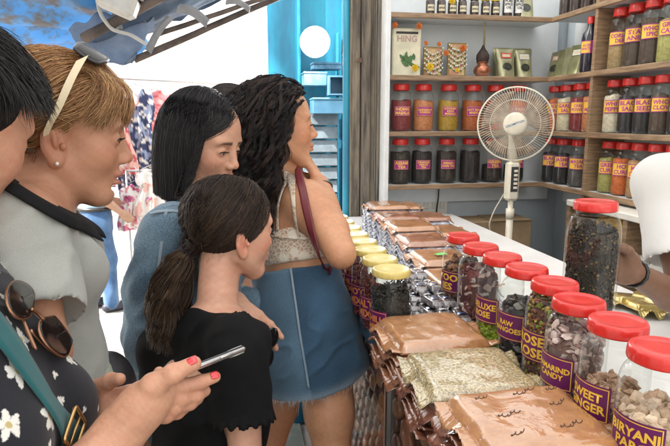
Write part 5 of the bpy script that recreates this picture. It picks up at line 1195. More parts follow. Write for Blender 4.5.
def bdist(b, P, off=0.0):
    """signed distance of points to a body"""
    D = np.full(len(P), .3); X, Y, Z = np.asarray(P, float).T
    for o in b.ops:
        sub = o[-1]; k = max(b._bb(o)[2], 1e-4); d = b._dist(o, X, Y, Z, 0.0 if sub else off)
        if sub: h = np.maximum(k-np.abs(-d-D), 0)/k; D = np.maximum(D, -d)+h*h*k*.25
        else: h = np.maximum(k-np.abs(d-D), 0)/k; D = np.minimum(D, d)-h*h*k*.25
    return D
def surf(b, pts, off=0.0, near=.3, far=3.0, lift=0.0):
    """first points of a body met along the sight lines through the pixels"""
    R = np.array([ray(*p) for p in pts]); t = np.linspace(near, far, 900); out = []
    for r in R:
        d = bdist(b, _O+r*t[:, None], off+lift); i = np.argmax(d < 0); i = i if d[i] < 0 else int(np.argmin(d)); out.append(_O+r*t[i])
    return np.array(out)
def bnormal(b, P, off=0.0):
    e = 1e-3; g = np.stack([bdist(b, P+np.eye(3)[i]*e, off)-bdist(b, P-np.eye(3)[i]*e, off) for i in range(3)], 1); return g/(np.linalg.norm(g, axis=1)[:, None]+1e-9)
def ribbon(P, N, w, t=.0025):
    """flat strap along P with surface normals N -> closed mesh arrays"""
    T = np.gradient(P, axis=0); T /= np.linalg.norm(T, axis=1)[:, None]; S = np.cross(T, N); S /= np.linalg.norm(S, axis=1)[:, None]; w = np.broadcast_to(np.asarray(w, float), (len(P),))[:, None]
    Q = np.stack([P-S*w, P-S*w*.5, P, P+S*w*.5, P+S*w], 1); n2 = np.cross(Q[1, 0]-Q[0, 0], Q[0, 1]-Q[0, 0]); 
    if n2@N[0] < 0: Q = Q[:, ::-1]
    return solidify(Q, t)
TH0 = [(.02, .022, .006), (.045, .036, .012), (.07, .04, .02), (.09, .04, .028)]

def neckline(c, neck, fh, r=.062, drop=.03, lean=.05, k=.008):
    """open the cloth round the neck: a widening hollow that starts a little below the neck base"""
    c.cone(neck+fh*(.012+lean*.5)+np.array([0, 0, .012-drop+r*.6]), neck+fh*(.03+lean)+np.array([0, 0, .22]), r, r+.05, k, True); return c

def flyaways(h, t, m, n, cols, seed, ln=.05, low=0.0, add=.012, back=-.4):
    """single loose hairs standing off the outline"""
    g = np.random.default_rng(seed); P = scalp(n, None, low, seed, lambda L: L[:, 0] < .05); n = len(P); N = (P-SK[0])/SK[1]**2; N /= np.linalg.norm(N, axis=1)[:, None]
    V0 = N*g.uniform(.1, .8, (n, 1))+np.array([back, 0, -.2])+g.normal(0, .5, (n, 3)); S = fall(h.ws(P+N*add*.8), V0@h.M.T, 12, g.uniform(.3, 1, n)*ln/11, [skull_collider(h, add=add*.7)], .12, jit=.13, seed=seed)
    link('loose_hair', tubes(S, taper(n, 12, .00022, seed), shades(n, cols, seed, .3)), m, t, False)
# ------------------------------------------------------------------ woman in the grey knit top, pale sunglasses on her blonde hair
def blonde():
    h = head_at(53, 144, .86, 75, 9, size=1.0, mouth_open=.4, lids=.62, nose=1.0); M = h.M; f = M[:, 0]; fh = unit(np.array([f[0], f[1], 0])); rt = np.array([fh[1], -fh[0], 0])
    neck = atD(25, 187, .91); pel = atD(39, 425, .94); t = person('woman in grey knit top with blonde hair and pale sunglasses pushed up on her head', pel)
    b = Body(); h.add(b, neck+fh*.02+np.array([0, 0, .02]), .040)
    q = torso(b, pel, neck-np.array([0, 0, .02]), rt, fh, bust=.05, dc=.088, dw=.085, ww=.125)
    shR, shL = atD(16, 226, .79), neck-rt*.165-np.array([0, 0, .04]); elR = atD(42, 352, .72); wrR = atD(20, 470, .68)
    arm(b, shR, elR, wrR, .95); b.cone(neck-np.array([0, 0, .03]), shR, .05, .05, .05); b.cone(neck-np.array([0, 0, .03]), shL, .05, .05, .05)
    elL = shL-np.array([0, 0, .27])+fh*.02; arm(b, shL, elL, elL+fh*.12-np.array([0, 0, .2]))
    hp = rt*.09
    for e in (1, -1): kn = pel+rt*e*.1-np.array([0, 0, .36]); leg(b, pel+rt*e*.09-np.array([0, 0, .05]), kn, np.array([kn[0], kn[1], .09])); foot(b, (kn[0], kn[1], .09), fh)
    hand(b, wrR, unit(wrR-elR), -rt, fh, (.3, .35, .4, .45), [(.02, .022, .006), (.045, .036, .012), (.07, .04, .02), (.09, .04, .028)])
    wl = elL+fh*.12-np.array([0, 0, .2]); hand(b, wl, unit(wl-elL), rt, fh, (.3, .35, .4, .45), [(.02, .022, .006), (.045, .036, .012), (.07, .04, .02), (.09, .04, .028)])
    base = (.47, .24, .15)
    def freckle(V, C): return C*(1-.10*np.clip(noise3(V, 90, 5, 2)-.5, 0, 1)[:, None])
    body_obj(t, b, h, base, .009, [(h.O+f*.04-np.array([0, 0, .02]), .135, .0024)], brow=(.12, .06, .03), brow_on=.7, lip=(.40, .13, .11), paint=freckle)
    h.eyes(t, (.06, .05, .035), (1, 0, -.35))
    # knit top: torso and short sleeves with a black neck band
    c = Body()
    for sh, el in ((shR, elR), (shL, elL)): a_ = unit(el-sh); c.cone(sh, sh*.30+el*.70, .05, .058, .04); c.cone(sh*.40+el*.60+a_*.062, el+a_*.08, .068, .07, .003, True)
    torso(c, pel, neck+np.array([0, 0, .012]), rt, fh, bust=.053, dc=.091, dw=.095, ww=.13, wh=.155)
    c.cone(neck-np.array([0, 0, .055]), shR, .045, .05, .05); c.cone(neck-np.array([0, 0, .055]), shL, .045, .05, .05)
    c2 = c.copy(); nk = neck-np.array([0, 0, .01]); nd = unit(neck-pel)*.9+fh*.66; c2.half(nk+unit(neck-pel)*.012+fh*.0, unit(nd), .006)
    c2.half(pel+np.array([0, 0, .04]), -unit(neck-pel), .02)
    lim = sh_cut = shR*.3+elR*.7
    knit = weave('grey_knit', (.27, .28, .26), (.39, .40, .375), 1300, .9, .3, .10, 9, slub=(1, 1, 1.6))
    cloth_obj('knit_top', c2, knit, t, .006, .009, (), .006, 7, 3, unit(neck-pel)+fh*1.1, it=2, stretch=.15)
    # black neck band
    c3 = c.copy(); pn = nk+unit(neck-pel)*.012; un = unit(nd); c3.half(pn+un*.004, un, .004); c3.half(pn-un*.011, -un, .004)
    cloth_obj('neck_band', c3, weave('black_band', (.005, .005, .006), (.013, .013, .014), 900, .9, sheen=0), t, .003, .017, (), 0, it=3)
    # pale green trousers or skirt below
    s = Body(); s.loft([(pel+np.array([0, 0, .12]), .15, .115), (pel, .172, .13), (pel-np.array([0, 0, .35]), .19, .15), (pel-np.array([0, 0, .62]), .2, .16)], rt, .02); s.half(pel+np.array([0, 0, .10]), (0, 0, 1), .01)
    cloth_obj('skirt', s, weave('sage_cloth', (.25, .29, .22), (.36, .40, .31), 700, .9, .2, .15, 8), t, .011, .0, (), .006, 5, 8)
    # hair: swept back over the ear, fringe falling forward
    HB = [(.34, .17, .07), (.27, .125, .05), (.42, .235, .10), (.22, .10, .045), (.48, .29, .135)]
    H = hair_mat('hair_blonde', .34)
    cp = cap(h, 'hair', (.20, .10, .045), t, [((.062, 0, .0), (1, 0, -.35)), ((0, 0, -.045), (.35, 0, -1)), ((.012, 0, -.012), (.75, 0, -.75))], .003, m=H)
    W = lambda L: h.ws(L)
    P = scalp(9500, None, 0, 21, lambda L: ~((np.abs(L[:, 1]) > .05) & (L[:, 2] < .012) & (L[:, 0] > -.035))); n = len(P); g = np.random.default_rng(4); tie = np.array([-.125, 0, -.055]); m = 18; e = np.linspace(0, 1, m)
    lift = g.uniform(.004, .017, n); A = P.copy(); Bz = tie+g.normal(0, .009, (n, 3))*np.array([1, 1.6, 1.6])
    S = []
    for k, u in enumerate(e):
        d = A*(1-u)+Bz*u; mid = np.array([0, 0, 1.])*0; d = d+np.stack([0*lift, np.sign(A[:, 1])*.02*sin(pi*u)*(np.abs(A[:, 1]) > .03), .042*sin(pi*u)*np.clip((.06-A[:, 2])/.05, 0, 1)*(A[:, 0] > -.03)], 1)
        l = (d-SK[0])/(SK[1]+lift[:, None]*min(1, u*6+.1)*(1-.3*u)); q = np.linalg.norm(l, axis=1); q = np.where((q < 1) | (u < .8), q, 1.0*q); w_ = np.where(u < .86, 1.0, 0.0); dd = SK[0]+l/np.where(q < 1, q, q*w_+(1-w_))[:, None]*1.0*(SK[1]+lift[:, None]*min(1, u*6+.1)*(1-.3*u)) if u < .86 else d
        S.append(dd)
    S = np.stack(S, 1)+.0018*np.sin(np.arange(m)[None, :, None]*.7+g.uniform(0, 6, (n, 1, 3)))
    mask = P[:, 0] < .055
    me = tubes(W(S[mask].reshape(-1, 3)).reshape(-1, m, 3), taper(mask.sum(), m, .00045, 1), shades(mask.sum(), HB, 5, .22)); link('hair', me, H, t, False)
    # fringe
    g = np.random.default_rng(8); n = 4200; rt0 = np.stack([g.uniform(.0, .05, n), g.uniform(-.05, .045, n), np.zeros(n)], 1); rt0[:, 2] = .036+.083*np.sqrt(np.clip(1-((rt0[:, 0]+.014)/.094)**2-(rt0[:, 1]/.073)**2, .05, 1)); lay = g.uniform(.004, .022, n)
    end = np.stack([.088+g.normal(0, .006, n), rt0[:, 1]*1.0-.012+g.normal(0, .006, n), .036+g.normal(0, .006, n)-.25*np.maximum(np.abs(rt0[:, 1])-.02, 0)], 1)
    sidey = rt0[:, 1] < -.022; end[sidey] = np.stack([.048+g.normal(0, .014, sidey.sum()), -.073+g.normal(0, .003, sidey.sum()), .030+g.normal(0, .010, sidey.sum())], 1)
    S = []
    for u in np.linspace(0, 1, 16):
        d = rt0*(1-u)+end*u+np.array([.022, 0, .018])*sin(pi*u); l = (d-SK[0])/(SK[1]+lay[:, None]*(.35+.65*min(1, u*4))); q = np.linalg.norm(l, axis=1); d = np.where((q < 1)[:, None], SK[0]+l/q[:, None]*(SK[1]+lay[:, None]*(.35+.65*min(1, u*4))), d); S.append(d)
    S = np.stack(S, 1); me = tubes(W(S.reshape(-1, 3)).reshape(-1, 16, 3), taper(n, 16, .00045, 3), shades(n, HB+[(.56, .37, .18)], 9, .2)); link('fringe', me, H, t, False)
    # loose wisps at the nape
    P = scalp(500, None, 0, 31, lambda L: (L[:, 2] < -.02)); n = len(P)
    if n: S = fall(W(P), (W(P)-h.O)*.4+M@np.array([-.5, 0, -.6]), 12, .009, [skull_collider(h, add=.004)], .3, jit=.12, seed=2); link('loose_hair', tubes(S, taper(n, 12, .0004, 4), shades(n, HB, 6, .2)), H, t, False)
    # low gathered tail
    g = np.random.default_rng(3); n = 900; a = g.normal(0, 1, (n, 2))*.012; tl = rope([tie+np.array([.015, 0, .01]), tie+np.array([-.02, 0, -.0]), tie+np.array([-.035, 0, -.05]), tie+np.array([-.03, 0, -.12]), tie+np.array([-.02, 0, -.17])], 16); wd = np.interp(np.linspace(0, 1, 16), [0, .2, .6, 1], [.6, 1.2, 1.4, .5]); S = tl[None]+np.stack([a[:, :1]*wd, a[:, 1:]*wd, a[:, :1]*wd*.3], -1); link('ponytail', tubes(W(S.reshape(-1, 3)).reshape(-1, 16, 3), taper(n, 16, .0006, 5), shades(n, HB, 7, .2)), H, t, False)
    flyaways(h, t, H, 260, HB, 141)
    # ear stud
    p = h.w((-.004, -.079, -.049)); MB().lathe([(.0002, .0032), (.002, .0025), (.003, 0), (.002, -.0025), (.0002, -.0032)], 14, p).build('ear_stud', mat('pearl', (.75, .72, .66), .2, coat=.8), t, True, False)
    # sunglasses pushed up into the hair: a thing of its own
    s = thing('sunglasses', 'cream framed sunglasses with dark lenses resting on the blonde hair', 'sunglasses', h.O); CRM = mat('frame_cream', (.66, .56, .38), .38); LN = mat('lens_dark', (.010, .010, .011), .28, spec=.25)
    fr = h.w
    def armp(sd):
        L = [(.018, sd*.072, .116), (.004, sd*.090, .080), (-.010, sd*.098, .028), (-.020, sd*.092, .006), (-.022, sd*.084, -.008)]; P = rope([fr(q) for q in L], 24); wd = np.interp(np.linspace(0, 1, 24), [0, .5, .85, 1], [.010, .0085, .0065, .0045]); ax = M@np.array([.80, 0, .6]); ax2 = M@np.array([0, sd*1.0, 0.])
        V = np.stack([np.stack([P+ax*wd[:, None]*u+ax2*v for u, v in ((-1, -.0022), (1, -.0022), (1, .0022), (-1, .0022), (-1, -.0022))], 1)], 0)[0]; MB().grid(V).build('temple_arm', CRM, s, False, False)
    armp(-1); armp(1)
    for sd in (-1, 1):
        U, Vv = np.meshgrid(np.linspace(-1, 1, 15), np.linspace(-1, 1, 13), indexing='ij'); cx = sd*.034
        def lens(k, off): y = cx+U*.031*k*(1-.12*Vv**2); up = Vv*.026*k*(1-.18*U**2); x0 = np.array([.028, 0, .125]); P = x0[None, None]+np.stack([-up*-.80+.018*(1-(y/.07)**2)-.01+off*.6, y, up*.35*-1+.022*(1-(y/.072)**2)-.012+off*.8], -1); return h.ws(P.reshape(-1, 3)).reshape(15, 13, 3)
        V, F = solidify(lens(1, .002), .003); link('lens', mesh_np('lens', V, F), LN, s, False); A = lens(1.0, .0025); ring = np.vstack([A[0, :], A[1:, -1], A[-1, -2::-1], A[-2:0:-1, 0]]); MB().tube(np.vstack([ring, ring[:2]]), .0032, 6, False).build('rim', CRM if False else mat('frame_dark', (.03, .028, .028), .3), s, True, False)
    # black bag strap over the far shoulder and bag at the hip
    bag = thing('shoulder_bag', 'black shoulder bag hanging beside the grey knit top', 'bag', atD(108, 385, .98)); K = mat('bag_black', (.012, .012, .014), .5, bump=.2, bscale=200)
    bb = Body(); bb.ell(atD(108, 392, 1.0), (.05, .06, .075), .02); V, F = skin_of(bb, .008); link('bag_body', mesh_np('bag_body', V, F), K, bag, False)
    sp = rope([neck-rt*.06+np.array([0, 0, .01]), atD(92, 235, .99), atD(101, 300, 1.0), atD(88, 335, .98), atD(104, 368, .99)], 40) if False else rope([atD(70, 214, .98), atD(91, 262, 1.01), atD(98, 318, 1.0), atD(97, 345, .985), atD(106, 368, .99)], 40)
    MB().tube(sp, .009, 8, sq=.25).build('strap', K, bag, True, False)
blonde()
# ------------------------------------------------------------------ woman in the dark floral blouse with the phone
def floral():
    hd = 24; Mh = head_frame(hd, 24, 4); O = atD(-54, 119, .68); h = Head(O, Mh, 1.03, mouth_open=.0, lids=.35); fh = np.array([sin(radians(52)), cos(radians(52)), 0]); rt = np.array([fh[1], -fh[0], 0])
    neck = atD(-70, 262, .665); pel = atD(2, 690, .72); t = person('woman in dark floral blouse with short black hair, holding a phone', pel)
    b = Body(); h.add(b, neck+np.array([0, 0, .02]), .05); torso(b, pel, neck, rt, fh, bust=.056, dc=.105, wh=.175, dh=.125, ww=.14)
    shR, shL = atD(-95, 345, .56), neck-rt*.165-np.array([0, 0, .045])
    W = atD(119, 433, .625); elR = atD(26, 540, .56); arm(b, shR, elR, W, 1.0)
    WL = atD(70, 420, .74); elL = atD(10, 520, .80); arm(b, shL, elL, WL, 1.0)
    for e in (1, -1): kn = pel+rt*e*.1-np.array([0, 0, .38]); kn[2] = max(kn[2], .42); an = np.array([kn[0], kn[1], .09]); leg(b, pel+rt*e*.09-np.array([0, 0, .05]), kn, an); foot(b, an, fh)
    # right hand: joints of every digit laid out as in the grip on the phone
    J = {'index': [(163, 389, .630), (182, 386.5, .648), (201, 382, .660), (215, 377, .668)], 'middle': [(159, 398, .628), (181, 398, .648), (197, 395, .664), (205, 391, .676)], 'ring': [(154, 407, .627), (174, 407.5, .646), (190, 403.5, .662), (198, 399, .674)], 'little': [(148, 415, .627), (166, 416, .643), (178, 413, .656), (185, 409, .666)]}
    J = {k: [atD(*q) for q in v] for k, v in J.items()}; TH = [atD(*q) for q in ((138, 406, .622), (153, 385, .612), (173, 374, .610), (194, 363.5, .614))]
    for i, (k, P) in enumerate(J.items()):
        r = (.0088, .0088, .0084, .0074)[i]; b.cone(W+(P[0]-W)*.12, P[0], .0165, .0115, .014)
        for j in range(3): b.cone(P[j], P[j+1], r*(1.1, 1.0, .92)[j], r*(1.0, .92, .78)[j], .004)
        b.ell(P[0]*.96+P[1]*.04, np.ones(3)*.0102, .006); b.ell(P[1], np.ones(3)*r*1.07, .004)
    b.cone(W, TH[0], .021, .0165, .024); b.cone(TH[0], TH[1], .016, .0118, .02); b.cone(TH[1], TH[2], .0122, .0102, .006); b.cone(TH[2], TH[3], .0104, .0082, .004); b.ell(TH[2], np.ones(3)*.0108, .004)
    for a_, c_ in (('index', 'middle'), ('middle', 'ring'), ('ring', 'little')): b.cone((J[a_][0]+J[c_][0])/2*.6+W*.4, (J[a_][0]+J[c_][0])/2*.92+W*.08, .013, .009, .012)
    b.cone(atD(124, 420, .628), atD(141, 395, .63), .013, .011, .012)
    FL, TL = hand(b, WL+np.array([0, 0, .0]), unit(atD(150, 412, .71)-WL), unit(np.array([-.2, -.55, .75])), unit(np.array([.1, -.8, -.2])*-1+np.array([0, 0, .9])), (.28, .34, .4, .5), [(.02, .022, .006), (.044, .034, .016), (.068, .036, .026), (.088, .032, .034)], 1.0)
    base = (.53, .275, .18)
    def hands(V, C):
        for k, P in J.items():
            for q in (P[1], P[2]): m = np.exp(-(((V-q)**2).sum(1)/.009**2)); C = C*(1-m[:, None]*.20*np.array([.6, 1.1, 1.1]))
        n_ = noise3(V, 170, 8, 2); near = np.linalg.norm(V-W, axis=1) < .2; C[near] *= (1+.045*n_[near])[:, None]; return C
    body_obj(t, b, h, base, .007, [(h.O+h.M@np.array([.03, 0, -.02]), .13, .003), (atD(165, 398, .64), np.array([.085, .07, .06]), .0015), (atD(108, 400, .70), np.array([.08, .07, .04]), .0022)], it=2, brow=(.02, .016, .014), paint=hands, lip=(.4, .15, .13))
    h.eyes(t, look=(1, 0, -.5))
    NR = mat('nail_red', (.62, .02, .03), .18, coat=1.0)
    to_cam = lambda p: unit(_O-p)
    ph_a, ph_b = atD(152, 389, .640), atD(234, 356, .720); ax = unit(ph_b-ph_a); vw = unit((ph_a+ph_b)/2-_O); nrm = unit(np.cross(ax, vw)); nrm = nrm if nrm[2] > 0 else -nrm; wd = np.cross(nrm, ax)
    nail(t, TH[3], TH[2], to_cam(TH[3])*.75+nrm*.6, NR, .0068, .0125); nail(t, J['index'][3], J['index'][2], to_cam(J['index'][3])*.9+np.array([0, 0, .4]), NR, .0052, .0085)
    # phone: held, so a thing of its own
    L = np.linalg.norm(ph_b-ph_a); p = thing('phone', 'silver edged smartphone held edge on in the hand with red nails', 'phone', (ph_a+ph_b)/2); Rm = np.stack([ax, wd, nrm], 1); c = (ph_a+ph_b)/2+nrm*.004
    MB().box(c, (L, .07, .0072), rot=Matrix(Rm.tolist()), bev=.0032).build('case', mat('phone_silver', (.50, .49, .49), .25, metal=.75), p, True, False)
    MB().box(c+nrm*.0037, (L-.006, .066, .0012), rot=Matrix(Rm.tolist()), bev=.0004).build('screen', mat('phone_screen', (.015, .016, .02), .06, coat=1.0), p, False, False)
    MB().box(c+ax*(L*.5-.009)-wd*.022, (.02, .024, .0098), rot=Matrix(Rm.tolist()), bev=.0042).build('corner_bumper', mat('clear_bumper', (.62, .62, .62), .2, coat=.6), p, True, False)
    MB().box(c+ax*(L*.5-.03)-wd*.0352, (.018, .0016, .0026), rot=Matrix(Rm.tolist()), bev=.0006).build('button', mat('phone_silver'), p, True, False)
    # blouse: near black with white blossoms
    c = Body(); torso(c, pel, neck, rt, fh, bust=.062, dc=.110, wh=.185, dh=.135, ww=.145)
    for sh, el in ((shR, elR), (shL, elL)): c.cone(neck-np.array([0, 0, .06]), sh, .05, .058, .05); c.cone(sh, sh*.45+el*.55, .058, .064, .04)
    raw = c.copy(); neckline(c, neck, fh, .05, -.02, .0)
    g = np.random.default_rng(12)
    def flowers(V, N):
        C = np.tile((.010, .011, .017), (len(V), 1)).astype(float); front = np.nonzero((V-neck)@fh > -.12)[0]; cen = []
        for k in range(2600):
            i = front[g.integers(len(front))]; p_ = V[i]
            if any(np.linalg.norm(p_-q) < .024+.016*g.random() for q in cen): continue
            cen.append(p_); n = N[i]; u = unit(np.cross(n, [0.2, .1, 1])); v = np.cross(n, u); d = V-p_; near = np.nonzero((d**2).sum(1) < .03**2)[0]; x, y = d[near]@u, d[near]@v; r_ = np.hypot(x, y); a = np.arctan2(y, x)+g.uniform(0, 6)
            kind = g.random(); np_ = 5 if kind < .6 else 3; size = g.uniform(.010, .019) if kind < .55 else g.uniform(.004, .007); edge = size*(.45+.55*np.abs(np.cos(a*np_/2))**.7)*(1+.15*np.sin(a*7+k)); on = r_ < edge
            C[near[on]] = np.array((.72, .71, .66))*g.uniform(.85, 1.05); core_ = (r_ < size*.25) & on; C[near[core_ & (kind < .55)]] = (.45, .36, .16); vein = on & (np.abs(np.sin(a*np_/2)) > .985) & (r_ > size*.3); C[near[vein]] *= .6
        return C
    cloth_obj('blouse', c, mat('blouse_cloth', rough=.75, spec=.25, attr='col', sheen=.15, bump=.25, bscale=500, bdist=.001), t, .007, .008, [(atD(40, 385, .64), np.array([.12, .13, .13]), .0016)], .0035, 7, 5, unit(neck-pel)+rt*.3, paint=flowers, it=2)
    tr = Body(); tr.loft([(pel+np.array([0, 0, .06]), .175, .13), (pel-np.array([0, 0, .1]), .185, .14), (pel-np.array([0, 0, .2]), .18, .13)], rt, .02)
    for e in (1, -1): kn = pel+rt*e*.1-np.array([0, 0, .38]); kn[2] = max(kn[2], .42); tr.cone(pel+rt*e*.09-np.array([0, 0, .05]), kn, .1, .075, .05); tr.cone(kn, np.array([kn[0], kn[1], .12]), .075, .06, .03)
    cloth_obj('trousers', tr, weave('dark_trousers', (.02, .02, .03), (.05, .05, .06), 600), t, .014, 0, (), .004, 5, 9)
    # hair
    HC = [(.010, .009, .010), (.016, .014, .014), (.006, .006, .007)]; H = hair_mat('hair_dark', .33)
    cap(h, 'hair', (.008, .007, .008), t, [((.066, 0, .0), (1, 0, -.2)), ((0, 0, -.05), (.3, 0, -1)), ((.028, 0, -.0), (.8, 0, -.7))], .006)
    P = scalp(11000, None, -.004, 61, lambda L: ~((L[:, 0] > -.045) & (np.abs(L[:, 1]) > .03) & (L[:, 2] < .02+.6*np.maximum(L[:, 0]+.03, 0)))); n = len(P); gg = np.random.default_rng(62); N = (P-SK[0])/SK[1]**2; N /= np.linalg.norm(N, axis=1)[:, None]; topw = np.clip((P[:, 2]-.03)/.05, 0, 1)[:, None]
    V0 = N*(.04+.36*topw)+np.array([.75, 0, .15])*topw+np.array([-.75, 0, -.75])*(1-topw)+gg.normal(0, .06, (n, 3))
    ln = np.where(topw[:, 0] > .5, gg.uniform(.04, .06, n), gg.uniform(.03, .05, n))
    S = fall(h.ws(P), V0@h.M.T, 12, ln/11, [skull_collider(h, add=.005)], .13, jit=.025, seed=63); cl = np.sin(P[:, 1]*260)[:, None, None]*.0025*np.linspace(0, 1, 12)[None, :, None]; S = S+cl*np.array([.3, 1, .6])
    link('hair', tubes(S, taper(n, 12, .0005, 64, tip=.2), shades(n, HC, 65, .3)), H, t, False)
    flyaways(h, t, H, 260, HC, 142, .035, back=-.1)
    # teal strap with a gold buckle: the bag strap she wears
    sb = thing('shoulder_strap', 'teal webbing bag strap with gold buckle across the floral blouse', 'bag strap', pel); px = [(-30, 300), (-8, 325), (12, 352), (32, 382), (52, 412), (70, 440), (84, 466)]
    P = rope(surf(raw, px, .010, .35, .9), 50); N = bnormal(raw, P, .0); V, F = ribbon(P+N*.006, N, .0155, .003); link('webbing', mesh_np('webbing', V, F), weave('teal_web', (.008, .075, .085), (.02, .13, .14), 1200, .7, .4, .12, 20), sb, False)
    i = 38; T = unit(P[i+1]-P[i-1]); S_ = np.cross(N[i], T); B = P[i]+N[i]*.012; sq = [B+T*a*.019+S_*bq*.0195 for a, bq in ((-1, -1), (-1, 1), (1, 1), (1, -1))]; pl = [] 
    for a, q in zip(sq, sq[1:]+sq[:1]): pl += [a*(1-e)+q*e for e in np.linspace(.06, .94, 8)]
    GO = mat('gold', (.52, .34, .14), .25, metal=.9); MB().tube(np.array(pl+pl[:2]), .0024, 8, False).build('buckle', GO, sb, True, False); MB().tube(np.array([B-S_*.0195, B+S_*.0195]), .002, 8).build('buckle_bar', GO, sb, True, False)
    # sunglasses hung on the neckline
    sg = thing('sunglasses', 'round dark sunglasses with rose gold rims hooked on the floral blouse', 'sunglasses', neck); RG = mat('rose_gold', (.34, .18, .11), .3, metal=.85); LN = mat('lens_brown', (.012, .008, .007), .10, spec=.4)
    NN = bnormal(raw, surf(raw, [(30, 330)], 0, .35, 1.0))[0]
    for cx, cy, rx, ry, an, dd in ((20, 300, 14, 19, -.45, .595), (55, 337, 13, 22, -.65, .60)):
        th = np.linspace(0, 2*pi, 41); pts = [(cx+rx*cos(a)*cos(an)-ry*sin(a)*sin(an), cy+rx*cos(a)*sin(an)+ry*sin(a)*cos(an)) for a in th]; Q = surf(raw, pts, .020, .35, 1.0); Q = Q*.25+(Q.mean(0)+(lambda d: d-np.outer(d@NN, NN))(Q-Q.mean(0)))*.75; ce = Q[:-1].mean(0)
        MB().tube(np.vstack([Q, Q[1:2]]), .0017, 8, False).build('rim', RG, sg, True, False); e = np.linspace(.02, 1, 8)[:, None, None]; G = ce+(Q[None]-ce)*e; G = G+unit(_O-ce)*(.004*(1-e**2)); V, F = solidify(G, .0016); link('lens', mesh_np('lens', V, F), LN, sg, False)
    A = surf(raw, [(31, 309), (37, 312), (44, 320)], .022, .35, 1.0); MB().tube(rope(A, 12), .0022, 8).build('bridge', RG, sg, True, False)
    for P_ in ([(8, 288, .60), (22, 318, .625), (36, 350, .64)], [(62, 356, .605), (48, 350, .63), (30, 330, .645)]): MB().tube(rope(surf(raw, [q[:2] for q in P_], .014, .35, 1.0), 20), .0021, 8).build('temple_arm', RG, sg, True, False)
floral()
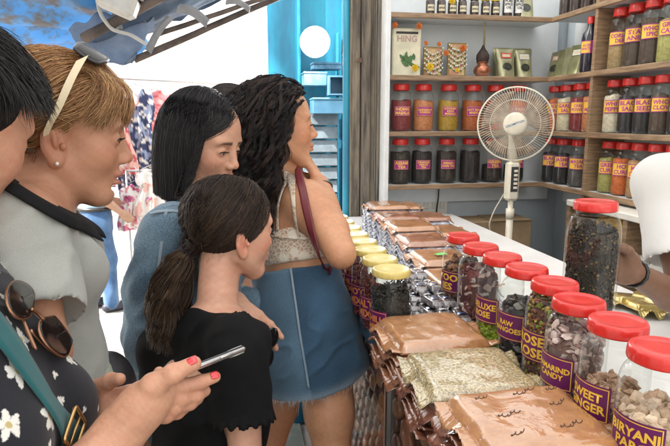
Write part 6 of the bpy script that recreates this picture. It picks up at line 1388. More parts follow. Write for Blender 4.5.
# ------------------------------------------------------------------ woman with the black bob and denim jacket
def bob():
    h = head_at(223.5, 152, 1.33, 122, 16, 0, 1.0, anchor=(.083, -.031, 0), lids=.45); fh = np.array([sin(radians(102)), cos(radians(102)), 0]); rt = np.array([fh[1], -fh[0], 0])
    neck = atD(190, 208, 1.38); pel = atD(183, 405, 1.40); t = person('woman with straight black bob in blue denim jacket behind the girl in black', pel)
    b = Body(); h.add(b, neck, .041); torso(b, pel, neck, rt, fh, bust=.045)
    shR, shL = atD(168, 232, 1.25), neck-rt*.15-np.array([0, 0, .04]); elR = atD(150, 338, 1.27); wrR = atD(226, 298, 1.24); arm(b, shR, elR, wrR, .95)
    elL = shL-np.array([0, 0, .27]); arm(b, shL, elL, elL+fh*.2+np.array([0, 0, .03]))
    wl = elL+fh*.2+np.array([0, 0, .03]); hand(b, wl, fh, -rt, np.array([0, 0, 1.]), (.3, .35, .4, .45), TH0)
    tip = atD(272, 342, 1.22); fw = unit(atD(258, 326, 1.225)-wrR); F, T = hand(b, wrR, fw, unit(np.array([-.5, .5, -.5])), unit(np.array([.55, .2, .75])), (.10, .2, .3, .35), [(.02, .022, .004), (.045, .032, .012), (.068, .033, .03), (.085, .03, .045)], .95)
    for e in (1, -1): kn = pel+rt*e*.1-np.array([0, 0, .38]); an = np.array([kn[0], kn[1], .09]); leg(b, pel+rt*e*.09-np.array([0, 0, .05]), kn, an); foot(b, an, fh)
    body_obj(t, b, h, (.56, .31, .21), .009, [(h.O+h.M@np.array([.04, 0, -.02]), .12, .0026), (atD(250, 318, 1.23), np.array([.07, .05, .07]), .0024)], brow=(.012, .009, .008), lip=(.45, .15, .14))
    h.eyes(t, (.03, .018, .01), (1, .1, -.5))
    DN = weave('denim_jacket', (.045, .09, .145), (.20, .30, .38), 380, .85, .35, .26, 7, slub=(1, 1, 3)); DS = weave('denim_seam', (.20, .27, .34), (.28, .35, .42), 500)
    c = Body(); torso(c, pel, neck-np.array([0, 0, .01]), rt, fh, bust=.05, dc=.125, dw=.122, dh=.14, wh=.185, ww=.16, wc=.165)
    for sh, el in ((shR, elR), (shL, elL)): c.cone(neck-np.array([0, 0, .05]), sh, .045, .052, .05); c.chain([sh, sh*.5+el*.5, el], [.052, .055, .05], .04)
    c.cone(elR, elR*.45+wrR*.55, .052, .044, .03); c.cone(elL, wl*.6+elL*.4, .052, .042, .03); raw = c.copy()
    neckline(c, neck, fh, .06, .01, .05); c.half(pel-np.array([0, 0, .06]), (0, 0, -1), .008)
    cloth_obj('denim_jacket', c, DN, t, .0065, .004, (), .009, 7, 15, unit(neck-pel)*.5+fh*.9, it=2)
    for pts in ([(150, 214), (158, 212), (168, 211), (180, 212), (190, 216)], [(166, 212), (162, 240), (158, 275), (156, 310)], [(128, 372), (140, 374), (158, 376)]):
        P = rope(surf(raw, pts, .008, .9, 1.8), 30); N = bnormal(raw, P); V, F = ribbon(P+N*.0025, N, .0035, .002); link('seam', mesh_np('seam', V, F), DS, t, False)
    s = Body(); s.loft([(pel+np.array([0, 0, .05]), .17, .125), (pel-np.array([0, 0, .1]), .185, .14), (pel-np.array([0, 0, .4]), .23, .2), (pel-np.array([0, 0, .62]), .25, .22)], rt, .02)
    cloth_obj('lace_skirt', s, mat('white_lace', (.62, .61, .60), .85, col2=(.80, .80, .78), vscale=70, bump=.8, bscale=70), t, .014, 0, (), .014, 5, 19)
    HC = [(.011, .010, .012), (.018, .015, .017), (.007, .007, .008)]; H = hair_mat('hair_dark')
    cap(h, 'hair', (.009, .008, .009), t, [((.07, 0, .0), (1, 0, -.1)), ((0, 0, -.055), (.3, 0, -1)), ((.036, 0, .01), (.85, 0, -.6))], .004)
    P = scalp(11000, None, -.002, 71); n = len(P); g = np.random.default_rng(72); yp = .022; sg = np.where(P[:, 1] > yp, 1.0, -1.0); lay = g.uniform(.002, .012, n)
    V0 = np.stack([-.25-.3*(P[:, 0] > .03)+.0*P[:, 0], sg*(1.0-.2*(P[:, 0] < -.06)), np.full(n, .12)], 1); V0[P[:, 0] < -.07] = np.array([-1., 0, -.3]); V0[:, 1] += g.normal(0, .08, n)
    zend = atD(172, 190, 1.36)[2]; S = []; q = h.ws(P); v = V0@h.M.T
    def tuck(p): l = h.loc(p); on = ((l[:, 0] > .047) & (l[:, 2] < .085-.25*np.maximum(-l[:, 1], 0)) & (l[:, 1] < .02)); return on[:, None]*(M_[:, 0]*-.7+M_[:, 1]*-.5)
    M_ = h.M; groups = np.digitize(lay, np.linspace(.002, .012, 6)[1:-1]); out = np.zeros((n, 34, 3))
    for k in range(5):
        m = groups == k
        if not m.any(): continue
        ad = .003+.0024*k; nc = (neck+np.array([0, 0, .05]), np.array([.06, .06, .12]), np.eye(3)); fc = face_collider(h, -.002+.001*k)
        out[m] = fall(q[m], v[m], 34, .0125, [skull_collider(h, add=ad), fc, nc], .5, extra=lambda p, u: tuck(p), stop=lambda p: p[:, 2] < zend+.006*np.sin(p[:, 0]*90), jit=.012, seed=73+k)
    link('hair', tubes(out, taper(n, 34, .00052, 74, tip=.8), shades(n, HC, 75, .3)), H, t, False)
    flyaways(h, t, H, 200, HC, 143, .06)
    sg_ = thing('sunglasses', 'black folded sunglasses dangling from the fingers beside the frayed denim skirt', 'sunglasses', atD(271, 345, 1.2)); K = mat('frame_black', (.012, .012, .013), .25, coat=.6)
    for cx, cy, rx, ry, an in ((271.5, 338, 5.5, 9.5, .25), (267, 357, 5.5, 9.5, .15)):
        th = np.linspace(0, 2*pi, 33); Q = np.array([atD(cx+rx*cos(a)*cos(an)-ry*sin(a)*sin(an), cy+rx*cos(a)*sin(an)+ry*sin(a)*cos(an), 1.205+.02*cos(a)) for a in th]); ce = Q[:-1].mean(0)
        MB().tube(np.vstack([Q, Q[1:2]]), .003, 8, False).build('rim', K, sg_, True, False); e = np.linspace(.02, 1, 7)[:, None, None]; V, F = solidify(ce+(Q[None]-ce)*e+unit(_O-ce)*(.004*(1-e**2)), .002); link('lens', mesh_np('lens', V, F), mat('lens_dark'), sg_, False)
    MB().tube(rope([atD(276, 329, 1.205), atD(272, 345, 1.22), atD(266, 366, 1.225)], 16), .0032, 8).build('temple_arm', K, sg_, True, False); MB().tube(rope([atD(272, 347, 1.2), atD(270, 348, 1.197), atD(268, 349, 1.2)], 8), .003, 8).build('bridge', K, sg_, True, False)
bob()
# ------------------------------------------------------------------ girl in the black T-shirt with a ponytail
def girl():
    h = head_at(242, 244, 1.12, 60, 4, 0, .93, lids=.5, nose=.97); M = h.M; fh = np.array([sin(radians(52)), cos(radians(52)), 0]); rt = np.array([fh[1], -fh[0], 0])
    neck = atD(215, 322, 1.15); pel = atD(200, 545, 1.18); t = person('girl in black scalloped sleeve T-shirt with long brown ponytail', pel)
    b = Body(); h.add(b, neck+np.array([0, 0, .015]), .0385); torso(b, pel, neck, rt, fh, wh=.13, ww=.105, wc=.125, ws=.11, dh=.1, dw=.085, dc=.088)
    shR, shL = atD(240, 345, 1.06), atD(166, 345, 1.23); elR = atD(246, 470, 1.04); wrR = elR+np.array([.03, .03, -.2]); arm(b, shR, elR, wrR, .86); elL = shL+np.array([-.01, .0, -.24]); arm(b, shL, elL, elL+np.array([.05, .05, -.19]), .86)
    b.cone(neck-np.array([0, 0, .02]), shR, .04, .042, .04); b.cone(neck-np.array([0, 0, .02]), shL, .04, .042, .04)
    hand(b, wrR, unit(wrR-elR), -rt, fh, (.3, .35, .4, .45), TH0, .88); wl = elL+np.array([.05, .05, -.19]); hand(b, wl, unit(wl-elL), rt, fh, (.3, .35, .4, .45), TH0, .88)
    for e in (1, -1): kn = np.array([*(pel+rt*e*.08)[:2], .41]); an = np.array([kn[0], kn[1], .085]); leg(b, pel+rt*e*.075-np.array([0, 0, .05]), kn, an, .8); foot(b, an, fh, .9)
    body_obj(t, b, h, (.60, .335, .235), .008, [(h.O+M@np.array([.04, 0, -.025]), .11, .0024)], brow=(.04, .025, .018), lip=(.5, .2, .18), blush=.4)
    h.eyes(t, (.05, .028, .012), (1, 0, -.2))
    K = weave('black_tee', (.004, .004, .0045), (.010, .010, .011), 700, .95, .3, .15, 10, sheen=0)
    c = Body(); ax = unit(elR-shR)
    for sh, el in ((shR, elR), (shL, elL)): a_ = unit(el-sh); c.cone(sh, sh*.40+el*.60, .05, .057, .03); c.cone(sh*.45+el*.55+a_*.055, el+a_*.1, .068, .07, .003, True)
    torso(c, pel-np.array([0, 0, .12]), neck-np.array([0, 0, .01]), rt, fh, wh=.14, ww=.125, wc=.135, ws=.12, dh=.11, dw=.1, dc=.098)
    for sh, el in ((shR, elR), (shL, elL)): c.cone(neck-np.array([0, 0, .03]), sh, .045, .05, .04)
    raw = c.copy(); neckline(c, neck, fh, .052, .0, .03)
    for sh, el in ((shR, elR), (shL, elL)): pass
    cut = shR*.55+elR*.45
    V, F = skin_of(c, .0055, (), .002, 2); V = cloth_disp(V, F, .006, 8, 25, unit(neck-pel)+rt*1.2, .2); link('t_shirt', mesh_np('t_shirt', V, F), K, t, False)
    # scalloped rim on the sleeve hem
    ax = unit(elR-shR); ce = shR*.45+elR*.55+ax*.002; u = unit(np.cross(ax, [0, 1, .2])); v = np.cross(ax, u); a = np.linspace(0, 2*pi, 121); R = .0550; e = np.linspace(-.022, .012, 5)[:, None]
    w_ = (e+.022)/.034; P = ce+ax*(e+.004*np.sin(a*17)*w_)[..., None]+((R+.0015-.007*(1-w_)+.002*np.sin(a*17)*w_)*np.cos(a))[..., None]*u+((R+.0015-.007*(1-w_)+.002*np.sin(a*17)*w_)*np.sin(a))[..., None]*v; V, F = solidify(P, .003); link('sleeve_hem', mesh_np('sleeve_hem', V, F), K, t, False)
    sh_ = Body(); sh_.loft([(pel-np.array([0, 0, .10]), .12, .095), (pel-np.array([0, 0, .22]), .145, .115)], rt, .02)
    for e in (1, -1): sh_.cone(pel+rt*e*.075-np.array([0, 0, .05]), pel+rt*e*.08-np.array([0, 0, .25]), .085, .085, .03)
    cloth_obj('shorts', sh_, weave('denim_jacket', (.055, .10, .155), (.17, .26, .34)), t, .012, .004, (), .003, 5, 29)
    HB = [(.030, .019, .015), (.045, .028, .020), (.020, .013, .011), (.07, .042, .026)]; H = hair_mat('hair_brown', .34)
    cap(h, 'hair', (.02, .013, .011), t, [((.066, 0, .0), (1, 0, -.25)), ((0, 0, -.052), (.3, 0, -1)), ((.022, 0, .0), (.8, 0, -.7))], .003, m=H)
    g = np.random.default_rng(82); tie = h.loc(atD(188, 250, 1.16)[None])[0]; P = scalp(10000, None, 0, 81); n = len(P); m = 18; lift = g.uniform(.003, .013, n); Bz = tie+g.normal(0, .007, (n, 3)); S = []
    part = np.where(P[:, 1] > .0, 1, -1)
    for u in np.linspace(0, 1, m):
        d = P*(1-u)+Bz*u; d = d+np.stack([0*lift, part*.035*sin(pi*u)*np.exp(-(P[:, 1]/.04)**2), -.006*sin(pi*u)*np.ones(n)], 1); R_ = SK[1]+np.maximum(lift[:, None]*min(1, u*5+.1)*(1-.4*u), .0048); l = (d-SK[0])/R_; q = np.linalg.norm(l, axis=1)[:, None]
        on = SK[0]+l/q*R_; wgt = np.clip((u-.62)/.3, 0, 1); wgt = wgt*wgt*(3-2*wgt); S.append(np.where(q < 1, on, on*(1-wgt)+d*wgt))
    S = np.stack(S, 1)+.0012*np.sin(np.arange(m)[None, :, None]*.8+g.uniform(0, 6, (n, 1, 3))); link('hair', tubes(h.ws(S.reshape(-1, 3)).reshape(-1, m, 3), taper(n, m, .00048, 83), shades(n, HB, 84, .25)), H, t, False)
    n = 260; P = scalp(n*6, None, -.004, 85, lambda L: (L[:, 0] > -.02) & (np.abs(L[:, 1]) > .045) & (L[:, 2] < .05))[:n]; n = len(P); S = fall(h.ws(P), (np.stack([-.9+g.normal(0, .3, n), np.sign(P[:, 1])*.5, .1+g.normal(0, .4, n)], 1))@M.T, 9, .004, [skull_collider(h, add=.004)], .05, jit=.15, seed=86); link('loose_hair', tubes(S, taper(n, 9, .0003, 87), shades(n, HB, 88, .3)), H, t, False)
    flyaways(h, t, H, 240, HB, 144, .04)
    tp = [atD(*q) for q in ((190, 249, 1.155), (183, 256, 1.16), (174, 274, 1.165), (168, 300, 1.17), (166, 325, 1.165), (168, 350, 1.155))]; tl = rope(tp, 30); n = 4200; a = g.normal(0, 1, (n, 2)); a /= np.maximum(1, np.hypot(a[:, 0], a[:, 1])/1.7)[:, None]; e = np.linspace(0, 1, 30); wd = np.interp(e, [0, .06, .25, .6, .85, 1], [.007, .009, .019, .026, .025, .019])
    s1 = unit(np.cross(tl[-1]-tl[0], [0, 1, 0])); s2 = np.array([0, 1., 0]); clump = g.integers(0, 70, n); cp_ = g.uniform(0, 6.3, 70)[clump]; cc = g.normal(0, 1, (70, 2)); cc /= np.maximum(1, np.linalg.norm(cc, axis=1)/1.5)[:, None]; a = cc[clump]*.8+a*.3
    S = tl[None]+(a[:, :1]*wd)[..., None]*s1+(a[:, 1:]*wd)[..., None]*s2; cu = (.004+.0065*e**1.2)[None]*np.sin(e[None]*13+cp_[:, None]); cu2 = (.003+.0065*e**1.2)[None]*np.cos(e[None]*13+cp_[:, None]); S = S+cu[..., None]*s1+cu2[..., None]*s2; ln = g.uniform(.82, 1.0, n); 
    idx = (e[None]*ln[:, None])*29; i0 = np.clip(idx.astype(int), 0, 28); fr = (idx-i0)[..., None]; S = np.take_along_axis(S, i0[..., None], 1)*(1-fr)+np.take_along_axis(S, i0[..., None]+1, 1)*fr
    HT = [(.05, .03, .02), (.08, .047, .028), (.035, .021, .016), (.12, .075, .042)]; link('ponytail', tubes(S, taper(n, 30, .0005, 89), shades(n, HT, 90, .3)), H, t, False)
    d = unit(tl[2]-tl[0]); q = Vector(d).to_track_quat('Z', 'Y').to_matrix(); th = np.linspace(0, 2*pi, 60); u = np.array(q)[:, 0]; v = np.array(q)[:, 1]; ring = tl[1]+((.0125+.0012*np.sin(th*13))*np.cos(th))[:, None]*u+((.0125+.0012*np.sin(th*13))*np.sin(th))[:, None]*v; MB().tube(np.vstack([ring, ring[1:2]]), .0068+.0012*np.sin(np.arange(61)*2.1), 10, False).build('hair_tie', weave('scrunchie', (.006, .006, .012), (.02, .02, .035), 500, .9), t, True, False)
girl()
# ------------------------------------------------------------------ woman with long curly hair leaning on the counter
def curly():
    h = head_at(317.5, 135, 1.60, 84, -3, 0, 1.0, anchor=(.112, 0, -.032), lids=.12); M = h.M; fh = np.array([sin(radians(58)), cos(radians(58)), 0]); rt = np.array([fh[1], -fh[0], 0])
    neck = atD(284, 186, 1.62); pel = atD(306, 338, 1.60); t = person('woman with long curly dark hair, lace top and frayed denim skirt', pel)
    b = Body(); h.add(b, neck+np.array([0, 0, .01]), .040); torso(b, pel, neck, rt, fh, wh=.158, ww=.112, wc=.136, ws=.12, dh=.112, dw=.092, dc=.1, bust=.045)
    shR, shL = atD(306, 203, 1.51), neck-rt*.15-np.array([0, 0, .035]); elR = atD(341, 254, 1.40); wrR = atD(321, 184, 1.58); arm(b, shR, elR, wrR, 1.02); b.cone(neck-np.array([0, 0, .03]), shR, .045, .052, .06); b.cone(neck-np.array([0, 0, .03]), shL, .045, .05, .06)
    elL = shL+fh*.12-np.array([0, 0, .25]); wl = np.array([.34, elL[1]+.12, 1.08]); arm(b, shL, elL, wl, 1.0); hand(b, wl, unit(np.array([.9, .3, 0])), (0, 0, -1), unit(np.array([-.2, .9, 0])), (.3, .35, .4, .45), TH0)
    F, T = hand(b, wrR, unit(atD(308, 160, 1.62)-wrR), unit(np.array([-.65, .2, -.35])), unit(np.array([.2, .9, .3])), (.55, .7, .8, .9), [(.02, .022, .004), (.045, .032, .014), (.068, .03, .03), (.085, .022, .042)], .95)
    hipR, hipL = pel+rt*.085-np.array([0, 0, .05]), pel-rt*.085-np.array([0, 0, .05]); knR, knL = atD(333, 462, 1.50), atD(264, 465, 1.66); anR, anL = np.array([knR[0]-.06, knR[1]+.02, .09]), np.array([knL[0]-.03, knL[1]+.0, .09])
    leg(b, hipR, knR, anR, .88); leg(b, hipL, knL, anL, .84); foot(b, anR, fh); foot(b, anL, fh)
    body_obj(t, b, h, (.53, .27, .155), .0075, [(h.O+M@np.array([.05, 0, -.02]), .11, .0028), (atD(315, 172, 1.60), np.array([.05, .06, .06]), .003)], brow=(.02, .014, .012), lip=(.42, .14, .12))
    h.eyes(t, (.03, .018, .01), (1, 0, -.7))
    # lace cropped top
    c = Body(); torso(c, pel, neck, rt, fh, wh=.168, ww=.12, wc=.144, ws=.127, dh=.118, dw=.094, dc=.102, bust=.048); raw = c.copy(); up = unit(neck-pel)
    p_hi = surf(b, [(285, 228)], 0, 1.2, 2)[0]; p_lo = surf(b, [(292, 262)], 0, 1.2, 2)[0]; c.half(p_hi, up*.95-fh*.18, .003); c.half(p_lo, -up, .003)
    LC = lace('cream_lace'); cloth_obj('lace_top', c, LC, t, .005, .006, (), .0012, 30, 35, (0, 0, 1), it=1, stretch=1)
    for zz in (1.0,):                                     # scalloped edge trims
        o_ = p_hi if zz else p_lo; a = np.linspace(0, 2*pi, 90); rr = np.linspace(.03, .22, 110); P = []
        for q in a:
            d = unit(rt*cos(q)+np.cross(up, rt)*sin(q)); L_ = (pel+up*((o_-pel)@up))+rr[:, None]*d; s_ = bdist(raw, L_, .007) > 0; P.append(L_[np.argmax(s_)])
        P = np.array(P); MB().tube(np.vstack([P, P[1:2]]), .004+.0022*np.sin(np.arange(91)*1.9), 8, False).build('lace_trim', LC, t, True, False)
    for pts in ([(279, 231), (278, 212), (282, 195), (287, 182), (289, 174)], [(300, 236), (296, 215), (294, 196), (293, 184), (293, 176)]):
        P = rope(surf(b, pts, .003, 1.2, 2), 24); N = bnormal(b, P); V, F_ = ribbon(P+N*.007, N, np.interp(np.linspace(0, 1, 24), [0, .5, 1], [.004, .006, .017]), .003); link('top_strap', mesh_np('top_strap', V, F_), LC, t, False)
    # denim overall skirt with a frayed hem and pale side panel
    s = Body(); wst = pel+up*.19
    s.loft([(wst+up*.03, .120, .095), (wst-up*.02, .128, .102), (pel+up*.05, .160, .126), (pel-np.array([0, 0, .06]), .174, .142), (pel-np.array([0, 0, .16]), .180, .147), (pel-np.array([0, 0, .26]), .182, .148)], rt, .02, power=2.3)
    hem = atD(306, 384, 1.55); sraw = s.copy(); s.half(hem, unit(np.array([0, 0, -1])+rt*-.38*0+np.array([-.30, .05, 0])*-1*.8), .004); s.half(wst+up*.012, up, .004)
    V, F_ = skin_of(s, .005, (), .010, 2); V = cloth_disp(V, F_, .006, 6, 37, up+rt*1.2, .3); N = vnormals(V, F_)
    C = np.tile((.038, .085, .145), (len(V), 1)).astype(float); sd = (V-pel)@rt; fr = (V-pel)@fh; n_ = noise3(V, 6, 41, 3); C *= (1+.22*n_)[:, None]
    lightp = (sd < .035+.10*(pel[2]-V[:, 2])) & (fr < .0); sp_ = surf(sraw, [(291, 264), (309, 384)], .005, 1.1, 2); pn = unit(np.cross(sp_[1]-sp_[0], pel-sp_[0])); pn = pn if pn[0] < 0 else -pn; lp = ((V-sp_[0])@pn > 0) & ((V-pel)@(_O-pel) > 0); C[lp] = np.array((.10, .18, .26))*(1+.15*n_[lp])[:, None]
    wear = np.exp(-((V-hem)@unit(np.array([-.24, .04, 1]))/.018)**2)[:, None]; C = C*(1-wear*.5)+np.array((.36, .44, .52))*wear*.5
    me = mesh_np('denim_skirt', V, F_); colattr(me, C); link('denim_skirt', me, mat('denim_painted', rough=.85, spec=.2, attr='col', sheen=.2, var=.22, vscale=420, bump=.3, bscale=500, bdist=.0015), t, False)
    seam = rope(surf(sraw, [(291, 268), (294, 290), (297, 310), (301, 340), (305, 362), (309, 388)], .014, 1.1, 2), 30); Ns = bnormal(sraw, seam); V, F_ = ribbon(seam+Ns*.004, Ns, .0026, .003); link('seam', mesh_np('seam', V, F_), weave('denim_seam', (.2, .27, .34), (.28, .35, .42)), t, False)
    # frayed threads along the hem
    g = np.random.default_rng(44); hn = unit(np.array([-.24, .04, 1])); a = g.uniform(0, 2*pi, 700); rr = np.linspace(.05, .26, 90); R0 = []
    for q in a:
        d = rt*cos(q)+fh*sin(q); cen = np.array([*pel[:2], 0]); L_ = cen+rr[:, None]*d; L_[:, 2] = hem[2]-((L_-hem)[:, :2]@hn[:2])/hn[2]; s_ = bdist(sraw, L_, .004) > 0; R0.append(L_[np.argmax(s_)])
    R0 = np.array(R0)+np.array([0, 0, .006]); S = fall(R0, np.array([0, 0, -1.])+g.normal(0, .35, (700, 3)), 7, g.exponential(.0013, 700)+.0009, [], .35, jit=.2, seed=45); link('frayed_threads', tubes(S, taper(700, 7, .0006, 46), shades(700, [(.6, .62, .62), (.4, .48, .54), (.7, .7, .68)], 47, .1)), mat('thread', rough=.9, attr='col'), t, False)
    # hair
    HC = [(.014, .011, .012), (.024, .017, .016), (.009, .008, .009), (.05, .032, .026)]; H = hair_mat('hair_dark'); cap(h, 'hair', (.01, .008, .009), t, [((.072, 0, .0), (1, 0, -.1)), ((0, 0, -.055), (.3, 0, -1)), ((.02, 0, .0), (.8, 0, -.6)), ((.058, 0, 0), (1, 0, .0))], .004)
    K = 520; P = scalp(K, None, 0.0, 91, lambda L: L[:, 0] < .066); K = len(P); N = (P-SK[0])/SK[1]**2; N /= np.linalg.norm(N, axis=1)[:, None]; V0 = N*.28+np.array([-.55, 0, -.25])+g.normal(0, .16, (K, 3))+np.sign(P[:, 1:2])*np.array([0, .3, 0]); lay = g.uniform(.004, .02, K); m = 46; G = np.zeros((K, m, 3)); gi = np.digitize(lay, [.007, .010, .013, .0165])
    zend = atD(262, 232, 1.62)[2]; fwd = np.array(M[:, 0])
    for k in range(5):
        s_ = gi == k
        if s_.any(): G[s_] = fall(h.ws(P[s_]), V0[s_]@M.T, m, .0105*g.uniform(.85, 1.1, s_.sum()), [skull_collider(h, add=.005+.0042*k), face_collider(h, .010), (neck+np.array([0, 0, .03]), np.array([.07, .07, .10]), np.eye(3)), (neck-np.array([0, 0, .12]), np.array([.16, .13, .14]), np.eye(3))], 0.24, stop=lambda p: p[:, 2] < zend+.03*np.sin(p[:, 0]*60+p[:, 1]*40), jit=.05, seed=92+k, extra=lambda p, u: -fwd*(.06+.5*(h.loc(p)[:, :1] > .046)))
    e = np.linspace(0, 1, m); per = 20; ph = g.uniform(0, 6.3, K); fq = g.uniform(26, 40, K); am = g.uniform(.005, .0105, K)
    T = np.gradient(G, axis=1); T /= np.linalg.norm(T, axis=2)[..., None]+1e-9; U = np.cross(T, [0.3, .9, .2]); U /= np.linalg.norm(U, axis=2)[..., None]+1e-9; W_ = np.cross(T, U); A = (am[:, None]*np.clip(e*3, 0, 1)[None]); an = ph[:, None]+fq[:, None]*e[None]; G2 = G+(A*np.cos(an))[..., None]*U+(A*np.sin(an))[..., None]*W_
    o = g.normal(0, 1, (K, per, 1, 2))*.0032; S = G2[:, None]+o[..., :1]*U[:, None]*(.4+1.1*e[None, None, :, None])+o[..., 1:]*W_[:, None]*(.4+1.1*e[None, None, :, None]); S = S+(.0016*np.sin(an[:, None]*1.7+g.uniform(0, 6, (K, per, 1))))[..., None]*U[:, None]
    S = S.reshape(-1, m, 3); n = len(S); col = np.repeat(shades(K, HC, 95, .3), per, 0)*g.uniform(.8, 1.2, (n, 1)); link('curls', tubes(S, taper(n, m, .00058, 96), col), H, t, False)
    flyaways(h, t, H, 300, HC, 145, .05, add=.026)
    # maroon bag strap over the shoulder, ring, bracelet
    st = thing('shoulder_strap', 'maroon leather bag strap over the bare shoulder of the curly haired woman', 'bag strap', neck); bt = raw.copy(); bt.cone(neck-np.array([0, 0, .03]), shR, .047, .054, .06); bt.cone(shR, shR*.5+elR*.5, .05, .046, .02)
    P = rope(surf(b, [(298, 170), (300, 180), (304, 195), (309, 215), (316, 236), (323, 254), (328, 272)], .003, 1.1, 2), 40); N = bnormal(b, P); V, F_ = ribbon(P+N*.013, N, .0105, .003); link('strap', mesh_np('strap', V, F_), mat('maroon_leather', (.13, .014, .022), .45, bump=.15, bscale=300), st, False)
    ax = unit(elR-wrR); u = unit(np.cross(ax, [0, 0, 1])); v = np.cross(ax, u); th = np.linspace(0, 2*pi, 33); B = wrR+ax*.02; MB().tube(B+.0275*(np.cos(th)[:, None]*u+np.sin(th)[:, None]*v), .003, 6, False).build('bracelet', mat('frame_black', (.012, .012, .013)), t, True, False)
def lace(name):
    m = bpy.data.materials.new(name); n, b = nodes(m); L = n.links.new; MATS[name] = m; setp(b, Roughness=.85); b.inputs['Sheen Weight'].default_value = .2
    tc = n.nodes.new('ShaderNodeTexCoord'); v = n.nodes.new('ShaderNodeTexVoronoi'); v.inputs['Scale'].default_value = 95; v.feature = 'DISTANCE_TO_EDGE'; L(tc.outputs['Object'], v.inputs['Vector']); v2 = n.nodes.new('ShaderNodeTexVoronoi'); v2.inputs['Scale'].default_value = 26; L(tc.outputs['Object'], v2.inputs['Vector'])
    r = n.nodes.new('ShaderNodeValToRGB'); r.color_ramp.elements[0].position = .02; r.color_ramp.elements[1].position = .14; r.color_ramp.elements[0].color = (.72, .66, .55, 1); r.color_ramp.elements[1].color = (.46, .33, .24, 1); L(v.outputs['Distance'], r.inputs[0])
    r2 = n.nodes.new('ShaderNodeValToRGB'); r2.color_ramp.elements[0].position = .38; r2.color_ramp.elements[1].position = .5; L(v2.outputs['Distance'], r2.inputs[0]); mx = n.nodes.new('ShaderNodeMix'); mx.data_type = 'RGBA'; L(r2.outputs[0], mx.inputs[0]); mx.inputs[6].default_value = (.70, .64, .54, 1); L(r.outputs[0], mx.inputs[7]); L(mx.outputs[2], b.inputs['Base Color'])
    bp = n.nodes.new('ShaderNodeBump'); bp.inputs['Strength'].default_value = .5; bp.inputs['Distance'].default_value = .003; bp.invert = True; L(v.outputs['Distance'], bp.inputs['Height']); L(bp.outputs[0], b.inputs['Normal']); return m
curly()
# ------------------------------------------------------------------ dark haired person further back, man in the street, vendor
def back_person():
    h = head_at(232, 116, 2.25, 92, 6, 0, 1.0, anchor=(0, 0, 0), lids=.5); fh = np.array([1, .05, 0]); rt = np.array([.05, -1, 0]); neck = h.O+np.array([-.03, 0, -.22]); pel = neck+np.array([-.02, 0, -.48]); t = person('dark haired person half hidden between the bob and the curly hair', pel)
    b = Body(); h.add(b, neck); torso(b, pel, neck, rt, fh, bust=.04); sh = [neck+rt*e*.155-np.array([0, 0, .04]) for e in (1, -1)]
    for s_ in sh: el = s_-np.array([.02, 0, .28]); w_ = el+np.array([.12, 0, -.18]); arm(b, s_, el, w_); hand(b, w_, unit(w_-el), rt if s_ is sh[1] else -rt, fh, (.3, .35, .4, .45), TH0)
    for e in (1, -1): kn = np.array([*(pel+rt*e*.09)[:2], .48]); an = np.array([kn[0], kn[1], .09]); leg(b, pel+rt*e*.085-np.array([0, 0, .05]), kn, an); foot(b, an, fh)
    body_obj(t, b, h, (.56, .32, .23), .012, [(h.O, .13, .005)]); h.eyes(t)
    c = Body(); torso(c, pel, neck-np.array([0, 0, .02]), rt, fh, bust=.045, dc=.115, dw=.11, ww=.14)
    for s_ in sh: c.cone(neck-np.array([0, 0, .05]), s_, .05, .055, .04); c.cone(s_, s_-np.array([.012, 0, .17]), .055, .058, .03)
    neckline(c, neck, fh, .06, .01, .04); cloth_obj('blouse', c, weave('white_blouse', (.5, .5, .5), (.62, .62, .61)), t, .012, .003, (), .004, 5, 51)
    s = Body(); s.loft([(pel+np.array([0, 0, .08]), .16, .12), (pel-np.array([0, 0, .1]), .185, .14), (pel-np.array([0, 0, .55]), .2, .17)], rt, .02); cloth_obj('skirt', s, weave('grey_skirt', (.1, .1, .12), (.17, .17, .19)), t, .016, 0, (), .006, 5, 52)
    HC = [(.016, .012, .012), (.026, .019, .017)]; H = hair_mat('hair_dark'); cap(h, 'hair', (.012, .009, .009), t, [((.062, 0, 0), (1, 0, -.25)), ((0, 0, -.05), (.3, 0, -1)), ((.025, 0, 0), (.8, 0, -.7))], .006)
    P = scalp(2200, None, 0, 101); n = len(P); g = np.random.default_rng(1); tie = np.array([-.12, 0, -.01]); S = []
    for u in np.linspace(0, 1, 12): d = P*(1-u)+(tie+g.normal(0, .002, (n, 3)))*u; l = (d-SK[0])/(SK[1]+.009); q = np.linalg.norm(l, axis=1)[:, None]; S.append(SK[0]+l/q*(SK[1]+.009) if u < .9 else d)
    S = np.stack(S, 1); link('hair', tubes(h.ws(S.reshape(-1, 3)).reshape(-1, 12, 3), taper(n, 12, .001, 102), shades(n, HC, 103, .25)), H, t, False)
back_person()
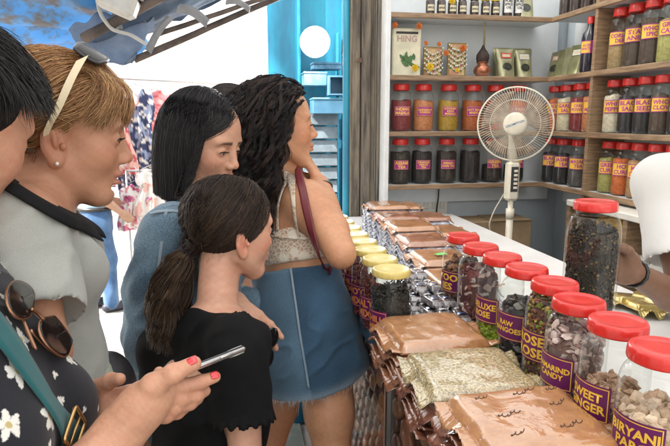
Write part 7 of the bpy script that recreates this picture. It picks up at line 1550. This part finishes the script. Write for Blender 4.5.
def street_man():
    p = atD(97, 240, 4.9); g0 = -.12; k = .93; x, y = p[0], p[1]; hd = radians(60); fh = np.array([sin(hd), cos(hd), 0]); rt = np.array([fh[1], -fh[0], 0]); pel = np.array([x, y, g0+.86]); neck = pel+np.array([0, 0, .52])-fh*.02; t = person('man in pale blue shirt and jeans with black belt standing in the sunny street', (x, y, g0))
    h = Head(neck+np.array([0, 0, .19])+fh*.03, head_frame(60, 10), 1.02); b = Body(); h.add(b, neck, .056); torso(b, pel, neck, rt, fh, wh=.16, ww=.155, wc=.17, ws=.15, dw=.13, dc=.12)
    sh = [neck+rt*e*.185-np.array([0, 0, .05]) for e in (1, -1)]; els = [sh[0]-np.array([0, 0, .29])+fh*.02, sh[1]-np.array([0, 0, .28])+fh*.05]; wrs = [els[0]+fh*.16-np.array([0, 0, .15]), els[1]+fh*.18-np.array([0, 0, .1])]
    for s_, e_, w_ in zip(sh, els, wrs): arm(b, s_, e_, w_, 1.1); hand(b, w_, unit(w_-e_), rt if s_ is sh[1] else -rt, fh, (.3, .35, .4, .45), TH0, 1.05)
    feet = [pel+rt*.1+fh*.05, pel-rt*.11-fh*.06]; tr = Body(); tr.loft([(pel+np.array([0, 0, .07]), .155, .13), (pel-np.array([0, 0, .03]), .165, .14), (pel-np.array([0, 0, .12]), .17, .13)], rt, .02)
    for i, f_ in enumerate(feet):
        e = (1, -1)[i]; an = np.array([f_[0], f_[1], g0+.09]); kn = np.array([*(pel[:2]*.5+f_[:2]*.5), g0+.46])+fh*.03; leg(b, pel+rt*e*.085-np.array([0, 0, .05]), kn, an); f2 = an+np.array([0, 0, 0]); limb(b, [an, an-np.array([0, 0, .05])+fh*.1], [.034, .028]); tr.chain([pel+rt*e*.085-np.array([0, 0, .06]), kn, an+np.array([0, 0, .0])], [.098, .078, .068], .03)
        s = Body(); limb(s, [an+np.array([0, 0, -.045])-fh*.04, an+np.array([0, 0, -.05])+fh*.1, an+np.array([0, 0, -.058])+fh*.19], [.043, .044, .03]); s.half((0, 0, g0+.004), (0, 0, -1), .01); V, F = skin_of(s, .008); link('shoe', mesh_np('shoe', V, F), mat('shoe_dark', (.03, .03, .045), .5), t, False)
    body_obj(t, b, h, (.42, .24, .16), .014, [(h.O, .12, .006)])
    cloth_obj('jeans', tr, weave('jeans_blue', (.03, .075, .17), (.09, .17, .31), 300, .85, .3, .25, 8), t, .01, .003, (), .009, 5, 61, (0, 0, 1), it=1)
    c = Body(); torso(c, pel+np.array([0, 0, .02]), neck-np.array([0, 0, .02]), rt, fh, wh=.165, ww=.17, wc=.18, ws=.155, dh=.14, dw=.15, dc=.13)
    for s_, e_ in zip(sh, els): c.cone(neck-np.array([0, 0, .05]), s_, .055, .065, .04); c.cone(s_, s_*.3+e_*.7, .065, .068, .03)
    c.half(pel+np.array([0, 0, .07]), (0, 0, -1), .01); neckline(c, neck, fh, .06, .01, .04); cloth_obj('shirt', c, weave('sky_shirt', (.30, .45, .60), (.40, .55, .68), 500), t, .011, .004, (), .008, 5, 62, (0, 0, 1), it=1)
    th = np.linspace(0, 2*pi, 49); B = pel+np.array([0, 0, .068]); MB().tube(B+(np.cos(th)*.168)[:, None]*rt+(np.sin(th)*.142)[:, None]*fh, .016, 8, False, sq=1).build('belt', mat('belt_black', (.02, .018, .018), .4), t, True, False)
    MB().box(B+fh*.155, (.03, .05, .035), rot=Matrix.Rotation(-hd+pi/2, 3, 'Z'), bev=.003).build('belt_buckle', mat('steel'), t, False, False)
    cap(h, 'hair', (.03, .025, .022), t, [((.06, 0, 0), (1, 0, -.25)), ((0, 0, -.05), (.3, 0, -1)), ((.02, 0, 0), (.8, 0, -.7))], .006)
street_man()
def vendor():
    fh = unit(np.array([-.85, -.5, 0])); rt = np.array([fh[1], -fh[0], 0]); shR = atD(664, 182, 1.48); neck = shR-rt*.18+np.array([0, 0, .06]); pel = neck+np.array([.10, .06, -.5]); t = person('vendor in white short sleeved shirt with bare dark forearm and black bracelet', (pel[0], pel[1], 0))
    h = Head(neck+np.array([0, 0, .19])+fh*.04, head_frame(math.degrees(atan2(fh[0], fh[1])), 15), 1.03); b = Body(); h.add(b, neck, .056); torso(b, pel, neck, rt, fh, wh=.16, ww=.15, wc=.17, ws=.15, dw=.12, dc=.12)
    shL = neck-rt*.18-np.array([0, 0, .06]); elR = atD(688, 304, 1.36); wrR = atD(632, 272, 1.215); arm(b, shR, elR, wrR, 1.05)
    elL = shL-np.array([0, 0, .29]); wl = elL+fh*.2; arm(b, shL, elL, wl, 1.05); hand(b, wl, fh, -rt, (0, 0, 1), (.3, .35, .4, .45), TH0)
    jar = atD(596, 255, 1.13); F, T = hand(b, wrR, unit(atD(606, 262, 1.20)-wrR), unit(jar-atD(612, 262, 1.2)), unit(np.array([0, 0, 1.])), (.35, .45, .5, .5), [(.02, .022, .004), (.042, .036, .016), (.066, .038, .03), (.084, .036, .042)], 1.02)
    for e in (1, -1): kn = np.array([*(pel+rt*e*.09)[:2], .48]); an = np.array([kn[0], kn[1], .09]); leg(b, pel+rt*e*.085-np.array([0, 0, .05]), kn, an); foot(b, an, fh)
    body_obj(t, b, h, (.17, .085, .05), .009, [(atD(620, 266, 1.2), np.array([.06, .06, .05]), .0026), (h.O, .12, .006)], lip=(.2, .08, .07), brow=(.012, .01, .01)); h.eyes(t)
    c = Body()
    for s_, e_ in ((shR, elR), (shL, elL)): a_ = unit(e_-s_); c.cone(s_, s_*.35+e_*.65, .062, .078, .03); c.cone(s_*.47+e_*.53+a_*.085, e_+a_*.12, .088, .095, .003, True)
    torso(c, pel, neck-np.array([0, 0, .02]), rt, fh, wh=.175, ww=.17, wc=.185, ws=.16, dh=.14, dw=.14, dc=.135)
    for s_, e_ in ((shR, elR), (shL, elL)): c.cone(neck-np.array([0, 0, .06]), s_, .055, .066, .05)
    neckline(c, neck, fh, .06, .01, .04); c.half(pel-np.array([0, 0, .08]), (0, 0, -1)); c.half(shR*.50+elR*.50, unit(elR-shR), .004) if False else None
    cloth_obj('shirt', c, weave('white_cotton', (.58, .58, .565), (.66, .66, .645), 700, .9, .3, .06, 6), t, .007, .003, (), .006, 7, 71, (.6, .2, 1), stretch=.15)
    tr = Body(); tr.loft([(pel+np.array([0, 0, .02]), .165, .13), (pel-np.array([0, 0, .12]), .17, .13)], rt, .02)
    for e in (1, -1): kn = np.array([*(pel+rt*e*.09)[:2], .48]); tr.chain([pel+rt*e*.085-np.array([0, 0, .06]), kn, np.array([kn[0], kn[1], .1])], [.1, .08, .065], .03)
    cloth_obj('trousers', tr, weave('dark_trousers', (.02, .02, .03), (.05, .05, .06)), t, .014, .002, (), .004, 5, 72)
    cap(h, 'hair', (.012, .01, .01), t, [((.06, 0, 0), (1, 0, -.25)), ((0, 0, -.05), (.3, 0, -1)), ((.02, 0, 0), (.8, 0, -.7))], .006)
    P = scalp(5000, None, 0, 171); n = len(P); N = (P-SK[0])/SK[1]**2; N /= np.linalg.norm(N, axis=1)[:, None]; S = fall(h.ws(P), (N*.6+np.array([.2, 0, .1]))@h.M.T, 6, .0028, [skull_collider(h, add=.004)], .05, jit=.2, seed=172); link('hair', tubes(S, taper(n, 6, .0006, 173), shades(n, [(.012, .01, .01), (.02, .017, .016)], 174, .3)), hair_mat('hair_dark'), t, False)
    ax = unit(elR-wrR); u = unit(np.cross(ax, [0, 0, 1])); v = np.cross(ax, u); th = np.linspace(0, 2*pi, 41); B = wrR+ax*.012; MB().tube(B+(.0275+.001*np.sin(th*12))[:, None]*(np.cos(th)[:, None]*u+np.sin(th)[:, None]*v), .0042, 8, False).build('bracelet', mat('bead_black', (.01, .01, .011), .3), t, True, False)
vendor()
